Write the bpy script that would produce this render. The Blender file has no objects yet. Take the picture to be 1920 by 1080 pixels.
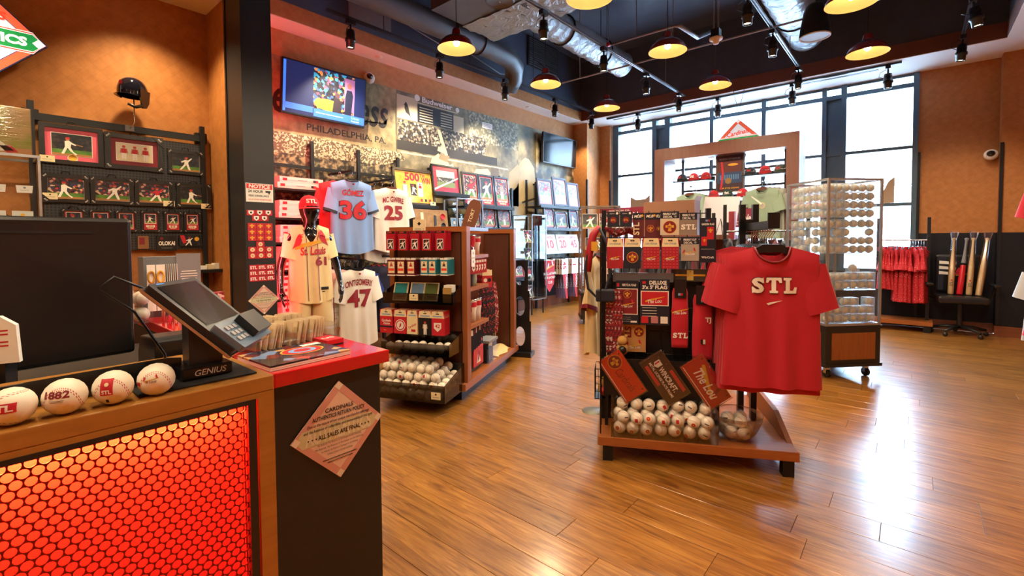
import bpy, bmesh, math, random
from mathutils import Matrix, Vector, Euler
rnd = random.Random(7)
PI = math.pi
R = math.radians
scn = bpy.context.scene
col = scn.collection
# ------------------------------------------------------------------ camera, world, light, exposure
cam_d = bpy.data.cameras.new('camera'); cam = bpy.data.objects.new('camera', cam_d); col.objects.link(cam)
cam.location = (0, 0, 1.38)
cam.rotation_euler = (Matrix.Rotation(R(40.6), 4, 'Z') @ Matrix.Rotation(R(88.0), 4, 'X') @ Matrix.Rotation(R(-0.35), 4, 'Z')).to_euler()
cam_d.sensor_width = 36.0; cam_d.lens = 36.0 * 880 / 1920; cam_d.shift_y = -61 / 1920
cam_d.clip_start = 0.02; cam_d.clip_end = 300
scn.camera = cam
scn.view_settings.view_transform = 'Standard'; scn.view_settings.look = 'None'
scn.view_settings.exposure = 0.5; scn.view_settings.gamma = 1.0; scn.view_settings.use_curve_mapping = False
w = bpy.data.worlds.new('sky'); scn.world = w; w.use_nodes = True
bg = w.node_tree.nodes['Background']; bg.inputs[0].default_value = (0.52, 0.76, 1.0, 1); bg.inputs[1].default_value = 30.0
scn.cycles.max_bounces = 7; scn.cycles.diffuse_bounces = 4; scn.cycles.glossy_bounces = 3; scn.cycles.transmission_bounces = 4
scn.cycles.transparent_max_bounces = 32; scn.cycles.caustics_reflective = False; scn.cycles.caustics_refractive = False
scn.cycles.sample_clamp_indirect = 6.0; scn.cycles.use_denoising = True
def light(name, kind, loc, energy, color=(1, 1, 1), rot=(0, 0, 0), **k):
    d = bpy.data.lights.new(name, kind); d.energy = energy; d.color = color
    for a, b in k.items(): setattr(d, a, b)
    o = bpy.data.objects.new(name, d); o.location = loc; o.rotation_euler = rot; col.objects.link(o); return o
po = light('window_portal', 'AREA', (-2.55, 9.62, 2.35), 1.0, rot=(R(-90), 0, 0), shape='RECTANGLE', size=5.1, size_y=2.9)
po.data.cycles.is_portal = True
WARM = (1.0, 0.78, 0.50)
# ------------------------------------------------------------------ materials
MATS = {}
def nt(name):
    m = bpy.data.materials.new(name); m.use_nodes = True
    n = m.node_tree.nodes; return m, n, m.node_tree.links, n['Principled BSDF']
def mat(name, c, rough=0.5, metal=0.0, var=0.12, scale=30, bump=0.0, coat=0.0, emit=0, spec=0.5, bscale=None, sheen=0, alpha=1):
    """procedural material: base colour with a fine noise variation, optional noise bump"""
    if name in MATS: return MATS[name]
    m, n, l, p = nt(name)
    c4 = (*c, 1)
    p.inputs['Roughness'].default_value = rough; p.inputs['Metallic'].default_value = metal
    p.inputs['Coat Weight'].default_value = coat; p.inputs['Specular IOR Level'].default_value = spec
    p.inputs['Sheen Weight'].default_value = sheen; p.inputs['Alpha'].default_value = alpha
    tc = n.new('ShaderNodeTexCoord'); no = n.new('ShaderNodeTexNoise'); no.inputs['Scale'].default_value = scale; no.inputs['Detail'].default_value = 4
    l.new(tc.outputs['Object'], no.inputs['Vector'])
    mr = n.new('ShaderNodeMix'); mr.data_type = 'RGBA'
    mr.inputs['A'].default_value = tuple(x * (1 - var) for x in c) + (1,); mr.inputs['B'].default_value = tuple(min(1, x * (1 + var)) for x in c) + (1,)
    l.new(no.outputs['Fac'], mr.inputs['Factor']); l.new(mr.outputs['Result'], p.inputs['Base Color'])
    if bump:
        b = n.new('ShaderNodeBump'); b.inputs['Strength'].default_value = bump; b.inputs['Distance'].default_value = 0.01
        n2 = n.new('ShaderNodeTexNoise'); n2.inputs['Scale'].default_value = bscale or scale * 2; n2.inputs['Detail'].default_value = 5
        l.new(tc.outputs['Object'], n2.inputs['Vector']); l.new(n2.outputs['Fac'], b.inputs['Height']); l.new(b.outputs['Normal'], p.inputs['Normal'])
    if emit:
        p.inputs['Emission Color'].default_value = c4; p.inputs['Emission Strength'].default_value = emit
    MATS[name] = m; return m
def flat(c, rough=0.55):
    """print / paint colour by value"""
    return mat('paint_%02x%02x%02x' % tuple(int(255 * x) for x in c), c, rough, var=0.04, scale=60)
def hexc(h):
    h = h.lstrip('#'); f = lambda v: (v / 12.92 if v <= 0.04045 else ((v + 0.055) / 1.055) ** 2.4)
    return tuple(f(int(h[i:i + 2], 16) / 255) for i in (0, 2, 4))
def fh(h, rough=0.55): return flat(hexc(h), rough)
def noisy(name, cols, scale=20, rough=0.6, kind='noise', stretch=(1, 1, 1), detail=6, coords='Object', emit=0.0, bump=0.0, contrast=None):
    """colour-ramp noise/voronoi print"""
    if name in MATS: return MATS[name]
    m, n, l, p = nt(name); p.inputs['Roughness'].default_value = rough
    tc = n.new('ShaderNodeTexCoord'); mp = n.new('ShaderNodeMapping'); mp.inputs['Scale'].default_value = stretch
    l.new(tc.outputs[coords], mp.inputs['Vector'])
    if kind == 'noise':
        t = n.new('ShaderNodeTexNoise'); t.inputs['Scale'].default_value = scale; t.inputs['Detail'].default_value = detail; out = t.outputs['Fac']
    elif kind == 'voronoi':
        t = n.new('ShaderNodeTexVoronoi'); t.inputs['Scale'].default_value = scale; out = t.outputs['Color']
    elif kind == 'wave':
        t = n.new('ShaderNodeTexWave'); t.inputs['Scale'].default_value = scale; t.inputs['Distortion'].default_value = 3; t.inputs['Detail'].default_value = 3; out = t.outputs['Fac']
    l.new(mp.outputs['Vector'], t.inputs['Vector'])
    r = n.new('ShaderNodeValToRGB'); el = r.color_ramp.elements
    lo, hi = contrast or ((0.3, 0.7) if kind != 'voronoi' else (0.15, 0.85))
    for i, c in enumerate(cols):
        pos = lo + (hi - lo) * i / max(1, len(cols) - 1)
        e = el[i] if i < 2 else el.new(pos)
        e.position = pos; e.color = (*c, 1)
    if kind == 'voronoi':
        s = n.new('ShaderNodeSeparateColor'); l.new(out, s.inputs[0]); out = s.outputs[0]; r.color_ramp.interpolation = 'CONSTANT'
    l.new(out, r.inputs['Fac']); l.new(r.outputs['Color'], p.inputs['Base Color'])
    if emit:
        l.new(r.outputs['Color'], p.inputs['Emission Color']); p.inputs['Emission Strength'].default_value = emit
    if bump:
        b = n.new('ShaderNodeBump'); b.inputs['Strength'].default_value = bump; b.inputs['Distance'].default_value = 0.01
        l.new(out, b.inputs['Height']); l.new(b.outputs['Normal'], p.inputs['Normal'])
    MATS[name] = m; return m
def wood(name, c1, c2, rough=0.4, scale=6, coat=0.1, stretch=(1, 1, 12)):
    if name in MATS: return MATS[name]
    m, n, l, p = nt(name); p.inputs['Roughness'].default_value = rough; p.inputs['Coat Weight'].default_value = coat; p.inputs['Coat Roughness'].default_value = 0.25
    tc = n.new('ShaderNodeTexCoord'); mp = n.new('ShaderNodeMapping'); mp.inputs['Scale'].default_value = tuple(1 if s > 1 else 8 for s in stretch)
    t = n.new('ShaderNodeTexNoise'); t.inputs['Scale'].default_value = scale; t.inputs['Detail'].default_value = 8; t.inputs['Distortion'].default_value = 0.6
    l.new(tc.outputs['Object'], mp.inputs['Vector']); l.new(mp.outputs['Vector'], t.inputs['Vector'])
    r = n.new('ShaderNodeMix'); r.data_type = 'RGBA'; r.inputs['A'].default_value = (*c1, 1); r.inputs['B'].default_value = (*c2, 1)
    l.new(t.outputs['Fac'], r.inputs['Factor']); l.new(r.outputs['Result'], p.inputs['Base Color'])
    MATS[name] = m; return m
def glass(name, tint=(1, 1, 1), refl=0.12, rough=0.02, edge=0.55, haze=0.0):
    """thin clear sheet: transparent with a view-angle gloss"""
    if name in MATS: return MATS[name]
    m, n, l, p = nt(name); n.remove(p)
    tr = n.new('ShaderNodeBsdfTransparent'); tr.inputs[0].default_value = (*tint, 1)
    gl = n.new('ShaderNodeBsdfGlossy'); gl.inputs['Roughness'].default_value = rough; gl.inputs[0].default_value = (1, 1, 1, 1)
    lw = n.new('ShaderNodeLayerWeight'); lw.inputs['Blend'].default_value = 0.25
    ma = n.new('ShaderNodeMath'); ma.operation = 'MULTIPLY_ADD'; ma.inputs[1].default_value = edge; ma.inputs[2].default_value = refl
    l.new(lw.outputs['Fresnel'], ma.inputs[0])
    mx = n.new('ShaderNodeMixShader'); l.new(ma.outputs[0], mx.inputs[0]); l.new(tr.outputs[0], mx.inputs[1]); l.new(gl.outputs[0], mx.inputs[2])
    out = mx
    if haze:
        tl = n.new('ShaderNodeBsdfTranslucent'); tl.inputs[0].default_value = (.82, .90, 1, 1); df = n.new('ShaderNodeBsdfDiffuse'); df.inputs[0].default_value = (.82, .88, .95, 1)
        m2 = n.new('ShaderNodeMixShader'); m2.inputs[0].default_value = 0.5; l.new(tl.outputs[0], m2.inputs[1]); l.new(df.outputs[0], m2.inputs[2])
        out = n.new('ShaderNodeMixShader'); out.inputs[0].default_value = haze; l.new(mx.outputs[0], out.inputs[1]); l.new(m2.outputs[0], out.inputs[2])
    l.new(out.outputs[0], n['Material Output'].inputs[0]); MATS[name] = m; return m
def emis(name, c, s):
    if name in MATS: return MATS[name]
    m, n, l, p = nt(name); p.inputs['Base Color'].default_value = (*c, 1); p.inputs['Emission Color'].default_value = (*c, 1); p.inputs['Emission Strength'].default_value = s
    MATS[name] = m; return m
# ------------------------------------------------------------------ mesh builder
_text = {}
def text_mesh(s, bold=0.0, shear=0.0):
    k = (s, bold, shear)
    if k not in _text:
        c = bpy.data.curves.new('lettering', 'FONT'); c.body = s; c.size = 1; c.offset = bold; c.shear = shear
        c.resolution_u = 3; c.align_x = 'CENTER'; c.align_y = 'CENTER'; c.fill_mode = 'FRONT'
        o = bpy.data.objects.new('lettering', c); m = o.to_mesh()
        vs = [tuple(v.co) for v in m.vertices]; fs = [tuple(p.vertices) for p in m.polygons]
        o.to_mesh_clear(); bpy.data.objects.remove(o); bpy.data.curves.remove(c)
        xs = [v[0] for v in vs] or [0]; ys = [v[1] for v in vs] or [0]
        cx, cy = (min(xs) + max(xs)) / 2, (min(ys) + max(ys)) / 2
        _text[k] = ([(x - cx, y - cy, 0) for x, y, z in vs], fs, max(xs) - min(xs), max(ys) - min(ys))
    return _text[k]
class MB:
    def __init__(s): s.v = []; s.f = []; s.mi = []; s.sm = []; s.mats = []; s.M = Matrix()
    def idx(s, m):
        if m not in s.mats: s.mats.append(m)
        return s.mats.index(m)
    def add(s, vs, fs, m, smooth=False, M=None):
        o = len(s.v); T = s.M @ M if M else s.M; i = s.idx(m)
        s.v += [tuple(T @ Vector(v)) for v in vs]
        for f in fs: s.f.append(tuple(o + a for a in f)); s.mi.append(i); s.sm.append(smooth)
        return s
    def poly(s, pts, m): return s.add(pts, [tuple(range(len(pts)))], m)
    def box(s, a, b, m, M=None):
        x0, x1 = sorted((a[0], b[0])); y0, y1 = sorted((a[1], b[1])); z0, z1 = sorted((a[2], b[2]))
        v = [(x0, y0, z0), (x1, y0, z0), (x1, y1, z0), (x0, y1, z0), (x0, y0, z1), (x1, y0, z1), (x1, y1, z1), (x0, y1, z1)]
        return s.add(v, [(0, 3, 2, 1), (4, 5, 6, 7), (0, 1, 5, 4), (1, 2, 6, 5), (2, 3, 7, 6), (3, 0, 4, 7)], m, M=M)
    def cbox(s, c, d, m, M=None): return s.box([c[i] - d[i] / 2 for i in range(3)], [c[i] + d[i] / 2 for i in range(3)], m, M)
    def lathe(s, prof, m, n=24, c=(0, 0, 0), M=None, smooth=True):
        vs = []; fs = []
        for r, z in prof:
            for k in range(n): a = 2 * PI * k / n; vs.append((c[0] + r * math.cos(a), c[1] + r * math.sin(a), c[2] + z))
        for i in range(len(prof) - 1):
            for k in range(n): k2 = (k + 1) % n; fs.append((i * n + k, i * n + k2, (i + 1) * n + k2, (i + 1) * n + k))
        return s.add(vs, fs, m, smooth, M)
    def cyl(s, p0, p1, r, m, r1=None, n=12, caps=True, smooth=True):
        p0 = Vector(p0); p1 = Vector(p1); d = p1 - p0; q = d.to_track_quat('Z', 'Y').to_matrix().to_4x4()
        T = Matrix.Translation(p0) @ q; L = d.length; r1 = r if r1 is None else r1
        s.lathe([(r, 0), (r1, L)], m, n, M=T, smooth=smooth)
        if caps:
            s.add([(r * math.cos(2 * PI * k / n), r * math.sin(2 * PI * k / n), 0) for k in range(n)], [tuple(range(n - 1, -1, -1))], m, M=T)
            s.add([(r1 * math.cos(2 * PI * k / n), r1 * math.sin(2 * PI * k / n), L) for k in range(n)], [tuple(range(n))], m, M=T)
        return s
    def tube(s, pts, r, m, n=6, closed=False):
        pts = [Vector(p) for p in pts]; N = len(pts); vs = []; fs = []; up = Vector((0, 0, 1)); prev = None
        for i, p in enumerate(pts):
            a = pts[i - 1] if (i or closed) else p; b = pts[(i + 1) % N] if (i < N - 1 or closed) else p
            t = (b - a).normalized() if (b - a).length > 1e-9 else Vector((0, 0, 1))
            x = prev - t * prev.dot(t) if prev else None
            if x is None or x.length < 1e-4: x = t.cross(up if abs(t.z) < 0.9 else Vector((1, 0, 0)))
            x.normalize(); prev = x; y = t.cross(x)
            rr = r[i] if isinstance(r, (list, tuple)) else r
            for k in range(n): an = 2 * PI * k / n; vs.append(tuple(p + x * rr * math.cos(an) + y * rr * math.sin(an)))
        for i in range(N if closed else N - 1):
            j = (i + 1) % N
            for k in range(n): k2 = (k + 1) % n; fs.append((i * n + k, i * n + k2, j * n + k2, j * n + k))
        if not closed: fs.append(tuple(range(n - 1, -1, -1))); fs.append(tuple((N - 1) * n + k for k in range(n)))
        return s.add(vs, fs, m, True)
    def sphere(s, c, r, m, n=16, k=10, sc=(1, 1, 1), M=None):
        prof = [(r * math.sin(PI * i / k) + 1e-5, -r * math.cos(PI * i / k)) for i in range(k + 1)]
        T = Matrix.Translation(c) @ Matrix.Diagonal((*sc, 1))
        return s.lathe(prof, m, n, M=(M @ T if M else T))
    def prism(s, pts, y0, y1, m, side=None):
        """outline in local x,z; front at y0, back at y1"""
        n = len(pts); a = sum(pts[i][0] * pts[(i + 1) % n][1] - pts[(i + 1) % n][0] * pts[i][1] for i in range(n))
        if a < 0: pts = pts[::-1]
        s.add([(x, y0, z) for x, z in pts], [tuple(range(n))], m)
        s.add([(x, y1, z) for x, z in pts], [tuple(range(n - 1, -1, -1))], side or m)
        s.add([(x, y0, z) for x, z in pts] + [(x, y1, z) for x, z in pts], [(i, n + i, n + (i + 1) % n, (i + 1) % n) for i in range(n)], side or m)
        return s
    def rect(s, x0, z0, x1, z1, m, y=0.0): return s.add([(x0, y, z0), (x1, y, z0), (x1, y, z1), (x0, y, z1)], [(0, 1, 2, 3)], m)
    def shape(s, pts, m, y=0.0):
        n = len(pts); a = sum(pts[i][0] * pts[(i + 1) % n][1] - pts[(i + 1) % n][0] * pts[i][1] for i in range(n))
        return s.add([(x, y, z) for x, z in (pts if a > 0 else pts[::-1])], [tuple(range(n))], m)
    def disc(s, x, z, r, m, y=0.0, n=20, rz=None): return s.shape([(x + r * math.cos(2 * PI * k / n), z + (rz or r) * math.sin(2 * PI * k / n)) for k in range(n)], m, y)
    def text(s, t, x, z, h, m, y=0.0, bold=0.02, shear=0.0, rot=0.0, w=None, arc=0.0):
        """lettering on the local xz face (front = -y); h = letter height, optional total width w"""
        vs, fs, tw, th = text_mesh(t, bold, shear)
        kz = h / max(th, 1e-6); kx = (w / tw) if w else kz
        c, q = math.cos(rot), math.sin(rot); out = []
        for a, b, _ in vs:
            a *= kx; b *= kz
            if arc: b -= arc * (a * 2 / (tw * kx)) ** 2
            out.append((x + a * c - b * q, y, z + a * q + b * c))
        return s.add(out, fs, m)
    def build(s, name, parent=None, loc=None, rz=0, rot=None, bevel=0):
        me = bpy.data.meshes.new(name); me.from_pydata(s.v, [], s.f)
        for m in s.mats: me.materials.append(m)
        me.polygons.foreach_set('material_index', s.mi); me.polygons.foreach_set('use_smooth', s.sm); me.update()
        o = bpy.data.objects.new(name, me); col.objects.link(o)
        if parent: o.parent = parent
        if loc: o.location = loc
        o.rotation_euler = rot if rot else (0, 0, rz)
        if bevel:
            b = o.modifiers.new('edge', 'BEVEL'); b.width = bevel; b.segments = 2; b.limit_method = 'ANGLE'
        return o
def tag(o, label, cat, group=None):
    o['label'] = label; o['category'] = cat
    if group: o['group'] = group
    return o
def struct(o): o['kind'] = 'structure'; return o
def thing(name, label, cat, loc=(0, 0, 0), rz=0, group=None, rot=None):
    o = bpy.data.objects.new(name, None); o.empty_display_size = 0.05; col.objects.link(o); o.location = loc; o.rotation_euler = rot or (0, 0, rz)
    return tag(o, label, cat, group)
def kids(o): return [c for c in col.objects if c.parent == o]
_kids = {}
def dup(root, label, loc=None, rot=None, group=None):
    """copy a thing with its parts and sub-parts (mesh data shared)"""
    if root not in _kids: _kids[root] = [(c, kids(c)) for c in kids(root)]
    r = root.copy(); col.objects.link(r); r['label'] = label
    if loc is not None: r.location = loc
    if rot is not None: r.rotation_euler = rot
    if group: r['group'] = group
    for ch, gs in _kids[root]:
        c = ch.copy(); col.objects.link(c); c.parent = r
        for g in gs: d = g.copy(); col.objects.link(d); d.parent = c
    return r
ORD = ['first', 'second', 'third', 'fourth', 'fifth', 'sixth', 'seventh', 'eighth', 'ninth', 'tenth', 'eleventh', 'twelfth', 'thirteenth', 'fourteenth', 'fifteenth', 'sixteenth', 'seventeenth', 'eighteenth', 'nineteenth', 'twentieth']
# shared materials
BLACK = mat('black_metal', (0.012, 0.013, 0.016), 0.38, 0.3, bump=0.03, scale=80)
BLACKP = mat('black_plastic', (0.010, 0.010, 0.012), 0.32)
CHROME = mat('chrome', (0.62, 0.63, 0.66), 0.18, 1.0)
ALU = mat('brushed_aluminium', (0.42, 0.44, 0.48), 0.35, 0.85)
WHITE = fh('#ece8e2'); CREAM = fh('#e9d9b0'); RED = fh('#c01b2c'); DRED = fh('#7d1526'); NAVY = fh('#12182e'); GOLD = fh('#d9a22c')
PINK = fh('#e8607a'); GREEN = fh('#3f7d2e'); SKY = fh('#7fa8dc'); INK = fh('#101014'); GREY = fh('#8b8d92')
CHERRY = wood('cherry_wood', hexc('#7c4320'), hexc('#a4602f'), 0.42, 5)
CHERRYH = wood('cherry_wood_edge', hexc('#8a4a24'), hexc('#b06a36'), 0.35, 5, stretch=(12, 1, 1))
BROWNP = wood('brown_panel', hexc('#4a2416'), hexc('#653320'), 0.45, 4)
TAN = wood('tan_counter_wood', hexc('#8d5a22'), hexc('#b07a34'), 0.42, 6, stretch=(1, 12, 1))
FILM = glass('clear_film', (0.97, 0.97, 0.98), 0.10, 0.12, 0.5)
GLASS = glass('case_glass', (0.985, 0.995, 0.995), 0.015, 0.02, 0.16)
ACRYL = glass('acrylic', (0.98, 0.985, 0.99), 0.06, 0.04, 0.6)
# ------------------------------------------------------------------ the room
WALLP = None
def wallpaper():
    m, n, l, p = nt('orange_wallpaper'); p.inputs['Roughness'].default_value = 0.62
    tc = n.new('ShaderNodeTexCoord'); no = n.new('ShaderNodeTexNoise'); no.inputs['Scale'].default_value = 14; no.inputs['Detail'].default_value = 8
    l.new(tc.outputs['Object'], no.inputs['Vector'])
    sx = n.new('ShaderNodeSeparateXYZ'); l.new(tc.outputs['Object'], sx.inputs[0])
    def mth(op, a, b):
        q = n.new('ShaderNodeMath'); q.operation = op
        for i, v in enumerate((a, b)):
            if isinstance(v, (int, float)): q.inputs[i].default_value = v
            elif v is not None: l.new(v, q.inputs[i])
        return q.outputs[0]
    h = mth('ADD', sx.outputs[0], sx.outputs[1]); d1 = mth('ADD', h, sx.outputs[2]); d2 = mth('SUBTRACT', h, sx.outputs[2])
    f1 = mth('ABSOLUTE', mth('SUBTRACT', mth('FRACT', mth('MULTIPLY', d1, 9.0), None), 0.5), None)
    f2 = mth('ABSOLUTE', mth('SUBTRACT', mth('FRACT', mth('MULTIPLY', d2, 9.0), None), 0.5), None)
    ln = mth('GREATER_THAN', mth('MAXIMUM', f1, f2), 0.47)
    r = n.new('ShaderNodeValToRGB'); r.color_ramp.elements[0].color = (*hexc('#a86a33'), 1); r.color_ramp.elements[1].color = (*hexc('#b8793f'), 1)
    r.color_ramp.elements[0].position = 0.35; r.color_ramp.elements[1].position = 0.7; l.new(no.outputs['Fac'], r.inputs[0])
    mx = n.new('ShaderNodeMix'); mx.data_type = 'RGBA'; mx.blend_type = 'MULTIPLY'; mx.inputs['B'].default_value = (0.80, 0.78, 0.76, 1)
    l.new(mth('MULTIPLY', ln, 0.55), mx.inputs['Factor']); l.new(r.outputs[0], mx.inputs['A']); l.new(mx.outputs['Result'], p.inputs['Base Color'])
    b = n.new('ShaderNodeBump'); b.inputs['Strength'].default_value = 0.06; l.new(no.outputs['Fac'], b.inputs['Height']); l.new(b.outputs['Normal'], p.inputs['Normal'])
    return m
WALLP = wallpaper()
WHITEC = mat('white_ceiling_paint', hexc('#f6f3ee'), 0.8, var=0.02)
DARKC = mat('dark_ceiling_paint', (0.050, 0.066, 0.100), 0.55, var=0.3, scale=4, bump=0.1, bscale=25)
DARKF = mat('maroon_soffit_paint', (0.16, 0.062, 0.040), 0.5, var=0.2, scale=4)
COLB = mat('charcoal_column_laminate', (0.020, 0.021, 0.024), 0.42, var=0.15, scale=120, bump=0.03)
WAIN = mat('black_wainscot', (0.007, 0.008, 0.014), 0.5, spec=.3, bump=0.04, scale=90)
BASEW = wood('baseboard_wood', hexc('#6d3a22'), hexc('#8f5030'), 0.4, 4, stretch=(12, 1, 1))
FRAMEM = mat('window_frame_flare_blue', (0.055, 0.105, 0.15), 0.4, var=0.1)  # blue of the window flare put into the frame colour
def sbox(name, a, b, m, parent=None):
    o = MB().box(a, b, m).build(name, parent)
    return o if parent else struct(o)
# floor: oak boards, one object each as far as they can be told apart
def floor_mat():
    m, n, l, p = nt('oak_boards')
    tc = n.new('ShaderNodeTexCoord'); oi = n.new('ShaderNodeObjectInfo')
    mp = n.new('ShaderNodeMapping'); mp.inputs['Scale'].default_value = (1.1, 14, 1); l.new(tc.outputs['Object'], mp.inputs['Vector'])
    cb = n.new('ShaderNodeCombineXYZ'); mu = n.new('ShaderNodeMath'); mu.operation = 'MULTIPLY'; mu.inputs[1].default_value = 41
    l.new(oi.outputs['Random'], mu.inputs[0]); l.new(mu.outputs[0], cb.inputs[0]); l.new(mu.outputs[0], cb.inputs[1]); l.new(cb.outputs[0], mp.inputs['Location'])
    g = n.new('ShaderNodeTexNoise'); g.inputs['Scale'].default_value = 2.6; g.inputs['Detail'].default_value = 9; g.inputs['Distortion'].default_value = 1.3; g.inputs['Roughness'].default_value = 0.62
    l.new(mp.outputs[0], g.inputs['Vector'])
    k = n.new('ShaderNodeTexNoise'); k.inputs['Scale'].default_value = 2.2; k.inputs['Detail'].default_value = 2
    mp2 = n.new('ShaderNodeMapping'); mp2.inputs['Scale'].default_value = (1.4, 3.2, 1); l.new(tc.outputs['Object'], mp2.inputs['Vector']); l.new(cb.outputs[0], mp2.inputs['Location']); l.new(mp2.outputs[0], k.inputs['Vector'])
    r = n.new('ShaderNodeValToRGB'); e = r.color_ramp.elements
    e[0].position = 0.28; e[0].color = (*hexc('#633a12'), 1); e[1].position = 0.72; e[1].color = (*hexc('#bd8840'), 1)
    x = e.new(0.5); x.color = (*hexc('#9a6526'), 1); l.new(g.outputs['Fac'], r.inputs[0])
    hs = n.new('ShaderNodeHueSaturation'); ma = n.new('ShaderNodeMath'); ma.operation = 'MULTIPLY_ADD'; ma.inputs[1].default_value = 0.30; ma.inputs[2].default_value = 0.86
    l.new(oi.outputs['Random'], ma.inputs[0]); l.new(ma.outputs[0], hs.inputs['Value']); l.new(r.outputs[0], hs.inputs['Color'])
    kr = n.new('ShaderNodeValToRGB'); kr.color_ramp.elements[0].position = 0.66; kr.color_ramp.elements[1].position = 0.80
    l.new(k.outputs['Fac'], kr.inputs[0])
    mx = n.new('ShaderNodeMix'); mx.data_type = 'RGBA'; mx.blend_type = 'MULTIPLY'; mx.inputs['B'].default_value = (0.45, 0.36, 0.28, 1)
    l.new(kr.outputs[0], mx.inputs['Factor']); l.new(hs.outputs[0], mx.inputs['A']); l.new(mx.outputs['Result'], p.inputs['Base Color'])
    p.inputs['Roughness'].default_value = 0.34; p.inputs['Coat Weight'].default_value = 0.85; p.inputs['Coat Roughness'].default_value = 0.17
    b = n.new('ShaderNodeBump'); b.inputs['Strength'].default_value = 0.10; b.inputs['Distance'].default_value = 0.004; l.new(g.outputs['Fac'], b.inputs['Height']); l.new(b.outputs['Normal'], p.inputs['Normal']); l.new(b.outputs['Normal'], p.inputs['Coat Normal'])
    return m
OAK = floor_mat()
GROOVE = mat('board_groove', (0.03, 0.017, 0.008), 0.7)
floor = sbox('floor', (-5.75, -3.0, -0.12), (2.5, 9.5, -0.006), GROOVE)
def board_mesh(L, W=0.1825):
    b = MB(); c = 0.0012; x, y = L / 2 - 0.0008, W / 2 - 0.0008
    b.add([(-x, -y, -0.006), (x, -y, -0.006), (x, y, -0.006), (-x, y, -0.006), (-x, -y, -c), (x, -y, -c), (x, y, -c), (-x, y, -c),
           (-x + c, -y + c, 0), (x - c, -y + c, 0), (x - c, y - c, 0), (-x + c, y - c, 0)],
          [(0, 1, 5, 4), (1, 2, 6, 5), (2, 3, 7, 6), (3, 0, 4, 7), (4, 5, 9, 8), (5, 6, 10, 9), (6, 7, 11, 10), (7, 4, 8, 11), (8, 9, 10, 11)], OAK)
    return b
def in_view(x, y, z=0.0):
    """view depth and image column, only to tell near boards from far ones"""
    c, s = math.cos(R(40.6)), math.sin(R(40.6)); d = -x * s + y * c; r = x * c + y * s
    return d, 960 + 880 * r / d if d > 0.2 else -999
boards = []; W = 0.1825; row = 0; y = -3.0 + W / 2
while y < 9.5:
    x = -5.75 - rnd.random() * 1.2
    while x < 2.5:
        L = 1.22; a, b_ = max(x, -5.75), min(x + L, 2.5)
        if b_ - a > 0.05: boards.append(((a + b_) / 2, y, b_ - a))
        x += L
    y += W; row += 1
def bscore(t):
    best = 0
    for fx in (-0.45, 0, 0.45):
        d, c = in_view(t[0] + fx * t[2], t[1])
        if d > 1.6 and -60 < c < 1980: best = max(best, 1 / d)
    return best
boards.sort(key=bscore, reverse=True)
full = None; rest = MB()
for i, (x, y, L) in enumerate(boards):
    if i < 300 and bscore((x, y, L)) > 0:
        if full is None: full = board_mesh(1.22).build('board', floor); full.location = (x, y, 0); full.scale.x = L / 1.22
        else: o = full.copy(); o.location = (x, y, 0); o.scale.x = L / 1.22; col.objects.link(o)
    else:
        t = board_mesh(L); rest.M = Matrix.Translation((x, y, 0)); rest.add(t.v, t.f, OAK)
o = rest.build('boards', floor); o['kind'] = 'stuff'
# walls
sbox('wall_left', (-5.9, 1.92, 0), (-5.75, 9.6, 5.2), WALLP)
sbox('wall_register', (-5.65, -3.0, 0), (-5.5, 1.667, 5.2), WALLP)
sbox('wall_return', (-5.9, 1.667, 0), (-4.95, 1.92, 5.2), WALLP)
sbox('ceiling_register', (-5.5, -3.0, 3.67), (-4.7, 1.667, 3.80), WHITEC)
column = sbox('wall_column', (-4.95, 1.66, 0), (-4.6, 1.925, 5.1), COLB)
sbox('column_edge', (-4.985, 1.652, 0), (-4.95, 1.70, 5.1), BLACK, column)
sbox('trim_1', (-4.95, 1.70, 3.98), (-4.3, 2.02, 5.1), DARKC)
sbox('ceiling', (-5.9, -3.0, 5.1), (2.6, 9.7, 5.25), DARKC)
sbox('ceiling_soffit_left', (-5.75, 1.92, 3.88), (-5.42, 8.62, 4.06), WALLP)
MB().box((-5.749, 1.925, 3.872), (-5.425, 8.6, 3.88), WHITEC).build('soffit_underside', bpy.data.objects['ceiling_soffit_left'])
sbox('wall_upper_left', (-5.75, 1.92, 4.06), (-5.42, 8.62, 5.1), DARKC)
sf = sbox('ceiling_soffit_window', (-5.75, 8.62, 3.88), (2.5, 9.6, 4.08), DARKF)
sbox('wall_upper_window', (-5.75, 8.63, 4.08), (2.5, 9.6, 5.1), DARKC)
MB().box((-5.745, 8.625, 3.872), (2.5, 9.5, 3.88), WHITEC).build('soffit_underside', sf)
sl = MB()
for a, b in ((-4.85, -3.15), (-1.6, -0.45)): sl.box((a, 8.93, 3.868), (b, 8.95, 3.873), BLACK); sl.box((a, 8.97, 3.868), (b, 8.99, 3.873), BLACK)
sl.build('air_slot', sf)
sr = sbox('ceiling_soffit_right', (0.84, -3.0, 3.88), (2.5, 8.62, 4.08), DARKF)
sbox('wall_upper_right', (0.85, -3.0, 4.08), (2.5, 8.62, 5.1), DARKC)
MB().box((0.845, -3.0, 3.872), (2.5, 8.625, 3.88), WHITEC).build('soffit_underside', sr)
sbox('wall_pilaster_inner', (-5.75, 8.81, 0), (-5.4, 9.6, 3.88), WALLP)
sbox('wall_pilaster_outer', (-5.4, 9.36, 0), (-5.15, 9.6, 3.88), WALLP)
sbox('wall_back', (0.02, 9.5, 0), (0.90, 9.65, 3.88), WALLP)
sbox('wall_back_right', (0.88, 9.28, 0), (2.5, 9.5, 3.88), WALLP)
sbox('wall_right', (2.5, -3.0, 0), (2.65, 9.6, 5.2), WALLP)
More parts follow.
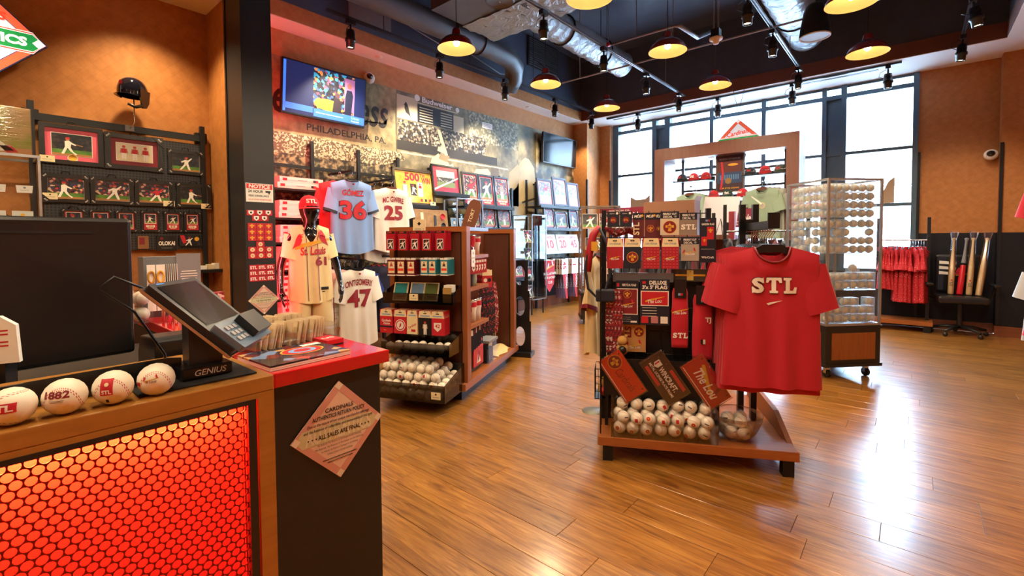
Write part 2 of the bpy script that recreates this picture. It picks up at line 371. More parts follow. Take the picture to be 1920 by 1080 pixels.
sbox('wall_behind', (-5.65, -3.15, 0), (2.65, -3.0, 5.2), WALLP)
sbox('wall_sill', (-5.15, 9.47, 0), (0.02, 9.65, 0.82), WAIN)
sbox('trim_2', (0.02, 9.485, 0.14), (0.87, 9.5, 1.43), WAIN)
sbox('trim_3', (0.885, 9.265, 0.14), (2.5, 9.28, 1.43), WAIN)
sbox('trim_4', (0.868, 9.28, 0.14), (0.882, 9.486, 1.43), WAIN)
sbox('baseboard_back', (-5.1, 9.455, 0), (0.87, 9.5, 0.14), BASEW)
sbox('baseboard_back_right', (0.86, 9.24, 0), (2.5, 9.28, 0.14), BASEW)
sbox('baseboard_left', (-5.75, 1.93, 0), (-5.72, 8.81, 0.2), BASEW)
sbox('trim_5', (-5.75, 1.93, 0.2), (-5.735, 8.81, 0.95), WAIN)
for i, (x, y) in enumerate(((-5.415, 8.795), (-5.165, 9.345), (0.015, 9.46), (0.87, 9.255))):
    o = struct(MB().box((x, y, 0), (x + 0.035, y + 0.035, 2.66), BLACK).build('trim_%d' % (6 + i)))
# windows
PANE = glass('window_glass', (0.96, 0.98, 1.0), 0.04, 0.01, 0.4)
edges = [(-5.13, -5.0), (-4.22, -4.13), (-3.95, -3.84), (-3.05, -2.98), (-2.14, -2.07), (-1.22, -1.155), (-0.955, -0.88), (-0.05, 0.02)]
wi = 0
for k in range(7):
    a0, a1 = edges[k]; b0, b1 = edges[k + 1]
    narrow = k in (1, 5)
    wi += 1; wd = struct(bpy.data.objects.new('window_%d' % wi, None)); col.objects.link(wd); wd.location = ((a1 + b0) / 2, 9.53, 0.82)
    def P(name, x0, x1, z0, z1, m, y0=9.49, y1=9.57):
        return MB().box((x0 - wd.location.x, y0 - 9.53, z0 - 0.82), (x1 - wd.location.x, y1 - 9.53, z1 - 0.82), m).build(name, wd)
    P('mullion', a0, a1, 0.82, 3.88, FRAMEM, 9.46, 9.60)
    if k == 6: P('mullion', b0, b1, 0.82, 3.88, FRAMEM, 9.46, 9.60)
    levels = [0.82, 1.86, 2.73, 3.66, 3.86]
    for z in levels[:-1]: P('crossbar', a1, b0, z, z + (0.07 if z > 3.6 else 0.05), FRAMEM, 9.475, 9.58)
    P('head', a1, b0, 3.83, 3.88, FRAMEM)
    if narrow: P('panel', a1, b0, 0.82, 3.66, FRAMEM, 9.52, 9.56); P('pane', a1, b0, 3.73, 3.83, PANE, 9.528, 9.532)
    else:
        for i in range(4): P('pane', a1, b0, levels[i] + 0.05, min(levels[i + 1], 3.83), PANE, 9.528, 9.532)
# outside: pale stand with rows of seats and a railing
CONC = mat('pale_concrete', (0.75, 0.76, 0.78), 0.8); SEAT = mat('red_stadium_seat', (0.72, 0.55, 0.55), 0.6); STEEL = mat('teal_steel', (0.35, 0.50, 0.52), 0.5)
struct(MB().box((-30, 9.75, 4.0), (25, 10.55, 4.3), mat('canopy_paint', (0.10, 0.14, 0.13), 0.8)).build('ceiling_canopy'))
pv = struct(MB().box((-40, 9.9, -0.3), (30, 60, -0.1), CONC).build('ground_plaza'))
st = thing('stadium_stand', 'pale stadium stand with red seat rows seen through the right window', 'stand', (0, 34, -0.1))
MB().box((-22, 2, 0), (20, 10, 3.2), CONC).build('base_wall', st)
for i in range(6): MB().box((-22, 1.6 + i * 1.1, 3.2 + i * 0.75), (20, 2.5 + i * 1.1, 3.75 + i * 0.75), SEAT if i % 3 else CONC).build('seat_row', st)
MB().box((-22, 1.4, 2.0), (20, 1.5, 2.12), STEEL).build('railing', st)
MB().box((-22, 1.0, 9.5), (20, 12, 9.9), CONC).build('roof', st)
bn = tag(MB().prism([(-0.25, 0), (0.3, 0), (0.22, 3.0), (-0.2, 3.2)], 0, 0.03, mat('pale_red_banner', (0.75, 0.25, 0.28), 0.7)).build('banner', loc=(-6.4, 12.6, -.1)), 'faded red banner standing outside behind the leftmost window', 'banner')
# ------------------------------------------------------------------ ceiling: lamps, tracks, ducts, pipes
ENAM = mat('red_enamel', hexc('#7e1d16'), 0.25, coat=0.5, var=0.05); SHADEIN = mat('cream_enamel', hexc('#e8c98a'), 0.5, var=0.02)
BULB = emis('bulb_glow', (1.0, 0.80, 0.50), 30)
def pendant(label, x, y, power=68):
    t = thing('pendant_lamp', label, 'lamp', (x, y, 3.45), group='red dome pendant lamps')
    s = MB()
    out = [(0.205, 0), (0.200, 0.022), (0.175, 0.068), (0.135, 0.105), (0.090, 0.128), (0.058, 0.140), (0.050, 0.165), (0.044, 0.20), (0.036, 0.215), (0.002, 0.218)]
    s.lathe(out, ENAM, 36); s.lathe([(0.205, 0), (0.196, 0.022), (0.170, 0.064), (0.131, 0.100), (0.087, 0.122), (0.002, 0.13)], SHADEIN, 36)
    s.build('shade', t)
    MB().sphere((0, 0, 0.062), 0.034, BULB, 12, 8).build('bulb', t)
    MB().cyl((0, 0, 0.215), (0, 0, 1.65), 0.004, BLACK, n=6).build('cord', t)
    l = light('pendant_glow', 'SPOT', (0, 0, 0.02), power, WARM, shadow_soft_size=0.05, spot_size=R(165), spot_blend=0.35); l.parent = t
    return t
names = {(-3.82, 3.55): 'red pendant lamp nearest the wall television', (-3.80, 5.15): 'red pendant lamp below the curved grey pipe elbow', (-3.76, 6.73): 'red pendant lamp in the far left corner near the windows',
         (-2.16, 3.57): 'red pendant lamp cut by the top edge, over the rectangular duct', (-2.12, 5.15): 'red pendant lamp hanging in front of the angled sprinkler pipe', (-2.10, 6.73): 'red pendant lamp hanging before the middle of the window soffit',
         (-0.46, 5.18): 'red pendant lamp cut by the top edge, nearest the conical speaker', (-0.44, 6.70): 'red pendant lamp farthest right, before the right windows'}
for (x, y), lb in names.items(): pendant(lb, x, y)
for x, y in ((-2.14, 1.97), (-0.46, 3.57), (-0.46, 1.97), (-2.14, 0.35), (-0.46, 0.35), (-2.14, -1.3), (-0.46, -1.3)): pendant('red pendant lamp out of view over the sales counter and aisle', x, y)
LENS = emis('spot_lens', (1.0, 0.78, 0.48), 9)
TRK = mat('track_metal', (0.05, 0.05, 0.055), 0.3, 0.6); TRKW = mat('pale_track_metal', (0.30, 0.31, 0.33), 0.35, 0.7)
def track(label, a, b, top, m=TRK, rods=3):
    t = thing('track_rail', label, 'track', a)
    d = Vector(b) - Vector(a); n = d.normalized(); sx = Vector((n.y, -n.x, 0)) * 0.018
    r = MB()
    for off, z0, z1 in ((sx, 0, 0.03), (-sx, 0, 0.03)):
        r.add([tuple(off * 0.5), tuple(off), tuple(off + d), tuple(off * 0.5 + d), tuple(off * 0.5 + Vector((0, 0, z1))), tuple(off + Vector((0, 0, z1))), tuple(off + d + Vector((0, 0, z1))), tuple(off * 0.5 + d + Vector((0, 0, z1)))],
              [(0, 1, 2, 3), (4, 7, 6, 5), (0, 4, 5, 1), (1, 5, 6, 2), (2, 6, 7, 3), (3, 7, 4, 0)], m)
    r.add([tuple(sx + Vector((0, 0, 0.022))), tuple(-sx + Vector((0, 0, 0.022))), tuple(-sx + d + Vector((0, 0, 0.022))), tuple(sx + d + Vector((0, 0, 0.022)))], [(0, 1, 2, 3)], m)
    r.build('rail', t)
    for i in range(rods):
        q = d * ((i + 0.5) / rods); MB().cyl(tuple(q + Vector((0, 0, 0.02))), (q.x, q.y, top - a[2]), 0.006, m, n=6).build('rod', t)
    return t
track('long ceiling track rail along the orange soffit', (-5.05, 2.72, 3.95), (-5.05, 8.75, 3.95), 5.1, rods=4)
track('central ceiling track rail running toward the windows', (-3.22, -1.0, 3.95), (-3.22, 8.72, 3.95), 5.1, TRKW, 5)
track('right ceiling track rail beside the insulated duct', (-1.38, -1.0, 3.95), (-1.38, 8.62, 3.95), 5.1, TRKW, 5)
track('track rail mounted under the white window soffit', (-4.87, 8.72, 3.835), (-0.18, 8.72, 3.835), 3.88, TRK, 4)
track('short track rail at the far right of the ceiling', (0.43, 3.0, 3.95), (0.43, 8.6, 3.95), 5.1, TRK, 3)
HEAD = None
def head(label, x, y, z, tilt=(0, 0), power=55, aim=None, size=72):
    global HEAD
    if HEAD is None:
        t = thing('track_spotlight', label, 'spotlight', (x, y, z), group='black track spotlights')
        MB().box((-0.03, -0.05, -0.05), (0.03, 0.05, 0.0), BLACKP).build('adapter', t)
        h = MB().cyl((0, 0, -0.05), (0, 0, -0.12), 0.012, BLACKP)
        h.lathe([(0.002, -0.11), (0.045, -0.115), (0.050, -0.16), (0.050, -0.21), (0.062, -0.215), (0.062, -0.245), (0.050, -0.25), (0.047, -0.32), (0.040, -0.32), (0.038, -0.30)], BLACKP, 18); h.build('lamp_body', t)
        MB().lathe([(0.001, -0.303), (0.039, -0.303)], LENS, 18).build('lens', t)
        MB().tube([(-0.02, 0, -0.05), (-0.09, 0, -0.08), (-0.105, 0, -0.14), (-0.05, 0, -0.17)], 0.004, BLACKP).build('cable', t)
        HEAD = t
    else: t = dup(HEAD, label, (x, y, z))
    t.rotation_euler = (R(tilt[0]), R(tilt[1]), 0)
    if power:
        l = light('spot_glow', 'SPOT', (x, y, z - 0.34), power, (1.0, 0.84, 0.62), spot_size=R(size), spot_blend=0.7, shadow_soft_size=0.03)
        d = Vector(aim) - l.location if aim else Vector((0, 0, -1)); l.rotation_euler = d.to_track_quat('-Z', 'Y').to_euler()
    return t
for i, (y, lb) in enumerate(((3.02, 'nearest the television'), (4.38, 'below the first pendant'), (5.76, 'over the batter in the mural'), (7.14, 'over the bending player in the mural'), (8.43, 'at the far end by the pilaster'))):
    head('black track spotlight on the soffit rail, %s' % lb, -5.05, y, 3.95, (0, 3), 165 if y < 6 else 105, (-5.70, y + 0.15, 2.3), 92)
for y, lb in ((4.33, 'beside the round ceiling speaker'), (5.68, 'next to the foil duct'), (7.0, 'showing silver bracket ends'), (8.34, 'at the rail end')):
    head('black track spotlight on the central rail, %s' % lb, -3.22, y, 3.95, (0, 0), 110, (-3.9 if y < 5 else -3.4, y + 0.3, 0.8))
for y, lb in ((4.0, 'over the red shirts'), (5.45, 'cut by the top edge'), (6.61, 'beside the insulated duct'), (8.3, 'at its window end')):
    head('black track spotlight on the right rail, %s' % lb, -1.38, y, 3.95, (0, 0), 90, (-1.0, y + (-0.9 if y < 5 else 0.2), 0.5))
for x, lb in ((-4.18, 'leftmost'), (-2.67, 'left of the hanging diamond sign'), (-1.53, 'right of the hanging diamond sign'), (-0.33, 'rightmost')):
    head('black track spotlight under the window soffit, %s' % lb, x, 8.72, 3.835, (0, 0), 30, (x, 8.3, 0))
head('black track spotlight at far right, upper and nearer', 0.43, 7.15, 3.95, (0, -8), 45, (0.9, 8.5, 1.0))
head('black track spotlight at far right, lower beside the wall', 0.43, 8.4, 3.95, (0, 4), 45, (0.5, 9.3, 0.6))
# lamps that light the register corner from the low white ceiling
RL = None
for i, (x, y) in enumerate(((-5.0, -1.6), (-5.0, -0.2), (-5.0, 1.1))):
    t = thing('recessed_lamp', 'recessed ceiling lamp out of view over the register corner', 'lamp', (x, y, 3.67), group='recessed register lamps')
    MB().lathe([(0.075, -0.004), (0.06, -0.004), (0.05, 0.0)], WHITEC, 20).build('rim', t)
    MB().lathe([(0.001, -0.001), (0.055, -0.001)], LENS, 20).build('lens', t)
    l = light('recessed_glow', 'SPOT', (0, 0, -0.02), 135, (1.0, 0.76, 0.42), spot_size=R(110), spot_blend=0.8, shadow_soft_size=0.05); l.parent = t
# ducts
def foil(name, c, rough):
    m, n, l, p = nt(name); p.inputs['Base Color'].default_value = (*c, 1); p.inputs['Metallic'].default_value = 0.75; p.inputs['Roughness'].default_value = rough
    tc = n.new('ShaderNodeTexCoord'); v = n.new('ShaderNodeTexNoise'); v.inputs['Scale'].default_value = 7; v.inputs['Detail'].default_value = 5; v.inputs['Distortion'].default_value = 2.0
    l.new(tc.outputs['Object'], v.inputs['Vector']); b = n.new('ShaderNodeBump'); b.inputs['Strength'].default_value = 0.55; b.inputs['Distance'].default_value = 0.05
    l.new(v.outputs['Fac'], b.inputs['Height']); l.new(b.outputs['Normal'], p.inputs['Normal']); return m
FOIL = foil('crumpled_foil', (0.42, 0.44, 0.46), 0.35); DUCT = mat('painted_duct', (0.10, 0.105, 0.115), 0.45, 0.4, var=0.2, scale=3, bump=0.05)
PIPE = mat('grey_pipe', (0.30, 0.30, 0.31), 0.4, 0.5)
t = thing('round_duct', 'grey round duct with an elbow turning down along the left wall', 'duct', (-4.85, -1.0, 4.22))
MB().tube([(0, 0, 0), (0, 3, 0), (0, 6.3, 0), (0, 6.62, -0.02), (-0.08, 6.85, -0.08), (-0.22, 6.98, -0.2), (-0.35, 7.0, -0.32)], 0.15, DUCT, 20).build('pipe_run', t)
for y in (5.4, 5.95): MB().tube([(0.155 * math.cos(2 * PI * k / 20), y, 0.155 * math.sin(2 * PI * k / 20)) for k in range(20)], 0.012, BLACK, 6, True).build('strap', t); MB().cyl((0, y, 0.15), (0, y, 0.88), 0.006, BLACK, n=6).build('hanger', t)
t = thing('rectangular_duct', 'wide dark rectangular duct wrapped in crumpled foil at its corner', 'duct', (-4.6, 3.85, 4.22))
MB().box((0, 0, 0), (5.3, 1.15, 0.42), DUCT).build('duct_body', t)
f = MB()
g = 26
for face in (0, 1):
    vs = []; fs = []
    for i in range(g + 1):
        for j in range(9):
            jit = rnd.uniform(-0.02, 0.02); x = i / g * 1.9; w_ = j / 8
            vs.append((x - 0.02, (0.55 + 0.62 * w_) if face == 0 else 1.165 + jit, (-0.012 + jit * 0.8) if face == 0 else w_ * 0.43))
    for i in range(g):
        for j in range(8): a = i * 9 + j; fs.append((a, a + 1, a + 10, a + 9))
    f.add(vs, fs, FOIL, True)
f.build('foil_wrap', t)
for x in (0.9, 2.6, 4.3): MB().cyl((x, 1.16, 0.42), (x, 1.16, 0.88), 0.006, BLACK, n=6).build('hanger', t)
def flexduct(label, x, z, r, y0, y1):
    t = thing('insulated_duct', label, 'duct', (x, y0, z))
    n = 44; pts = [(0, (y1 - y0) * i / n, 0) for i in range(n + 1)]
    MB().tube(pts, [r * (1 + 0.035 * math.sin(i * 1.9) + rnd.uniform(-0.02, 0.02)) for i in range(n + 1)], FOIL, 26).build('insulation', t)
    for k in (0.3, 0.72): MB().tube([(r * 1.06 * math.cos(2 * PI * q / 20), (y1 - y0) * k, r * 1.06 * math.sin(2 * PI * q / 20)) for q in range(20)], 0.014, BLACK, 6, True).build('strap', t); MB().cyl((0, (y1 - y0) * k, r), (0, (y1 - y0) * k, 5.1 - z), 0.006, BLACK, n=6).build('hanger', t)
flexduct('silver foil insulated duct beyond the rectangular duct', -3.95, 4.42, 0.20, 5.0, 7.6)
flexduct('large pale insulated duct above the right track', -1.28, 4.42, 0.24, 5.0, 8.3)
t = thing('sprinkler_pipe', 'thin pale sprinkler pipe crossing the dark ceiling', 'pipe', (-4.55, 6.63, 4.0))
MB().cyl((0, 0, 0), (5.0, 0.02, 0), 0.014, PIPE, n=8).build('pipe_run', t); MB().cyl((0.35, 0, 0), (0.35, 0, 1.1), 0.008, PIPE, n=6).build('hanger', t); MB().cyl((1.9, 0, 0), (1.9, 0, 1.1), 0.008, PIPE, n=6).build('hanger', t)
MB().cyl((0.0, 0.0, 0), (-0.3, -0.25, 0.35), 0.012, BLACK, n=6).build('brace', t)
t = thing('sprinkler_branch', 'angled branch pipe with a white elbow and red sprinkler cap', 'pipe', (-3.3, 5.78, 4.0))
MB().tube([(0, 0, 0), (1.0, 0.02, 0), (1.05, 0.05, 0), (1.08, 0.6, 0.02), (1.08, 1.2, 0.3)], [0.014, 0.014, 0.026, 0.026, 0.026], PIPE, 8).build('pipe_run', t)
MB().lathe([(0.002, -0.03), (0.03, -0.03), (0.03, 0), (0.012, 0.03)], mat('sprinkler_red', hexc('#c4303a'), 0.4), 12, (0.12, -0.05, 0)).build('sprinkler_cap', t)
MB().cyl((0.5, 0, 0), (0.5, 0, 1.1), 0.006, PIPE, n=6).build('hanger', t)
t = thing('sprinkler_pipe', 'short pale pipe with a clamp above the nearest pendant', 'pipe', (-4.75, 3.15, 4.45))
MB().cyl((0, 0, 0), (1.5, 0.0, 0), 0.016, PIPE, n=8).build('pipe_run', t); MB().sphere((0.55, 0, 0), 0.035, CHROME, 10, 8).build('clamp', t); MB().cyl((0.55, 0, 0), (0.55, 0, 0.65), 0.006, PIPE, n=6).build('hanger', t)
t = thing('ceiling_speaker', 'round speaker face at the top edge beside the central track', 'speaker', (-3.2, 3.57, 3.75))
MB().lathe([(0.001, 0.012), (0.125, 0.012), (0.14, 0.0), (0.15, 0.02), (0.155, 0.12), (0.13, 0.24), (0.001, 0.25)], DUCT, 30).build('body', t); MB().cyl((0, 0, 0.25), (0, 0, 1.35), 0.004, BLACK, n=6).build('cable', t)
MB().sphere((0, 0, 0.01), 0.008, CHROME, 8, 6).build('badge', t)
t = thing('pendant_speaker', 'black hanging cone speaker with a pale grille at the ceiling right', 'speaker', (-0.88, 6.22, 3.6))
MB().lathe([(0.15, 0), (0.152, 0.03), (0.14, 0.12), (0.115, 0.27), (0.10, 0.33), (0.07, 0.36), (0.001, 0.365)], BLACKP, 30).build('body', t)
MB().lathe([(0.001, 0.006), (0.136, 0.006)], mat('pale_speaker_grille', (0.42, 0.47, 0.55), 0.5), 30).build('grille', t)
MB().lathe([(0.136, 0.004), (0.15, -0.003), (0.152, 0.008)], WHITE, 30).build('rim', t); MB().cyl((0, 0, 0.36), (0, 0, 1.5), 0.004, PIPE, n=6).build('cable', t)
t = thing('sensor', 'white smoke detector on a dark box hung from two conduits', 'detector', (-1.75, 5.62, 3.62))
MB().box((-0.045, -0.045, 0.03), (0.045, 0.045, 0.12), BLACKP).build('junction_box', t); MB().lathe([(0.001, -0.04), (0.03, -0.04), (0.035, 0.0), (0.07, 0.005), (0.072, 0.025), (0.045, 0.03)], WHITE, 20).build('detector_head', t)
for q in (-0.025, 0.025): MB().cyl((q, 0, 0.12), (q, 0, 1.48), 0.008, PIPE, n=6).build('conduit', t)
t = thing('vent_grille', 'black louvred air grille high on the left wall', 'grille', (-5.415, 7.25, 4.82), R(90))
MB().box((-0.47, -0.02, -0.27), (0.47, 0.0, 0.27), BLACK).build('frame', t)
for i in range(13): MB().box((-0.44, -0.035, -0.245 + i * 0.039), (0.44, -0.02, -0.225 + i * 0.039), mat('louvre_grey', (0.09, 0.10, 0.11), 0.4, 0.5)).build('louvre', t)
tag(MB().box((-0.31, -0.012, -0.2), (0.31, 0, 0.22), mat('access_panel_paint', (0.20, 0.205, 0.21), 0.6)).build('access_panel', loc=(-5.415, 3.52, 4.35), rz=R(90)), 'pale grey square access panel on the dark upper wall', 'panel')
tag(MB().tube([(0, 0, 0), (0.02, 0.5, -0.1), (0.0, 1.0, -0.16), (-0.02, 1.6, -0.1), (0.0, 2.3, -0.24), (-0.02, 2.9, -0.12)], 0.008, PIPE).build('ceiling_cable', loc=(-5.38, 3.7, 4.42)), 'loose pale cable sagging below the round duct', 'cable')
for y, lb in ((3.75, 'left of the dome camera'), (7.0, 'toward the far corner')):
    tag(MB().lathe([(0.001, -0.012), (0.04, -0.012), (0.05, 0.0)], WHITE, 18).build('soffit_disc', loc=(-5.58, y, 3.872)), 'small white disc in the white soffit, %s' % lb, 'detector')
# ------------------------------------------------------------------ merchandise library
def ball_mat():
    m, n, l, p = nt('baseball_leather'); p.inputs['Roughness'].default_value = 0.45
    tc = n.new('ShaderNodeTexCoord'); s = n.new('ShaderNodeSeparateXYZ'); l.new(tc.outputs['Object'], s.inputs[0])
    def mth(op, a, b=None, c=None):
        q = n.new('ShaderNodeMath'); q.operation = op
        for i, v in enumerate((a, b, c)):
            if v is None: continue
            if isinstance(v, (int, float)): q.inputs[i].default_value = v
            else: l.new(v, q.inputs[i])
        return q.outputs[0]
    x, y, z = (mth('MULTIPLY', o, 1 / 0.037) for o in s.outputs)
    d = mth('ABSOLUTE', mth('SUBTRACT', x, mth('MULTIPLY', mth('SUBTRACT', mth('MULTIPLY', y, y), mth('MULTIPLY', z, z)), 0.95)))
    st = mth('GREATER_THAN', mth('FRACT', mth('MULTIPLY', mth('ARCTAN2', z, y), 9.0)), 0.55)
    band = mth('MULTIPLY', mth('GREATER_THAN', d, 0.035), mth('LESS_THAN', d, 0.15))
    f = mth('MULTIPLY', st, band)
    mx = n.new('ShaderNodeMix'); mx.data_type = 'RGBA'; mx.inputs['A'].default_value = (*hexc('#efe6d6'), 1); mx.inputs['B'].default_value = (*hexc('#b5302f'), 1)
    l.new(f, mx.inputs['Factor']); l.new(mx.outputs['Result'], p.inputs['Base Color']); return m
BALL = ball_mat()
def ball_mb(n=20, k=12): return MB().sphere((0, 0, 0), 0.037, BALL, n, k)
BALLMESH = ball_mb().build('baseball').data
def refine(mb, fine):
    """cut a flat print into small triangles so that it can follow a curved surface"""
    bm = bmesh.new(); vs = [bm.verts.new(v) for v in mb.v]
    for f, i in zip(mb.f, mb.mi):
        try: q = bm.faces.new([vs[a] for a in f]); q.material_index = i
        except ValueError: pass
    bm.normal_update(); bmesh.ops.triangulate(bm, faces=bm.faces[:])
    for _ in range(4):
        e = [x for x in bm.edges if x.calc_length() > fine]
        if not e: break
        bmesh.ops.subdivide_edges(bm, edges=e, cuts=1); bmesh.ops.triangulate(bm, faces=bm.faces[:])
    bm.verts.index_update(); mb.v = [tuple(v.co) for v in bm.verts]; mb.f = [tuple(v.index for v in f.verts) for f in bm.faces]
    mb.mi = [f.material_index for f in bm.faces]; mb.sm = [False] * len(mb.f); bm.free(); return mb
def wrap_ball(mb, r=0.0374):
    """curve a flat print (xz, front -y) round a ball"""
    refine(mb, .006)
    mb.v = [(x, -math.sqrt(max(1e-6, r * r - x * x - z * z)) + y, z) for x, y, z in mb.v]; return mb
bpy.data.objects.remove(bpy.data.objects['baseball'])
def new_ball(label, loc, rot=None, group=None, sc=1.0):
    o = bpy.data.objects.new('baseball', BALLMESH); col.objects.link(o); o.location = loc
    o.rotation_euler = rot or (rnd.uniform(0, 6), rnd.uniform(0, 6), rnd.uniform(0, 6)); o.scale = (sc,) * 3
    return tag(o, label, 'baseball', group)
CROWD = noisy('crowd_print', [hexc('#1a1418'), hexc('#5b1f24'), hexc('#a8323a'), hexc('#35303c'), hexc('#c9a58e'), hexc('#20324f')], 60, 0.35, 'voronoi')
CROWDB = noisy('dark_crowd_print', [hexc('#0d1018'), hexc('#1c2433'), hexc('#3a2a2c'), hexc('#141a1c')], 50, 0.35, 'voronoi')
FIELD = noisy('grass_print', [hexc('#3d6a24'), hexc('#5d8f33')], 25, 0.35); DIRT = fh('#a8743f', 0.35); SKIN = fh('#a9714f', 0.35)
def figure(b, cx, cz, s, shirt, pants, y, pose='pitch', cap=None):
    """small printed ball player, s = height"""
    P = lambda pts, m, q=0: b.shape([(cx + x * s, cz + z * s) for x, z in pts], m, y - q * 0.0002)
    if pose == 'bat':
        P([(-.30, -.5), (-.18, -.5), (-.02, -.12), (-.12, -.05)], pants); P([(.10, -.12), (.22, -.36), (.38, -.48), (.30, -.52), (.08, -.32), (-.06, -.10)], pants)
        P([(-.14, -.10), (.10, -.12), (.14, .18), (.02, .28), (-.14, .22)], shirt, 1); P([(.06, .22), (.34, .06), (.32, .0), (.06, .10)], shirt, 2); P([(.32, .05), (.62, -.02), (.62, .03), (.34, .09)], DIRT, 2)
        b.disc(cx - .02 * s, cz + .34 * s, .085 * s, SKIN, y - .0003); P([(-.12, .35), (.09, .35), (.06, .45), (-.09, .45)], cap or shirt, 3)
    elif pose == 'pitch':
        P([(-.40, -.5), (-.28, -.5), (.02, -.14), (-.06, -.04)], pants); P([(.0, -.1), (.16, -.5), (.28, -.5), (.14, -.04)], pants)
        P([(-.10, -.08), (.14, -.08), (.16, .2), (-.08, .22)], shirt, 1); P([(.12, .2), (.34, .38), (.38, .33), (.16, .08)], shirt, 2); P([(-.08, .2), (-.3, .08), (-.27, .0), (-.06, .08)], shirt, 2)
        b.disc(cx + .03 * s, cz + .32 * s, .085 * s, SKIN, y - .0003); P([(-.06, .34), (.13, .34), (.10, .43), (-.03, .43)], cap or shirt, 3)
    else:
        P([(-.12, -.5), (-.02, -.5), (0, -.05), (-.12, -.05)], pants); P([(.02, -.5), (.12, -.5), (.12, -.05), (0, -.05)], pants)
        P([(-.14, -.06), (.14, -.06), (.17, .24), (-.17, .24)], shirt, 1); P([(-.17, .22), (-.23, -.08), (-.17, -.08), (-.12, .2)], SKIN, 2); P([(.17, .22), (.23, -.08), (.17, -.08), (.12, .2)], SKIN, 2)
        b.disc(cx, cz + .33 * s, .085 * s, SKIN, y - .0003); P([(-.10, .35), (.10, .35), (.07, .45), (-.07, .45)], cap or shirt, 3)
def bird(b, x, z, s, m, y, flip=1):
    b.shape([(x + flip * a * s, z + c * s) for a, c in ((-.30, -.55), (-.18, -.45), (.12, -.30), (.25, .0), (.22, .22), (.34, .25), (.2, .34), (.12, .5), (.0, .36), (-.12, .1), (-.2, -.2), (-.36, -.62))], m, y)
def birds_on_bat(b, x, z, w, y, word, cream=WHITE, wm=RED, bat=GOLD):
    b.shape([(x - .42 * w, z - .10 * w), (x - .40 * w, z - .17 * w), (x + .42 * w, z + .08 * w), (x + .42 * w, z + .11 * w), (x - .2 * w, z - .02 * w)], bat, y)
    bird(b, x - .40 * w, z + .06 * w, .28 * w, RED, y - .0004, 1); bird(b, x + .30 * w, z + .20 * w, .28 * w, RED, y - .0004, -1)
    b.text(word, x, z - .12 * w, .17 * w, wm, y - .0008, 0.02, 0.25, 0.08, .62 * w)
def picture(b, w, h, y, style=0):
    """printed picture centred on 0,0"""
    k = style % 6 if style != 'trio' else 0
    if style == 'trio':
        b.rect(-w / 2, -h / 2, w / 2, h / 2, fh('#cfc7b4', .35), y); b.rect(-w / 2, -h / 2, w / 2, -h * .2, fh('#d9ccaa', .35), y - .0002)
        for q in (-.3, 0, .3): figure(b, q * w, -h * .02, h * .86, RED, WHITE, y - .0006, 'stand')
        return
    b.rect(-w / 2, -h / 2, w / 2, h / 2, CROWD if k in (0, 2, 3, 5) else CROWDB, y)
    b.rect(-w / 2, -h / 2, w / 2, -h * .22, FIELD, y - .0002); b.rect(-w / 2, -h / 2, w / 2, -h * .40, DIRT, y - .0004)
    figure(b, (-.05, .0, .05, .08, -.1, .0)[k] * w, -h * .02, h * .82, (WHITE, WHITE, WHITE, RED, WHITE, GREY)[k], WHITE, y - .0006, ('bat', 'pitch', 'pitch', 'pitch', 'bat', 'stand')[k], RED)
FRAMEB = mat('black_frame', (0.010, 0.010, 0.012), 0.3, coat=0.3); FRAMEG = mat('dark_bronze_frame', hexc('#3a2d1c'), 0.35, 0.2)
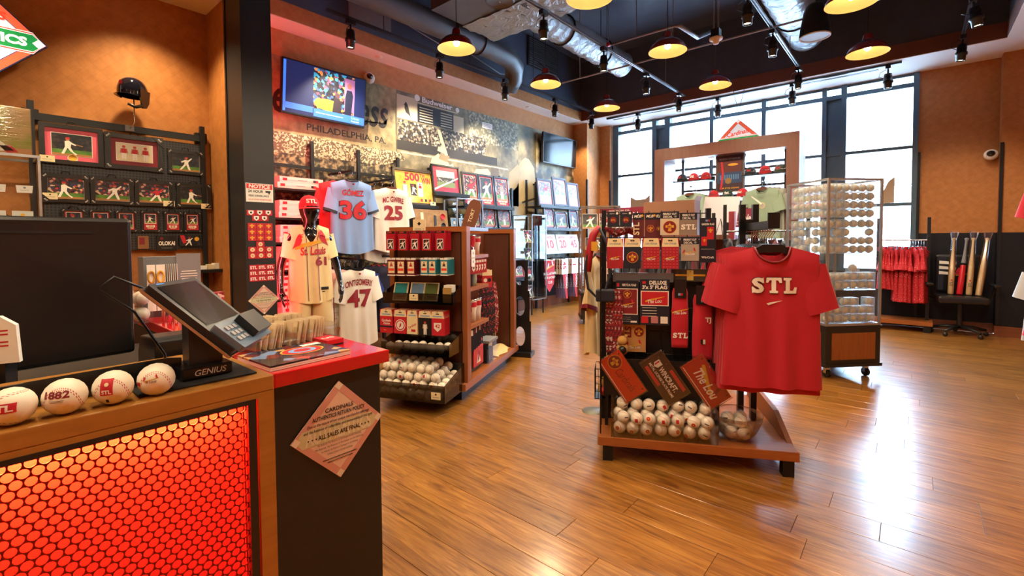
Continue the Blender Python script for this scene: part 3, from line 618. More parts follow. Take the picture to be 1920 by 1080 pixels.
def framed(name, label, w, h, loc, rz, style=0, fw=0.025, fm=None, mount=RED, mw=0.03, group=None, corners=False, tilt=0.0, tagp=None, plaques=0, depth=0.022, inner=True, land=None, clip=False):
    """framed photograph; origin at back centre, front faces local -y"""
    t = thing(name, label, 'framed photo', loc, group=group, rot=(R(tilt), 0, rz)); fm = fm or FRAMEB
    f = MB(); d = -depth
    for a, b_ in (((-w / 2, -h / 2), (w / 2, -h / 2 + fw)), ((-w / 2, h / 2 - fw), (w / 2, h / 2)), ((-w / 2, -h / 2 + fw), (-w / 2 + fw, h / 2 - fw)), ((w / 2 - fw, -h / 2 + fw), (w / 2, h / 2 - fw))): f.box((a[0], d, a[1]), (b_[0], 0, b_[1]), fm)
    f.build('frame', t)
    iw, ih = w - 2 * fw, h - 2 * fw
    MB().box((-iw / 2, d * .45, -ih / 2), (iw / 2, d * .2, ih / 2), mount).build('mount', t)
    p = MB(); pw, ph = iw - 2 * mw, ih - 2 * mw
    if plaques: ph2 = ph * (1 - .36 * plaques); p.M = Matrix.Translation((0, 0, (ph - ph2) / 2))
    else: ph2 = ph
    y = d * .45 - .001
    if inner: p.rect(-pw / 2 - .004, -ph2 / 2 - .004, pw / 2 + .004, ph2 / 2 + .004, WHITE, y)
    picture(p, pw, ph2, y - .0006, style); p.build('picture', t)
    if plaques:
        q = MB(); z0 = -ph / 2; zz = z0 + ph * .15
        for xx in (-pw * .3, 0, pw * .3): q.rect(xx - pw * .12, zz - ph * .07, xx + pw * .12, zz + ph * .09, WHITE if xx else CREAM, y - .0003); figure(q, xx, zz + .01 * ph, ph * .13, RED, WHITE, y - .0008, 'stand')
        q.rect(-pw * .3, z0, pw * .3, z0 + ph * .05, CREAM, y - .0003); q.build('plaque_row', t)
    if corners:
        c = min(w, h) * .28
        for sx, sz in ((-1, -1), (1, -1), (1, 1), (-1, 1)):
            X, Z = sx * (w / 2 + .003), sz * (h / 2 + .003)
            k = MB().prism([(X, Z), (X - sx * c, Z), (X, Z - sz * c)], d - .006, .002, FRAMEB)
            k.text('PHT', X - sx * c * .30, Z - sz * c * .30, c * .16, WHITE, d - .0065, .02, 0, -sx * sz * PI / 4); k.build('corner_guard', t)
    if clip: MB().tube([(-.03, 0, h / 2), (-.02, -.01, h / 2 + .03), (.02, -.01, h / 2 + .03), (.03, 0, h / 2)], .003, BLACKP).build('hook', t)
    if tagp:
        k = MB().box((tagp[0] - .045, d - .004, tagp[1] - .026), (tagp[0] + .045, d - .002, tagp[1] + .026), CREAM)
        k.disc(tagp[0], tagp[1] + .012, .006, INK, d - .0045, 10); k.rect(tagp[0] - .03, tagp[1] - .008, tagp[0] + .03, tagp[1] - .005, GREY, d - .0045); k.build('price_tag', t)
    return t
def cloth(name, c, rough=0.8, var=0.06, rib=0):
    if name in MATS: return MATS[name]
    m, n, l, p = nt(name); p.inputs['Roughness'].default_value = rough; p.inputs['Sheen Weight'].default_value = 0.12
    tc = n.new('ShaderNodeTexCoord'); v = n.new('ShaderNodeTexNoise'); v.inputs['Scale'].default_value = 220; v.inputs['Detail'].default_value = 3; l.new(tc.outputs['Object'], v.inputs['Vector'])
    w_ = n.new('ShaderNodeTexNoise'); w_.inputs['Scale'].default_value = 7; l.new(tc.outputs['Object'], w_.inputs['Vector'])
    mx = n.new('ShaderNodeMix'); mx.data_type = 'RGBA'; mx.inputs['A'].default_value = tuple(x * (1 - var) for x in c) + (1,); mx.inputs['B'].default_value = tuple(min(1, x * (1 + var)) for x in c) + (1,)
    l.new(v.outputs['Fac'], mx.inputs['Factor']); l.new(mx.outputs['Result'], p.inputs['Base Color'])
    b = n.new('ShaderNodeBump'); b.inputs['Strength'].default_value = 0.25; b.inputs['Distance'].default_value = 0.02; l.new(w_.outputs['Fac'], b.inputs['Height']); l.new(b.outputs['Normal'], p.inputs['Normal'])
    MATS[name] = m; return m
class Garment:
    """short-sleeved top hanging from z=0 (neck base); front faces -y"""
    def __init__(s, w=0.26, h=0.72, m=None, d=0.07, slope=0.32, nw=0.09, drop=0.09, sl=0.17, sdrop=0.17, cuff=None, collar=None, seed=1, rip=0.012, flare=0.03, sleeve=None, hemcurve=0.0, vneck=False, sdepth=0.038):
        s.w, s.h, s.d, s.slope, s.nw, s.drop, s.rip, s.flare, s.hc = w, h, d, slope, nw, drop, rip, flare, hemcurve
        r = random.Random(seed); s.ph = [r.uniform(0, 6) for _ in range(4)]; s.vneck = vneck
        s.mb = MB(); NT, NC = 28, 80; vs = []; fs = []
        for i in range(NT + 1):
            t = i / NT
            for k in range(NC):
                a = 2 * PI * k / NC; c, q = math.cos(a), math.sin(a)
                cx = math.copysign(abs(c) ** .9, c); x = s.W(t) * cx; front = q < 0
                vs.append((x, s.Y(x, t, front, abs(q) ** .6), s.Z(x, t, front)))
        for i in range(NT):
            for k in range(NC): k2 = (k + 1) % NC; fs.append((i * NC + k, i * NC + k2, (i + 1) * NC + k2, (i + 1) * NC + k))
        s.mb.add(vs, fs, m, True)
        for sg in (-1, 1):
            rv = []; zs = -slope * (w - nw); NS = 10; N2 = 16
            for i in range(NS):
                u = i / (NS - 1); cx = sg * (w * .68 + (w * .27 + sl * .2) * u); cz = zs - .085 - (sdrop + .035) * u; hh = .118 - .024 * u; dd = sdepth * (.35 + .85 * u)
                ax = Vector((sg * .30, 0, -.95)).normalized(); up = Vector((-ax.z * sg, 0, ax.x * sg))
                for k in range(N2):
                    a = 2 * PI * k / N2; o = up * (hh * math.cos(a)); yy = dd * math.sin(a) + .008 * math.sin(3 * a + u * 3 + s.ph[0]) * u
                    rv.append((cx + o.x, yy, cz + o.z))
            sf = [(i * N2 + k, i * N2 + (k + 1) % N2, (i + 1) * N2 + (k + 1) % N2, (i + 1) * N2 + k) for i in range(NS - 1) for k in range(N2)]
            n1 = N2 * (NS - 2)
            s.mb.add(rv, sf[:n1], sleeve or m, True); s.mb.add(rv, sf[n1:], cuff or sleeve or m, True)
        if collar:
            for fr in (True, False):
                pts = [(x, s.Y(x, 1, fr, 1) - (.004 if fr else -.004), s.Z(x, 1, fr)) for x in [nw * (-1 + 2 * k / 12) for k in range(13)]]
                s.mb.tube(pts, .007, collar, 5)
    def W(s, t): return s.w + s.flare * (1 - t) ** 2
    def Z(s, x, t, front):
        zt = -s.slope * max(abs(x) - s.nw, 0)
        if abs(x) < s.nw: zt -= (s.drop if front else .012) * ((1 - abs(x) / s.nw) if s.vneck and front else (1 - (x / s.nw) ** 2) ** .6)
        hem = -s.h + s.hc * (x / s.w) ** 2
        return hem + t * (zt - hem)
    def Y(s, x, t, front, q):
        e = max(0.0, 1 - (x / s.W(t)) ** 2) ** .5
        dt = s.d * (.55 + .45 * (1 - t)) if t < .86 else s.d * (.55 + .063) * (1 - (t - .86) / .14) ** .6 + .012
        if t > .9 and abs(x) < s.nw: dt = max(dt, .012 + .045 * (1 - (x / s.nw) ** 2))
        y = dt * min(q, e + .25)
        rp = s.rip * (1 - t) ** .7 * (math.sin(9 * x / s.w + s.ph[0]) + .5 * math.sin(13 * x / s.w + s.ph[1] + 2 * t)) * (1 if q > .3 else 0)
        return (-(y) if front else y) + rp
    def fy(s, x, z, front=True):
        zt = -s.slope * max(abs(x) - s.nw, 0); hem = -s.h + s.hc * (x / s.w) ** 2
        t = min(.99, max(0, (z - hem) / (zt - hem))); e = max(0.0, 1 - (min(abs(x) / s.W(t), .999)) ** 2)
        return s.Y(x, t, front, e ** .3)
    def stick(s, deco, off=.008, front=True, fine=.022):
        """press a flat print (xz) on to the cloth, cut fine enough to follow it"""
        refine(deco, fine); sg = -1 if front else 1
        deco.v = [(x, s.fy(x, z, front) + sg * off + y, z) for x, y, z in deco.v]
        return deco
def hanger_mb(m, w=0.19, hook=CHROME):
    b = MB(); b.tube([(0, 0, .02), (0, 0, .06), (.018, 0, .085), (0, 0, .105), (-.02, 0, .09)], .003, hook, 6)
    b.prism([(-w, -.075), (-w, -.095), (-.05, -.03), (.05, -.03), (w, -.095), (w, -.075), (.05, .015), (-.05, .015)], -.008, .008, m); return b
def slab_STL(b, x, z, h, m, y, edge=None):
    """old-style STL lettering with flared slab ends"""
    k = h
    T = [(-.42, .5), (-.46, .18), (-.32, .16), (-.24, .32), (-.12, .32), (-.13, .0), (-.12, -.32), (-.24, -.36), (-.22, -.5), (.22, -.5), (.24, -.36), (.12, -.32), (.13, .0), (.12, .32), (.24, .32), (.32, .16), (.46, .18), (.42, .5)]
    L = [(-.36, .5), (-.36, .34), (-.24, .32), (-.24, -.32), (-.36, -.36), (-.34, -.5), (.40, -.5), (.44, -.12), (.30, -.10), (.22, -.32), (.02, -.32), (.02, .32), (.12, .36), (.12, .5)]
    for pts, dx in ((T, .02), (L, .92)):
        if edge: b.shape([(x + (a * 1.06 + dx) * k, z + c * 1.08 * k) for a, c in pts], edge, y + .0008)
        b.shape([(x + (a + dx) * k, z + c * k) for a, c in pts], m, y)
    if edge: b.text('S', x - .92 * k, z, h * 1.08, edge, y + .0008, .075, 0, 0, .82 * h)
    b.text('S', x - .92 * k, z, h, m, y, .05, 0, 0, .74 * h)
    b.shape([(x - 1.28 * k, z - .5 * k), (x - 1.30 * k, z - .12 * k), (x - 1.20 * k, z - .14 * k), (x - 1.14 * k, z - .46 * k)], m, y - .0004)
    b.shape([(x - .58 * k, z + .5 * k), (x - .55 * k, z + .14 * k), (x - .66 * k, z + .16 * k), (x - .72 * k, z + .44 * k)], m, y - .0004)
def cap_parts(t, crown, brim, logo=None, logom=WHITE):
    b = MB(); n, k = 24, 8; vs = []; fs = []
    for i in range(k + 1):
        a = PI / 2 * i / k; r = .095 * math.cos(a) ** .8; z = .13 * math.sin(a) ** .9
        for j in range(n): an = 2 * PI * j / n; vs.append((r * math.cos(an) * .92, r * math.sin(an) * 1.05, z))
    for i in range(k):
        for j in range(n): j2 = (j + 1) % n; fs.append((i * n + j, i * n + j2, (i + 1) * n + j2, (i + 1) * n + j))
    b.add(vs, fs, crown, True); b.sphere((0, 0, .13), .008, crown, 8, 6); b.build('crown', t)
    q = MB(); vs = []; fs = []
    for i in range(15):
        a = PI + PI * i / 14; ca, sa = math.cos(a), math.sin(a)
        for j in range(5): u = j / 4; vs.append((.088 * ca * (1 + .02 * u), .098 * sa - (.075 * u * abs(sa) ** .7), .004 - .018 * u * abs(sa) - .016 * abs(ca) ** 2 * u))
    for i in range(14):
        for j in range(4): c = i * 5 + j; fs.append((c, c + 1, c + 6, c + 5))
    q.add(vs, fs, brim, True); q.build('brim', t)
    if logo:
        g = MB(); g.text(logo, 0, .065, .045, logom, 0, .03)
        g.v = [(x, -.100 * math.sqrt(max(.05, 1 - (z / .15) ** 2)) * math.sqrt(max(.1, 1 - (x / .1) ** 2)) - .006, z) for x, y, z in g.v]; g.build('badge', t)
# ------------------------------------------------------------------ sales counter
LAM = mat('black_laminate', (0.012, 0.011, 0.011), 0.4, var=0.2, scale=140, bump=0.05)
REDTOP = mat('red_countertop', hexc('#c5141c'), 0.12, coat=0.6, var=0.08, scale=300)
ct = thing('wood_counter', 'tan wooden service counter with glowing red honeycomb front panel', 'counter', (-1.30, 0.53, 0))
MB().box((-.46, -1.9, .98), (0, 0, 1.02), TAN).build('top', ct, bevel=.003)
bd = MB(); bd.box((-.46, -1.9, 0), (-.02, -.04, .1), TAN); bd.box((-.46, -1.9, .1), (-.42, -.04, .98), TAN); bd.box((-.42, -.04, 0), (0, 0, .98), TAN); bd.box((-.02, -1.9, .965), (0, -.04, .98), TAN); bd.box((-.02, -1.9, 0), (0, -.04, .1), TAN)
bd.build('carcass', ct)
hr = MB()
for a, b_ in (((-.024, -1.9, .955), (.002, -.046, .967)), ((-.024, -.066, .1), (.002, -.046, .955))): hr.box(a, b_, BLACKP)
hr.build('panel_frame', ct)
GLOW = emis('red_light_diffuser', (1.0, 0.010, 0.008), 0.5)
MB().box((-.085, -1.9, .1), (-.08, -.05, .96), GLOW).build('light_panel', ct)
ht = MB(); HEXM = mat('red_honeycomb_plastic', hexc('#7a0a08'), 0.35, var=0.05); dx = .0212; dz = dx * .866; rr = .0094
for j in range(int(.85 / dz)):
    for i in range(int(.80 / dx)):
        y = -.066 - dx / 2 - i * dx - (dx / 2 if j % 2 else 0); z = .955 - dz / 2 - j * dz
        o_, i_ = [], []
        for k in range(12):
            a = 2 * PI * k / 12; hexr = (dx / 2 + .0002) / math.cos(((a + PI / 6) % (PI / 3)) - PI / 6) if True else 0
            o_.append((-.012, y + hexr * math.cos(a), z + hexr * math.sin(a))); i_.append((-.012, y + rr * math.cos(a), z + rr * math.sin(a)))
        ht.add(o_ + i_ + [(-.016, p[1], p[2]) for p in i_], [(k, (k + 1) % 12, 12 + (k + 1) % 12, 12 + k) for k in range(12)] + [(12 + k, 12 + (k + 1) % 12, 24 + (k + 1) % 12, 24 + k) for k in range(12)], HEXM)
o = ht.build('honeycomb', ct); o['kind'] = 'stuff'
l = light('panel_tube_glow', 'AREA', (-.026, -.9, .953), 55.0, (1.0, .24, .05), rot=(0, R(22), 0), shape='RECTANGLE', size=.012, size_y=1.65); l.parent = ct
rc = thing('red_counter', 'glossy red topped counter on a black base beside the wooden counter', 'counter', (-1.465, 1.01, 0))
MB().box((-1.95, -.41, .93), (0, 0, .975), REDTOP).build('worktop', rc, bevel=.004)
MB().box((-.30, -.478, .93), (0, -.4105, .975), REDTOP).build('worktop', rc)
MB().box((-1.9, -.41, 0), (-.02, -.03, .93), LAM).build('base', rc)
MB().box((-.30, -.478, 0), (-.02, -.4105, .93), LAM).build('base', rc)
wt = thing('cashier_desk', 'low black cashier desk behind the wooden counter', 'desk', (-1.77, 0.59, 0))
MB().box((-1.0, -2.0, .86), (0, 0, .90), LAM).build('desktop', wt); MB().box((-1.0, -2.0, 0), (-.96, 0, .86), LAM).build('back_panel', wt)
def diamond_sign(label, loc, rz, s, parent=None):
    t = thing('diamond_sign', label, 'sign', loc, rz); q = s / math.sqrt(2)
    MB().prism([(0, -q), (q, 0), (0, q), (-q, 0)], -.004, 0, fh('#e3c3b2')).build('board', t)
    b = MB(); k = q / .165
    for (a0, b0), (a1, b1) in (((0, -q), (q, 0)), ((q, 0), (0, q)), ((0, q), (-q, 0)), ((-q, 0), (0, -q))):
        b.shape([(a0, b0), (a1, b1), (a1 * .8, b1 * .8), (a0 * .8, b0 * .8)], fh('#d39a90'), -.0045)
    b.shape([(-.9 * q, .0), (-.78 * q, .17 * q), (.72 * q, .17 * q), (.9 * q, 0), (.72 * q, -.17 * q), (-.78 * q, -.17 * q)], fh('#c9c39a'), -.0048)
    b.text('AUTHENTICS', 0, 0, .05 * k, fh('#dcd3bb'), -.0051, .03, 0, 0, 1.45 * q)
    for a, c in ((0, .9), (0, -.9), (.9, 0), (-.9, 0)): b.shape([(a * q + u * .09 * q, c * q + v_ * .09 * q) for u, v_ in ((0, -1), (1, 0), (0, 1), (-1, 0))], fh('#e6d8c8'), -.005)
    b.build('artwork', t)
    b = MB(); y = -.0056
    b.text('CARDINALS', 0, .46 * q, .085 * q, INK, y, .02); b.text('AUTHENTICS RETURN POLICY', 0, .34 * q, .085 * q, INK, y, .02, 0, 0, 1.15 * q)
    b.text('Due to the nature of our unique merchandise offerings', 0, .22 * q, .075 * q, INK, y, .01, .2, 0, 1.35 * q); b.text('and the business of collectibles and memorabilia of this type', 0, .12 * q, .075 * q, INK, y, .01, .2, 0, 1.5 * q)
    b.text('ALL SALES ARE FINAL', 0, -.04 * q, .095 * q, INK, y, .02, 0, 0, .92 * q)
    for a in (-.66, -.58, -.50, .50, .58, .66): b.disc(a * q, -.04 * q, .016 * q, INK, y, 8)
    for i, ww in enumerate((.95, 1.05, .8, .55)): b.text('No Refunds, No Returns or Exchanges on the following', 0, (-.20 - i * .075) * q, .05 * q, INK, y, .0, .1, 0, ww * q)
    for i, ww in enumerate((.75, .55)): b.rect(-ww * q / 2, (-.54 - i * .06) * q, ww * q / 2, (-.525 - i * .06) * q, INK, y)
    b.build('lettering', t); return t
diamond_sign('large diamond return policy sign on the black counter panel', (-1.482, .815, .735), R(90), .236)
# register equipment
mp_ = tag(MB().box((-.12, -.135, 0), (.115, .12, .004), mat('rubber_mat', (.01, .01, .01), .7)).build('counter_mat', loc=(-1.46, .385, 1.021)), 'thin black mat under the card terminal', 'mat')
SCR = mat('dark_screen', (0.012, 0.013, 0.012), 0.12, coat=0.4)
t = thing('card_terminal', 'black card payment terminal with tilted screen and curved silver edge', 'terminal', (-1.455, .41, 1.026), R(90))
def tfix(b): return b
t.scale = (.86, .86, .86)
MB().box((-.075, -.075, 0), (.06, .06, .035), BLACKP).build('base', t, bevel=.004)
MB().text('GENIUS', 0.0, .018, .018, WHITE, -.0765, .012, .2).build('lettering', t)
MB().box((-.045, -.035, .035), (.045, .03, .16), mat('slate_stand', (.03, .035, .045), .35)).build('post', t)
T = Matrix.Translation((.0, -.03, .175)) @ Matrix.Rotation(R(50), 4, 'Z') @ Matrix.Rotation(R(-48), 4, 'X')
hd = MB(); hd.M = T
hd.prism([(-.125, -.15), (.125, -.15), (.13, .14), (-.13, .14)], -.03, .0, BLACKP); hd.build('housing', t, bevel=.006)
bz = MB(); bz.M = T; bz.prism([(-.132, -.155), (.132, -.155), (.136, .145), (-.136, .145)], -.012, -.004, CHROME); bz.build('silver_band', t)
sc_ = MB(); sc_.M = T; sc_.rect(-.108, -.045, .108, .125, SCR, -.0315); sc_.rect(-.10, .132, -.06, .137, fh('#3a7fd0'), -.0315); sc_.build('screen', t)
rd = MB(); rd.M = T; LB = mat('blue_grey_plastic', (.10, .16, .24), .25, coat=.4)
rd.prism([(-.115, -.165), (.115, -.165), (.12, -.06), (-.12, -.06)], -.05, -.03, LB); rd.prism([(-.02, -.15), (.10, -.15), (.11, -.07), (-.01, -.07)], -.075, -.05, BLACKP)
rd.build('card_reader', t, bevel=.006)
ky = MB(); ky.M = T
for i in range(3):
    for j in range(3): ky.box((-.10 + i * .024, -.054, -.14 + j * .022), (-.083 + i * .024, -.05, -.126 + j * .022), GREY)
ky.build('keypad', t)
MB().tube([(-.13, .06, .27), (-.2, .05, .31), (-.24, .03, .28), (-.15, .08, .2), (-.07, .12, .05), (-.05, .2, -.02)], .004, BLACKP).build('cable', t)
t = thing('receipt_printer', 'black receipt printer with sloping front behind the card terminal', 'printer', (-1.92, .49, .90), R(90))
b = MB(); pr = [(-.115, 0), (.115, 0), (.115, .10), (.08, .16), (-.10, .175), (-.115, .16)]
b.add([(-.11, y, z) for y, z in pr] + [(.11, y, z) for y, z in pr], [tuple(range(5, -1, -1)), tuple(range(6, 12))] + [(i, (i + 1) % 6, 6 + (i + 1) % 6, 6 + i) for i in range(6)], BLACKP); b.build('body', t, bevel=.006)
MB().text('EPSON', .03, .075, .02, GREY, -.117, .02).build('lettering', t); MB().box((-.10, -.118, .035), (.10, -.114, .05), GREY).build('paper_slot', t)
t = thing('monitor', 'large black computer monitor seen from behind at left', 'monitor', (-2.0, .36, 1.01), R(97))
MB().box((-.86, -.03, 0), (0, .03, .445), BLACKP).build('housing', t, bevel=.012); MB().box((-.78, -.032, .395), (-.10, -.029, .403), INK).build('vent_slot', t)
MB().box((-.5, .0, -.11), (-.36, .05, .02), BLACKP).build('stand', t); MB().box((-.55, -.09, -.11), (-.3, .12, -.1), BLACKP).build('foot', t)
t = thing('note_card', 'folded white notice card with red writing at the left edge', 'card', (-1.86, .0, 1.06), R(70))
b = MB(); b.prism([(-.16, 0), (.10, 0), (.095, .10), (.065, .125), (-.16, .13)], -.02, 0.0, WHITE); b.build('card', t)
b = MB()
for z in (.045, .055, .075, .085): b.rect(-.14, z, .08, z + .004, RED, -.0205)
b.build('printing', t); MB().box((-.1, -.015, -.16), (.07, .06, 0), BLACKP).build('holder', t)
ball_tray = tag(MB().prism([(-.62, .0), (.0, .0), (-.0, .055), (-.03, .06), (-.62, .05)], -.004, .004, mat('smoked_acrylic', (.015, .015, .016), .15)).build('ball_stop', loc=(-1.45, .36, 1.021), rz=R(90)), 'smoky acrylic stop bar behind the four counter baseballs', 'acrylic bar')
bz_ = [(.052, 'STL', 'partly cut baseball with a red lettered patch at the left edge'), (.128, '1882', 'baseball printed with a dark red year on the counter'), (.206, 'P', 'baseball with a red flag patch on the counter'), (.284, 'B', 'baseball with birds and script on the counter, nearest the terminal')]
for y, kind, lb in bz_:
    t = thing('baseball', lb, 'baseball', (-1.345, y, 1.057), R(62), 'souvenir baseballs along the counter')
    o = bpy.data.objects.new('cover', BALLMESH); col.objects.link(o); o.parent = t; o.rotation_euler = (0, R(90), R(-80)) if kind != 'STL' else (R(90), 0, 0)
    b = MB()
    if kind == 'STL': b.rect(-.021, -.004, .021, .014, RED); b.text('STL', 0, .005, .013, WHITE, -.0004, .04, 0, 0, .034)
    elif kind == '1882': b.text('1882', 0, .012, .014, DRED, 0, .03, 0, 0, .040); b.rect(-.012, .0, .012, .001, GREY); b.rect(-.01, -.003, .01, -.002, GREY)
    elif kind == 'P': b.rect(-.011, -.008, .011, .026, RED); b.text('STL', 0, -.001, .009, WHITE, -.0004, .04, 0, 0, .017); b.disc(0, .015, .004, CREAM, -.0004, 8); b.rect(-.003, -.026, .002, -.018, INK)
    else: birds_on_bat(b, 0, .008, .034, 0, 'St. Louis', wm=DRED); b.rect(-.030, -.006, -.022, .002, RED)
    wrap_ball(b).build('printing', t)
t = thing('power_cable_bundle', 'grey looped cables behind the counter at left', 'cable', (-1.86, -.12, .905), R(90))
for i in range(3): MB().tube([(.05 + i * .05, 0, .0), (.10 + i * .05, -.02, .10 - i * .02), (.22 + i * .05, -.03, .09 - i * .02), (.33 + i * .03, -.02, .03), (.36 + i * .04, 0, .0)], .006, (BLACKP, GREY, SKY)[i]).build('cable', t)
# programmes, card organiser, small box on the red counter
MAGC = noisy('programme_cover', [hexc('#1c2742'), hexc('#6e1f28'), hexc('#b53a3c'), hexc('#6f90bd'), hexc('#c9a26b'), hexc('#22202a')], 22, .15, 'voronoi')
t = thing('programme_stack', 'stack of glossy printed programmes on the red counter', 'magazine', (-1.62, .735, .976), R(93))
for i in range(3): MB().box((-.14, -.115, i * .006), (.14, .115, i * .006 + .005), MAGC if i == 2 else WHITE).build('programme', t)
b = MB(); y = .0176
for r_, m_ in ((.075, GOLD), (.068, RED), (.048, SKY), (.03, RED)): b.add([(.03 + r_ * math.cos(2 * PI * k / 24), .01 + r_ * .72 * math.sin(2 * PI * k / 24), y + (.08 - r_) * .01) for k in range(24)], [tuple(range(24))], m_)
b.add([(.06, .06, y), (.13, .06, y), (.13, .09, y), (.06, .09, y)], [(0, 1, 2, 3)], WHITE); b.build('cover_emblem', t)
t = thing('card_organiser', 'clear acrylic tray of sleeved cards on the red counter', 'card tray', (-1.93, .80, .976), R(8))
b = MB()
for a, c in (((-.17, -.16, 0), (.17, -.157, .05)), ((-.17, .157, 0), (.17, .16, .07)), ((-.17, -.16, 0), (-.167, .16, .06)), ((.167, -.16, 0), (.17, .16, .06)), ((-.002, -.16, 0), (.002, .16, .055)), ((-.17, -.16, 0), (.17, .16, .003)), ((-.17, -.02, 0), (.17, -.017, .055))): b.box(a, c, ACRYL)
b.build('tray', t)
CARD = fh('#d9c3a0'); cd = None
for j, y0 in enumerate((-.145, .0)):
    for sx in (-.085, .085):
        for i in range(14):
            hgt = .075 + rnd.uniform(-.006, .012); yy = y0 + i * .0095
            if cd is None: cd = MB().box((-.034, -.002, 0), (.034, .002, .088), CARD).build('card', t)
            else: cd = cd.copy(); col.objects.link(cd)
            cd.location = (sx + rnd.uniform(-.035, .035) * .6, yy, .004); cd.rotation_euler = (R(rnd.uniform(-14, -6)), 0, R(rnd.uniform(-3, 3)))
t = thing('card_box', 'small red box with white letters on the red counter edge', 'box', (-1.735, .915, .976), R(95))
MB().box((-.035, -.05, 0), (.035, .05, .022), NAVY).build('box', t); b = MB(); b.box((-.0355, -.0505, .006), (.0355, .0505, .0225), RED)
vs, fs, tw, th = text_mesh('US', .03, 0); b.add([(x * .045, y_ * .03, .0232) for x, y_, z in vs], fs, WHITE); b.build('lid', t)
# ------------------------------------------------------------------ register wall
def pegmat():
    m, n, l, p = nt('perforated_black_panel'); p.inputs['Roughness'].default_value = .45
    tc = n.new('ShaderNodeTexCoord'); v = n.new('ShaderNodeTexVoronoi'); v.inputs['Scale'].default_value = 42; v.inputs['Randomness'].default_value = 0; v.voronoi_dimensions = '2D'
    sp = n.new('ShaderNodeSeparateXYZ'); cb = n.new('ShaderNodeCombineXYZ'); l.new(tc.outputs['Object'], sp.inputs[0]); l.new(sp.outputs[0], cb.inputs[0]); l.new(sp.outputs[2], cb.inputs[1]); l.new(cb.outputs[0], v.inputs['Vector']); r = n.new('ShaderNodeValToRGB'); r.color_ramp.elements[0].color = (.003, .003, .003, 1); r.color_ramp.elements[1].color = (.035, .04, .05, 1)
    r.color_ramp.elements[0].position = .30; r.color_ramp.elements[1].position = .34; l.new(v.outputs['Distance'], r.inputs[0]); l.new(r.outputs[0], p.inputs['Base Color']); return m
PEG = pegmat(); UP = R(90)
t = thing('pegboard_rack', 'black perforated display rack on the mustard register wall', 'rack', (-5.5, .98, 0), UP)
MB().box((-.545, -.06, 1.30), (.585, -.045, 2.34), PEG).build('panel', t)
for x in (-.60, .60):
    MB().box((x - .02, -.09, .0), (x + .02, -.05, 2.52), BLACK).build('post', t); MB().box((x - .05, -.05, 2.36), (x + .05, 0, 2.46), BLACK).build('bracket', t)
MB().box((-.58, -.075, 2.37), (.58, -.045, 2.43), BLACK).build('top_bar', t)
MB().box((.50, -.28, 1.07), (.72, -.02, 1.10), BLACK).build('shelf', t)
PX = -5.432
gr = 'framed photos on the register wall'
def rf(label, y0, y1, z0, z1, style, **k): return framed('framed_photo', label, y1 - y0, z1 - z0, (PX, (y0 + y1) / 2, (z0 + z1) / 2), UP, style, group=gr, clip=True, **k)
rf('wide framed batter photo in a pink mount with gold medallion, top left of the rack', .42, .82, 2.03, 2.36, 4, mount=PINK, mw=.04, fw=.035, tagp=(-.155, -.13))
rf('framed photo of three men in red shirts, top centre of the rack', .83, 1.25, 2.03, 2.345, 'trio', mount=DRED, mw=.04, fw=.04, corners=True)
rf('small framed pitcher photo, top right of the rack', 1.29, 1.58, 2.03, 2.26, 1, mw=.002, fw=.03, corners=True)
for y0, y1, st, lb, tg in ((.43, .715, 0, 'framed batter photo, second row at the left edge', (-.10, -.07)), (.725, 1.02, 2, 'framed catcher photo, second row, second from left', None), (1.03, 1.32, 3, 'framed red pitcher photo, second row, third from left', (.11, -.09)), (1.35, 1.64, 4, 'framed swinging batter photo, second row, at the right edge', (.10, -.10))):
    rf(lb, y0, y1, 1.71, 1.945, st, mw=.002, fw=.03, corners=True, tagp=tg)
for y0, lb in ((.54, 'left'), (.715, 'middle'), (.89, 'right')): rf('small clip framed photo half hidden by the monitor, %s of three' % lb, y0, y0 + .145, 1.47, 1.655, 0, mw=.012, fw=.016, corners=True)
for i, (y0, lb) in enumerate(((1.07, 'left'), (1.245, 'middle'), (1.405, 'right'))): rf('small upright plaque with red mount right of the monitor, %s of three' % lb, y0, y0 + .138, 1.47, 1.66, i, mw=.012, fw=.018, corners=True, plaques=1)
for o_ in []: pass
t = thing('medallion', 'round gold medallion on the pink framed mount', 'medallion', (PX - .0, .62, 2.085), UP)
t = t
MB().lathe([(.001, -.004), (.026, -.004), (.028, 0)], GOLD, 20, M=Matrix.Translation((0, -.0235, 0)) @ Matrix.Rotation(R(90), 4, 'X')).build('medal', t); MB().lathe([(.026, -.001), (.034, -.001), (.034, 0)], WHITE, 20, M=Matrix.Translation((0, -.0225, 0)) @ Matrix.Rotation(R(90), 4, 'X')).build('ring', t)
t = thing('wristband_sign', 'small black header card with white capitals on the rack', 'sign', (PX, 1.26, 1.36), UP)
MB().box((-.08, -.012, -.07), (.08, 0, .07), BLACKP).build('card', t); b = MB(); b.text('OLOKAI', 0, .0, .04, WHITE, -.0125, .04, 0, 0, .13); b.text('THE TEAM BRACELET', 0, -.045, .012, GREY, -.0125, .0, 0, 0, .09); b.disc(-.04, .045, .014, DRED, -.0125); b.build('lettering', t)
t = thing('blister_pack', 'dark card pack with a white pitcher on the rack', 'card pack', (PX, 1.45, 1.385), UP); MB().box((-.09, -.02, -.055), (.09, 0, .055), BLACKP).build('pack', t)
b = MB(); b.rect(-.085, -.05, .085, .05, CROWDB, -.0205); figure(b, -.01, -.005, .085, WHITE, WHITE, -.0209, 'pitch', RED); b.disc(.055, .015, .02, GOLD, -.0212); b.shape([(-.085, .05), (-.05, .05), (-.03, -.02), (-.06, -.03)], RED, -.0212); b.build('printing', t)
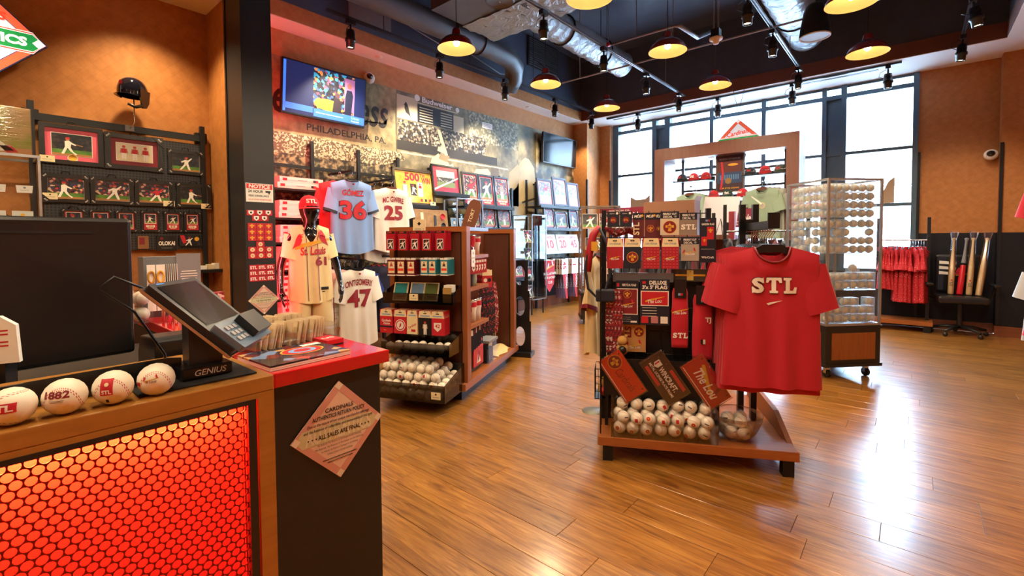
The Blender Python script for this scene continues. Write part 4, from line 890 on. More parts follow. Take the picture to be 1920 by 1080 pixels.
t = thing('wood_plaque', 'small brown plaque half hidden beside the monitor', 'plaque', (PX, 1.08, 1.37), UP); MB().box((-.04, -.015, -.06), (.04, 0, .06), fh('#8a5a34')).build('board', t); MB().rect(-.03, -.02, .01, .045, DRED, -.0155).build('photo', t)
for i, y in enumerate((1.53, 1.60, 1.655)):
    tag(MB().box((-.03, -.04, 0), (.03, .04, .035 + .01 * i), WHITE if i != 1 else CREAM).build('small_box', loc=(-5.36, y, 1.10), rz=R(88 + 3 * i)), 'small white box on the rack shelf, %s of three' % ('left', 'middle', 'right')[i], 'box')
# helmet on its holder
HEL = mat('glossy_navy_shell', (.008, .008, .016), .08, coat=.8)
t = thing('helmet_holder', 'thin steel rod holder clipped to the rack bar', 'holder', (-5.44, 1.005, 2.40), UP)
MB().box((-.03, -.05, -.025), (.03, 0, .025), GREY).build('clip', t); MB().tube([(0, -.05, 0), (0, -.12, .0), (.02, -.125, .04), (.02, -.13, .32)], .005, CHROME).build('rod', t)
t = thing('batting_helmet', 'glossy dark batting helmet with one ear flap on the rod', 'helmet', (-5.315, 1.02, 2.70), R(40))
b = MB(); n, k = 28, 9; vs = []; fs = []
for i in range(k + 1):
    a = PI / 2 * i / k
    for j in range(n): an = 2 * PI * j / n; vs.append((.105 * math.cos(a) ** .8 * math.cos(an), .125 * math.cos(a) ** .8 * math.sin(an), .135 * math.sin(a)))
for i in range(k):
    for j in range(n): j2 = (j + 1) % n; fs.append((i * n + j, i * n + j2, (i + 1) * n + j2, (i + 1) * n + j))
b.add(vs, fs, HEL, True); b.lathe([(.105, 0), (.104, -.03)], HEL, 28, M=Matrix.Diagonal((1, 1.19, 1, 1))); b.build('shell', t)
b = MB(); b.prism([(-.05, .02), (.06, .02), (.055, -.08), (.03, -.13), (-.01, -.14), (-.03, -.10), (-.045, -.05)], -.006, .006, HEL); b.v = [(.105 - abs(z) * .1 + y, x, z) for x, y, z in b.v]; b.build('ear_flap', t)
b = MB(); b.tube([(.09, -.02, -.12), (.085, -.08, -.145), (.06, -.13, -.13)], [.016, .014, .01], BLACKP, 8); b.build('jaw_guard', t)
b = MB(); vs = []; fs = []
for i in range(13):
    a = PI + PI * i / 12
    for j in range(4): u = j / 3; vs.append((.10 * math.cos(a), .122 * math.sin(a) - .05 * u * abs(math.sin(a)), -.03 - .012 * u))
for i in range(12):
    for j in range(3): c = i * 4 + j; fs.append((c, c + 1, c + 5, c + 4))
b.add(vs, fs, HEL, True); b.build('brim', t); MB().disc(0, .06, .018, RED, -.128).build('badge', t)
# glass cabinet and wrapped canvas at the left edge
t = thing('glass_cabinet', 'tall glass cabinet with silver frame at the left edge', 'cabinet', (-5.15, .05, 0), UP)
MB().box((-.6, -.05, 0), (.35, .3, .9), LAM).build('base', t)
for x in (-.59, .335):
    for y in (-.05, .285): MB().box((x, y, .9), (x + .015, y + .015, 2.03), ALU).build('post', t)
for z in (.9, 2.02):
    b = MB(); b.box((-.6, -.055, z), (.352, -.035, z + .02), ALU); b.box((-.6, .28, z), (.352, .3, z + .02), ALU); b.box((.332, -.05, z), (.352, .3, z + .02), ALU); b.build('rail', t)
MB().box((-.59, -.047, .92), (.34, -.044, 2.02), GLASS).build('pane', t); MB().box((.342, -.04, .92), (.345, .29, 2.02), GLASS).build('pane', t); MB().box((-.59, -.04, 2.03), (.34, .29, 2.036), GLASS).build('pane', t)
for z in (1.44, 1.74): MB().box((-.58, -.03, z), (.34, .27, z + .008), GLASS).build('shelf', t)
for i, (x, z) in enumerate(((.12, 1.752), (.26, 1.752))):
    t = thing('tent_card', 'white price tent card in the glass cabinet, %s one' % ('left', 'right')[i], 'card', (-5.12, .05 + x, z), UP); b = MB(); b.prism([(-.04, 0), (.04, 0), (.045, .055), (-.045, .055)], -.012, -.01, WHITE); b.prism([(-.04, 0), (.04, 0), (.045, .055), (-.045, .055)], .01, .012, WHITE); b.build('card', t); b = MB(); b.disc(0, .038, .008, GREY, -.0125, 10); b.rect(-.025, .018, .025, .02, GREY, -.0125); b.build('printing', t)
for i, x in enumerate((.14, .26)):
    t = thing('silver_cup', 'small silver cup on a cream pedestal, %s one' % ('left', 'right')[i], 'trophy', (-5.1, .05 + x, 1.448), UP); MB().lathe([(.001, 0), (.028, 0), (.028, .07), (.022, .075), (.001, .075)], CREAM, 16).build('pedestal', t); MB().lathe([(.001, .075), (.006, .09), (.03, .125), (.032, .135), (.028, .125), (.001, .1)], CHROME, 18).build('cup', t)
for i, x in enumerate((.10, .24)):
    t = thing('medal_card', 'pale collector card standing in the cabinet, %s one' % ('left', 'right')[i], 'card', (-5.02, .05 + x, 1.56), UP); MB().box((-.055, 0, -.05), (.055, .006, .05), fh('#c8d0cc')).build('card', t); MB().disc(0, .02, .012, GOLD, -.001).build('medal', t); MB().box((-.05, 0, -.112), (.05, .05, -.05), BLACKP).build('stand', t)
CANV = noisy('batter_canvas', [hexc('#5f7f33'), hexc('#96a24a'), hexc('#cfb07c'), hexc('#d99b7e')], 3.5, .08)
t = thing('wrapped_canvas', 'shrink wrapped canvas print standing on the glass cabinet', 'canvas', (-5.18, .17, 2.038), UP)
MB().box((-.5, -.02, 0), (.19, .02, .355), CANV).build('canvas', t)
b = MB(); P_ = lambda pts, m: b.shape(pts, m, -.0205); P_([(-.08, .08), (.02, .02), (.10, .03), (.02, .10), (-.05, .2)], WHITE); P_([(.02, .06), (.06, .01), (.12, .02), (.08, .07)], RED); b.rect(-.5, .0, .19, .05, fh('#c98e5e'), -.0202); b.build('printing', t)
FILMC = glass('crinkled_film', (.96, .95, .9), .12, .10, .5)
nd = FILMC.node_tree; nb = nd.nodes.new('ShaderNodeBump'); nn = nd.nodes.new('ShaderNodeTexNoise'); nc = nd.nodes.new('ShaderNodeTexCoord'); nm = nd.nodes.new('ShaderNodeMapping'); nm.inputs['Scale'].default_value = (8, 8, 60); nn.inputs['Scale'].default_value = 1.6; nb.inputs['Strength'].default_value = .8
nd.links.new(nc.outputs['Object'], nm.inputs[0]); nd.links.new(nm.outputs[0], nn.inputs['Vector']); nd.links.new(nn.outputs['Fac'], nb.inputs['Height'])
for q in nd.nodes:
    if q.type == 'BSDF_GLOSSY': nd.links.new(nb.outputs[0], q.inputs['Normal'])
MB().box((-.503, -.023, -.0), (.194, .023, .358), FILMC).build('film', t)
# hanging diamond sign on the wall
def brand_diamond(label, loc, rz, q, lit=0.0, double=False):
    t = thing('diamond_emblem', label, 'sign', loc, rz); E = lambda h, s: emis('sign_' + h[1:], hexc(h), s) if lit else fh(h)
    MB().prism([(0, -q), (q, 0), (0, q), (-q, 0)], -.04, 0, fh('#23357a')).build('case', t)
    b = MB(); sg = -1
    for sg, y0 in (((-1, -.04), (1, 0.0)) if double else ((-1, -.04),)):
        Y = lambda k: y0 + sg * .0006 * k
        D = lambda s, h, k: b.shape([(0, -q * s), (q * s, 0), (0, q * s), (-q * s, 0)], E(h, lit), Y(k))
        D(.975, '#ee6644', 1); D(.80, '#1d3a86', 2); D(.785, '#e8eef2', 3)
        for hh, a, k in (('#ffffff', .20, 4), ('#e8523c', .185, 5), ('#ffffff', .165, 6), ('#12924a', .15, 7)): b.shape([(-q * .95, 0), (-q * .80, a * q), (q * .80, a * q), (q * .95, 0), (q * .80, -a * q), (-q * .80, -a * q)], E(hh, lit), Y(k))
        b.text('AUTHENTICS', 0, 0, .17 * q, E('#ffffff', lit), Y(9), .05, 0, 0, 1.45 * q); b.text('Cardinals', 0, .36 * q, .22 * q, E('#e2462e', lit), Y(9), .03, .25, .12, .95 * q); b.text('Shop', .02 * q, -.38 * q, .2 * q, E('#e2462e', lit), Y(9), .03, .25, .1, .5 * q)
        for a, c in ((1, 0), (-1, 0), (0, 1), (0, -1)): b.shape([(a * q * .88 + u * .09 * q, c * q * .88 + v_ * .09 * q) for u, v_ in ((0, -1), (1, 0), (0, 1), (-1, 0))], E('#ffffff', lit), Y(10))
    b.build('face', t); return t
brand_diamond('lit diamond sign with green band cut by the left picture edge', (-5.40, .065, 2.96), UP, .425, .5)
MB().cyl((0, .0, 0), (0, .10, 0), .03, BLACK).build('mount', bpy.data.objects['diamond_emblem'])
# goods on the far end of the red counter
t = thing('bracelet_display', 'grey bracelet display box with white text panel and hanging cards', 'display box', (-3.08, .735, .976), UP)
GB = fh('#6f7076'); MB().box((-.125, .0, 0), (.13, .12, .32), GB).build('box', t); MB().box((.02, -.004, .0), (.135, .0, .335), fh('#7d7e85')).build('side_panel', t)
b = MB()
for i, ww in enumerate((.07, .08, .08, .07)): b.rect(.078 - ww / 2, .235 - i * .014, .078 + ww / 2, .239 - i * .014, WHITE, -.0045)
b.disc(.078, .15, .009, WHITE, -.0045, 12); b.build('printing', t)
cd = None
for r_, z in enumerate((.16, .035)):
    for i in range(10):
        if cd is None: cd = MB().box((-.018, -.0015, 0), (.018, .0015, .12), WHITE).build('bracelet_card', t)
        else: cd = cd.copy(); col.objects.link(cd)
        if i < 2: cd.location = (-.10 + i * .04, -.035, z); cd.rotation_euler = (0, 0, 0)
        else: cd.location = (-.045 + (i - 2) * .009, -.02, z); cd.rotation_euler = (0, 0, R(78))
for i in range(2):
    b = MB(); b.tube([(-.10 + i * .04 + .014 * math.cos(2 * PI * k / 14), -.04, .215 + .03 * math.sin(2 * PI * k / 14)) for k in range(14)], .005, GOLD if i else fh('#b8862a'), 6, True); b.build('bracelet', t)
for i, (x, z) in enumerate(((-2.93, .976), (-2.93, 1.056))):
    t = thing('ball_cube', 'baseball in a clear cube beside the monitor, %s one' % ('lower', 'upper')[i], 'baseball', (x, .565, z), R(60)); b = MB()
    MB().box((-.04, -.04, 0), (.04, .04, .079), ACRYL).build('cube', t); o = bpy.data.objects.new('ball', BALLMESH); col.objects.link(o); o.parent = t; o.location = (0, 0, .039); o.rotation_euler = (1, i, 0)
for i in range(5):
    tag(MB().tube([(0, 0, .006), (.01, .0, .05), (.03, .0, .09), (.05, 0, .10)], [.006, .008, .008, .004], (fh('#d59a86'), fh('#c9786a'), GOLD, PINK, CREAM)[i], 8).build('pen', loc=(-2.86 + .035 * i, .64 + .018 * (i % 3), .976), rz=R(40 * i)), '%s pen standing on the red counter behind the printer' % ('rose', 'brick red', 'gold', 'pink', 'cream')[i], 'pen')
tag(MB().box((-.07, -.03, 0), (.07, .03, .10), noisy('red_plaid', [hexc('#7d1526'), hexc('#b03444'), hexc('#d9b8b0')], 60, .5, 'voronoi')).build('pouch', loc=(-3.15, .93, .976), rz=UP), 'red patterned pouch behind the card terminal', 'pouch')
# notices and magnets on the black column
CX = -4.599
t = thing('notice_sign', 'white notice sign with red header on the black column', 'sign', (CX, 1.79, 1.82), UP)
MB().prism([(-.118, -.085), (.118, -.085), (.12, .085), (-.12, .085)], -.003, 0, WHITE).build('plate', t); b = MB(); b.rect(-.113, .035, .113, .08, fh('#d8232f'), -.0035); b.text('NOTICE', 0, .058, .036, WHITE, -.004, .04, .1, 0, .19)
b.text('24 HOUR', -.035, .012, .025, INK, -.0035, .03, 0, 0, .13); b.text('VIDEO SURVEILLANCE', -.01, -.028, .018, INK, -.0035, .03, 0, 0, .18); b.text('ALL ACTIVITIES ARE MONITORED', 0, -.062, .012, fh('#d8232f'), -.0035, .02, 0, 0, .20); b.box((.05, -.0045, .005), (.095, -.0035, .022), INK); b.shape([(.075, .005), (.09, .005), (.085, -.01), (.078, -.01)], INK, -.004); b.build('lettering', t)
def magnet(label, y, z, w, h, kind):
    t = thing('magnet', label, 'magnet', (CX, y, z), UP, 'souvenir magnets on the column')
    MB().box((-w / 2, -.004, -h / 2), (w / 2, 0, h / 2), RED).build('plate', t); b = MB(); Y = -.0045
    if kind == 'shield': b.shape([(-.022, .02), (.022, .02), (.022, -.005), (0, -.022), (-.022, -.005)], WHITE, Y); b.disc(0, .002, .009, INK, Y - .0004, 10)
    elif kind == 'lily': b.shape([(0, .022), (.008, .008), (.02, .01), (.02, -.004), (.006, -.004), (.008, -.02), (-.008, -.02), (-.006, -.004), (-.02, -.004), (-.02, .01), (-.008, .008)], GOLD, Y)
    elif kind == 'disc': b.disc(0, 0, .019, CREAM, Y); b.disc(0, 0, .010, fh('#c9a070'), Y - .0004, 10)
    else: b.text('STL', 0, 0, h * .6, WHITE, Y, .04, 0, 0, w * .82)
    b.build('emblem', t)
rows = [('shield', [(1.71, 1.635), (1.785, 1.637), (1.86, 1.639), (1.755, 1.585), (1.825, 1.586)], .072, .048), ('lily', [(1.715 + .073 * i, 1.515 - .055 * j) for j in range(3) for i in range(3)], .07, .052),
        ('disc', [(1.785, 1.347)] + [(1.715 + .073 * i, 1.297 - .055 * j) for j in range(2) for i in range(3)], .07, .052), ('stl', [(1.72 + .075 * i, 1.133 - .052 * j) for j in range(3) for i in range(3)], .073, .048)]
cl = {'shield': 'white shield', 'lily': 'gold fleur-de-lis', 'disc': 'cream disc', 'stl': 'white letter'}
for kind, ps, w_, h_ in rows:
    for i, (y, z) in enumerate(ps): magnet('red magnet with %s on the column, %s of its block counted row by row' % (cl[kind], ORD[i]), y, z, w_, h_, kind)
diamond_sign('small diamond return policy sign low on the black column', (CX, 1.805, .83), UP, .195)
# ------------------------------------------------------------------ mural wall
SEP = noisy('sepia_mural', [hexc('#2a2418'), hexc('#5d5134'), hexc('#8d7e58'), hexc('#b7a67c')], 2.2, .5, detail=8)
BURL = noisy('burlap_print', [hexc('#6f6140'), hexc('#8f8058'), hexc('#a99a70')], 9, .6, detail=10); WEAVE = noisy('weave_print', [hexc('#5a4a35'), hexc('#b39a78'), hexc('#d0bb98')], 55, .6, 'voronoi')
CRS = noisy('sepia_crowd', [hexc('#1c1712'), hexc('#43382c'), hexc('#7d715a'), hexc('#b3a78c')], 34, .5, 'voronoi'); CRS2 = noisy('foliage_print', [hexc('#1e1810'), hexc('#463a26'), hexc('#6f6043'), hexc('#94835f')], 18, .5, 'noise', contrast=(.4, .62))
LINEN = noisy('linen_print', [hexc('#7d6d4e'), hexc('#9a8964')], 2.5, .5); LINEN2 = noisy('pale_linen_print', [hexc('#93835f'), hexc('#ab9a74')], 3, .5); SDK = fh('#2c261c'); SMID = fh('#7d7258'); SLT = fh('#c4b898'); SGY = noisy('grey_wall_print', [hexc('#6d6f70'), hexc('#8c8f90')], 3, .5)
lw = bpy.data.objects['wall_left']
b = MB(); b.M = Matrix.Translation((-5.745, 0, 0)) @ Matrix.Rotation(UP, 4, 'Z')     # local x = world y, front = +x
b.box((1.93, -.003, .95), (8.8, 0, 3.56), SEP)
def sh(pts, m, k): b.shape(pts, m, -.003 - .0006 * k)
b.rect(1.94, .96, 4.35, 2.5, CRS2, -.0036); b.rect(1.94, 2.55, 4.12, 3.555, BURL, -.0042)
b.text('Mitchell & Ness', 2.75, 3.12, .42, SDK, -.0048, .015, .3, .04, 2.5); b.text('PHILADELPHIA, PA.', 3.38, 2.78, .10, SDK, -.0048, .02, 0, 0, 1.15)
sh([(2.6, 2.96), (3.9, 3.03), (4.0, 3.12), (3.96, 3.02), (2.6, 2.92)], SDK, 3)
sh([(1.94, 2.42), (3.9, 2.44), (4.28, 2.56), (4.22, 2.66), (3.8, 2.66), (1.94, 2.68)], WEAVE, 4)
for x in (2.9, 3.2): pass
sh([(4.14, 2.4), (6.9, 2.4), (6.9, 3.555), (4.14, 3.555)], noisy('stadium_print', [hexc('#4b4432'), hexc('#6f664d'), hexc('#968b6a')], 6, .5), 2)
b.rect(5.6, 3.05, 6.9, 3.555, noisy('tower_windows_print', [hexc('#5d5845'), hexc('#8b846b'), hexc('#a9a187')], 30, .5, 'voronoi'), -.0050)
b.rect(4.16, 2.84, 6.0, 3.14, CRS, -.0054); b.rect(4.14, 2.70, 6.3, 2.84, SDK, -.0056); b.rect(4.2, 2.655, 6.6, 2.68, SLT, -.0056)
b.rect(4.15, 3.16, 4.52, 3.50, SLT, -.0058); bird(b, 4.33, 3.32, .2, SDK, -.0062, -1)
b.rect(4.52, 3.16, 5.25, 3.43, INK, -.0058); b.rect(5.25, 3.14, 5.48, 3.40, SLT, -.0058); b.rect(4.50, 3.44, 5.34, 3.46, SLT, -.0058)
for i in range(6):
    for x0, x1 in ((4.56, 4.82), (4.98, 5.22)): b.rect(x0, 3.18 + i * .04, x1, 3.195 + i * .04, SLT, -.0062)
b.text('Budweiser', 4.92, 3.515, .085, WHITE, -.0062, .03, 0, 0, .62); b.disc(4.52, 3.52, .05, WHITE, -.0062); b.disc(5.34, 3.50, .04, WHITE, -.0062)
b.rect(5.92, 3.32, 6.18, 3.42, WHITE, -.0062); [b.rect(5.96, 3.345 + .025 * q, 6.14, 3.352 + .025 * q, GREY, -.0068) for q in range(3)]
# printed batter, bending player, standing player
for pts, m, k in (([(4.70, 2.30), (5.18, 2.30), (5.22, 2.52), (5.08, 2.66), (4.92, 2.74), (4.78, 2.64)], SLT, 7), ([(4.92, 2.66), (5.10, 2.62), (5.16, 2.72), (4.98, 2.78)], fh('#8d7a5a'), 8), ([(4.90, 2.78), (5.10, 2.74), (5.02, 2.84), (4.92, 2.85)], SLT, 9), ([(5.06, 2.72), (4.90, 3.10), (4.96, 3.12), (5.12, 2.74)], SLT, 10), ([(5.04, 2.5), (5.22, 2.62), (5.26, 2.54), (5.1, 2.38)], SLT, 10),
                  ([(5.55, 2.0), (6.25, 2.0), (6.3, 2.4), (6.05, 2.62), (5.75, 2.58), (5.6, 2.3)], SLT, 7), ([(6.1, 2.38), (6.36, 2.34), (6.34, 2.66), (6.14, 2.66)], fh('#5d5244'), 8), ([(6.2, 2.0), (6.9, 2.0), (6.9, 2.5), (6.4, 2.48)], SGY, 6),
                  ([(6.35, .96), (8.0, .96), (7.35, 2.5), (6.9, 2.5), (6.6, 2.2)], SGY, 6), ([(6.62, 1.0), (7.30, 1.0), (7.38, 1.5), (7.40, 2.05), (6.92, 2.05), (6.76, 1.7), (6.66, 1.3)], LINEN, 9), ([(6.92, 2.08), (7.41, 2.12), (7.42, 2.5), (7.38, 2.78), (7.22, 2.93), (7.10, 2.95), (6.96, 2.86), (6.86, 2.70), (6.90, 2.4)], LINEN2, 10), ([(6.58, 2.35), (6.64, 2.62), (6.88, 2.80), (6.98, 2.62), (6.84, 2.36), (6.72, 2.28)], LINEN, 11), ([(6.70, 1.2), (7.36, 1.25), (7.36, 1.22), (6.70, 1.17)], SMID, 11), ([(7.05, 1.02), (7.08, 1.02), (7.16, 2.0), (7.13, 2.0)], SMID, 11), ([(7.0, 2.1), (7.4, 2.2), (7.4, 2.16), (7.0, 2.06)], SDK, 11), ([(7.42, .96), (8.8, .96), (8.8, 3.5), (7.45, 3.5)], noisy('dark_portrait_print', [hexc('#18140e'), hexc('#3c3424'), hexc('#8b7d5c'), hexc('#b9a880')], 4, .5), 8)): sh(pts, m, k)
for x in (2.55, 3.0): b.disc(x + 1.35, 2.28, .09, SDK, -.0056, 14, .06); b.disc(x + 1.35, 2.28, .035, SLT, -.0062, 10)
b.build('mural', lw)
# television
def tv(label, y0, y1, z0, z1, on, x=-5.60, tilt=-6):
    t = thing('wall_television', label, 'television', (x, (y0 + y1) / 2, (z0 + z1) / 2), rot=(R(-tilt), 0, UP)); w_, h_ = y1 - y0, z1 - z0
    MB().box((-w_ / 2, -.025, -h_ / 2), (w_ / 2, .025, h_ / 2), BLACKP).build('housing', t, bevel=.004)
    MB().box((-.2, .025, -.12), (.2, .09 if tilt else .06, .12), BLACK).build('bracket', t)
    b = MB(); b.rect(-w_ / 2 + .015, -h_ / 2 + .02, w_ / 2 - .015, h_ / 2 - .015, emis('tv_dark_blue', hexc('#0d1a45'), .9) if on else mat('tv_off_glass', (.006, .008, .012), .12, spec=.25), -.0256); b.build('screen', t)
    if on:
        b = MB(); E = lambda h, s=1.0: emis('tv_' + h[1:], hexc(h), s); Y = -.0262
        b.rect(-.53, -.285, -.50, .29, E('#2f6fd8'), Y); b.rect(-.53, -.25, -.17, -.18, E('#2f62c4'), Y - .0004); b.rect(-.16, -.285, .53, -.19, E('#2f62c4'), Y - .0004)
        b.rect(-.17, -.19, .38, .29, noisy('tv_room_print', [hexc('#101018'), hexc('#31486f'), hexc('#7a3a52'), hexc('#2f8fb0'), hexc('#c27a3a'), hexc('#23202c')], 30, .4, 'voronoi', emit=.8), Y)
        b.disc(.02, -.12, .18, E('#b8862a', .9), Y - .0006, 20, .07); b.shape([(.08, -.19), (.2, -.19), (.2, -.05), (.14, .03), (.10, -.02)], E('#241c22'), Y - .001); b.disc(.145, .02, .035, E('#3a2630'), Y - .0012)
        b.rect(.24, -.15, .38, .26, E('#8a5a80', .8), Y - .0006); b.shape([(.25, -.19), (.34, -.19), (.36, .06), (.34, .12), (.27, .12), (.25, .02)], E('#10142a'), Y - .001); b.disc(.305, .17, .034, E('#7d4a42'), Y - .0012)
        b.text('Call your doctor. Or go to the emergency room.', .05, -.235, .018, E('#ffffff'), Y - .001, 0, 0, 0, .36); b.text('Linzess', .40, -.215, .03, E('#7fe0ff'), Y - .001, .01, 0, 0, .11); b.text('Pharmaceuticals', .40, -.255, .018, E('#ffffff'), Y - .001, 0, 0, 0, .11); b.build('broadcast', t)
    return t
tv('large lit television with blue screen on the mural wall', 2.44, 3.53, 2.87, 3.50, True)
tv('dark switched off television near the far corner', 7.50, 8.68, 2.90, 3.50, False, -5.62, -2)
def domecam(label, loc, rot):
    t = thing('dome_camera', label, 'camera', loc, rot=rot); MB().lathe([(.001, 0), (.075, 0), (.075, .035), (.066, .05), (.045, .07)], WHITE, 24).build('housing', t); MB().sphere((0, .0, .062), .042, mat('smoked_dome', (.01, .01, .012), .05, coat=1), 18, 10).build('lens_dome', t); return t
domecam('white dome camera on the orange wall above the mural', (-5.75, 3.70, 3.60), (R(20), R(75), 0))
domecam('white dome camera high on the brown wall at far right', (.80, 9.46, 2.52), (R(75), R(-25), 0))
# wall standards with rails
def standard(label, y, ztop=2.6):
    t = thing('wall_standard', label, 'upright', (-5.745, y, 0), UP); MB().box((-.02, -.09, .0), (.02, -.05, ztop), BLACK).build('post', t)
    for z in (ztop - .06, .9): MB().box((-.025, -.06, z), (.025, 0, z + .03), BLACK).build('bracket', t)
for i, (y, z) in enumerate(((2.83, 2.6), (3.47, 2.58), (4.10, 2.56), (4.72, 2.52), (6.62, 2.32), (7.36, 2.5))): standard('black wall upright, %s counted from the column' % ORD[i], y, z)
for i, (y0, y1, z) in enumerate(((1.95, 2.81, 2.27), (2.85, 3.45, 2.27), (3.49, 4.08, 2.27), (4.12, 4.70, 2.27))):
    t = tag(MB().box((y0, -.075, z - .02), (y1, -.055, z + .02), BLACK).build('hang_rail', loc=(-5.745, 0, 0), rz=UP), 'black hang rail on the mural wall, %s from the column' % ORD[i], 'rail')
tag(MB().box((2.85, -.075, 1.18), (4.08, -.055, 1.22), BLACK).build('hang_rail', loc=(-5.745, 0, 0), rz=UP), 'lower black hang rail behind the white and navy jerseys', 'rail')
# shelves of flat jersey boxes
BOXW = fh('#e2dcd6')
def shelf(label, y0, y1, z, x0=-5.68, x1=-5.33, m=None): return tag(MB().box((x0, y0, z - .022), (x1, y1, z), m or BLACK).build('wall_shelf'), label, 'shelf', 'shelves of jersey boxes')
bxm = None
def jbox(label, y, z, x=-5.35, w=.50, h=.062):
    global bxm
    if bxm is None:
        t = thing('jersey_box', label, 'box', (x, y, z), UP, 'flat white jersey boxes'); MB().box((-w / 2, 0, 0), (w / 2, .33, h), BOXW).build('box', t)
        l_ = MB(); l_.box((-w / 2 - .002, -.003, h * .45), (w / 2 + .002, .333, h + .002), BOXW); l_.build('lid', t)
        p = MB(); p.rect(-w / 2 + .03, .02, -w / 2 + .08, .05, RED, -.004); p.rect(w / 2 - .12, .018, w / 2 - .09, .046, NAVY, -.004); p.rect(w / 2 - .09, .018, w / 2 - .06, .046, RED, -.004); p.rect(-.05, .03, .06, .036, GREY, -.004); p.build('printing', t); bxm = t
    else: bxm_ = dup(bxm, label, (x, y, z)); bxm_.rotation_euler = (0, 0, UP + R(rnd.uniform(-2, 2)))
lv = 0
for zi, (z, n_) in enumerate(((1.965, 2), (1.635, 3), (1.36, 3), (1.05, 4), (.72, 4), (.30, 6))):
    shelf('black wall shelf of jersey boxes beside the column, %s from the top' % ORD[zi], 2.05, 2.84, z)
    for i in range(n_): jbox('flat jersey box beside the column, %s shelf from the top, %s layer from below' % (ORD[zi], ORD[i]), 2.55 - rnd.uniform(0, .03), z + .001 + i * .0655)
shelf('lower shelf of white jersey boxes right of the mannequin', 2.5, 3.0, .385, -5.55, -4.95, CHERRYH)
for i in range(5): jbox('white jersey box right of the mannequin legs, %s layer from below' % ORD[i], 2.68 + .01 * i, .387 + i * .0655, -5.0, .5)
for i in range(3): jbox('white jersey box on the floor right of the mannequin, %s layer from below' % ORD[i], 2.76, .002 + i * .0655, -5.02)
# red lamp strip behind the column
t = thing('light_strip', 'red light strip fixed behind the black column', 'lamp', (-4.75, 1.94, 0)); MB().box((-.01, -.012, .3), (.01, 0.0, 3.0), emis('red_strip', (1, .05, .06), 6)).build('tube', t)
l = light('red_strip_glow', 'AREA', (-.12, .03, 1.75), 38, (1, .06, .07), rot=(R(90), 0, R(0)), shape='RECTANGLE', size=.05, size_y=2.6); l.rotation_euler = Vector((-.75, .55, 0.05)).to_track_quat('-Z', 'Y').to_euler(); l.parent = t
# hanging jerseys
WOODH = fh('#5a2f1a')
def jersey(label, loc, rz, cl, w=.235, h=.84, nm=None, num=None, lm=DRED, trim=None, seed=1, hang=BLACKP, group=None, drop=.02, namew=.3, front=None, sleeve=None, tilt=0, hemcurve=.05, nameh=.06, numh=.17, arc=.0, lab=True, edge=None):
    t = thing('hanging_jersey', label, 'jersey', loc, rz, group); g = Garment(w, h, cl, .06, .30, .085, drop, .10, .22, cuff=trim, collar=trim, seed=seed, rip=.010, hemcurve=hemcurve, sleeve=sleeve, flare=.015)
    g.mb.build('cloth', t)
    if nm or front or lab:
        d = MB()
        if nm: d.text(nm, 0, -.15, nameh, lm, 0, .03, 0, 0, namew, arc)
        if num:
            d2, d = d, MB()
            if edge: d.text(num, 0, -.15 - nameh * .8 - numh * .62, numh * 1.05, edge, .0012, .06, 0, 0, numh * .74 * len(num) + .012)
            d.text(num, 0, -.15 - nameh * .8 - numh * .62, numh, lm, 0, .04, 0, 0, numh * .72 * len(num)); g.stick(d).build('number', t); d = d2
        if lab: d.rect(-.014, -.062, -.002, -.045, NAVY); d.rect(-.002, -.062, .012, -.045, RED)
        if front: front(d)
        g.stick(d).build('lettering', t)
    hanger_mb(hang).build('hanger', t); return t
BLUEJ = cloth('powder_blue_jersey', hexc('#7fa3dd')); WHJ = cloth('white_jersey', hexc('#e6e0da')); NAVJ = cloth('navy_jersey', hexc('#131a3a')); REDJ = cloth('red_jersey', hexc('#b01824')); CRJ = cloth('cream_jersey', hexc('#e6cd9a')); PINKJ = cloth('pale_pink_jersey', hexc('#e3b4ac')); GRNJ = cloth('green_jersey', hexc('#1f5a34'))
def faceout(label, y, z, x0=-5.68, x1=-5.12):
    t = thing('faceout_arm', label, 'display arm', (x0, y, z), UP); MB().box((-.012, x0 - x1 - .0, -.012), (.012, 0, .012), BLACK).build('arm', t); MB().box((-.02, x0 - x1 - .01, -.012), (.02, x0 - x1, .05), BLACK).build('end_stop', t)
faceout('black display arm holding the blue jersey', 3.05, 2.21); faceout('black display arm holding the white number 25 jersey', 3.62, 2.16); faceout('lower display arm holding the white number 47 jersey', 2.99, 1.16, x1=-4.92); faceout('lower display arm holding the navy jerseys', 3.52, 1.17, x1=-4.92)
jersey('light blue jersey with red number 36 on the mural wall', (-5.15, 3.05, 2.10), R(84), BLUEJ, .255, .89, 'GÓMEZ', '36', lm=fh('#b3162c'), trim=NAVY, namew=.27, nameh=.085, numh=.23, seed=3, edge=NAVY)
jersey('red jersey hanging just behind the light blue jersey', (-5.30, 2.99, 2.10), R(84), REDJ, .255, .86, lab=False, seed=4); jersey('green jersey half hidden behind the red jersey', (-5.44, 2.96, 2.08), R(84), GRNJ, .25, .82, lab=False, seed=14)
jersey('white jersey with red number 25 on the mural wall', (-5.15, 3.62, 2.05), R(84), WHJ, .245, .84, 'MC GWIRE', '25', lm=fh('#8d1a28'), namew=.30, nameh=.07, numh=.19, seed=5, hang=WOODH, arc=.02)
jersey('grey white jersey hanging behind the number 25 jersey', (-5.27, 3.56, 2.03), R(84), WHJ, .25, .95, lab=False, seed=6, hang=WOODH); jersey('cream jersey hanging farthest behind the number 25 jersey', (-5.38, 3.52, 2.03), R(84), CRJ, .25, .92, lab=False, seed=8, hang=WOODH)
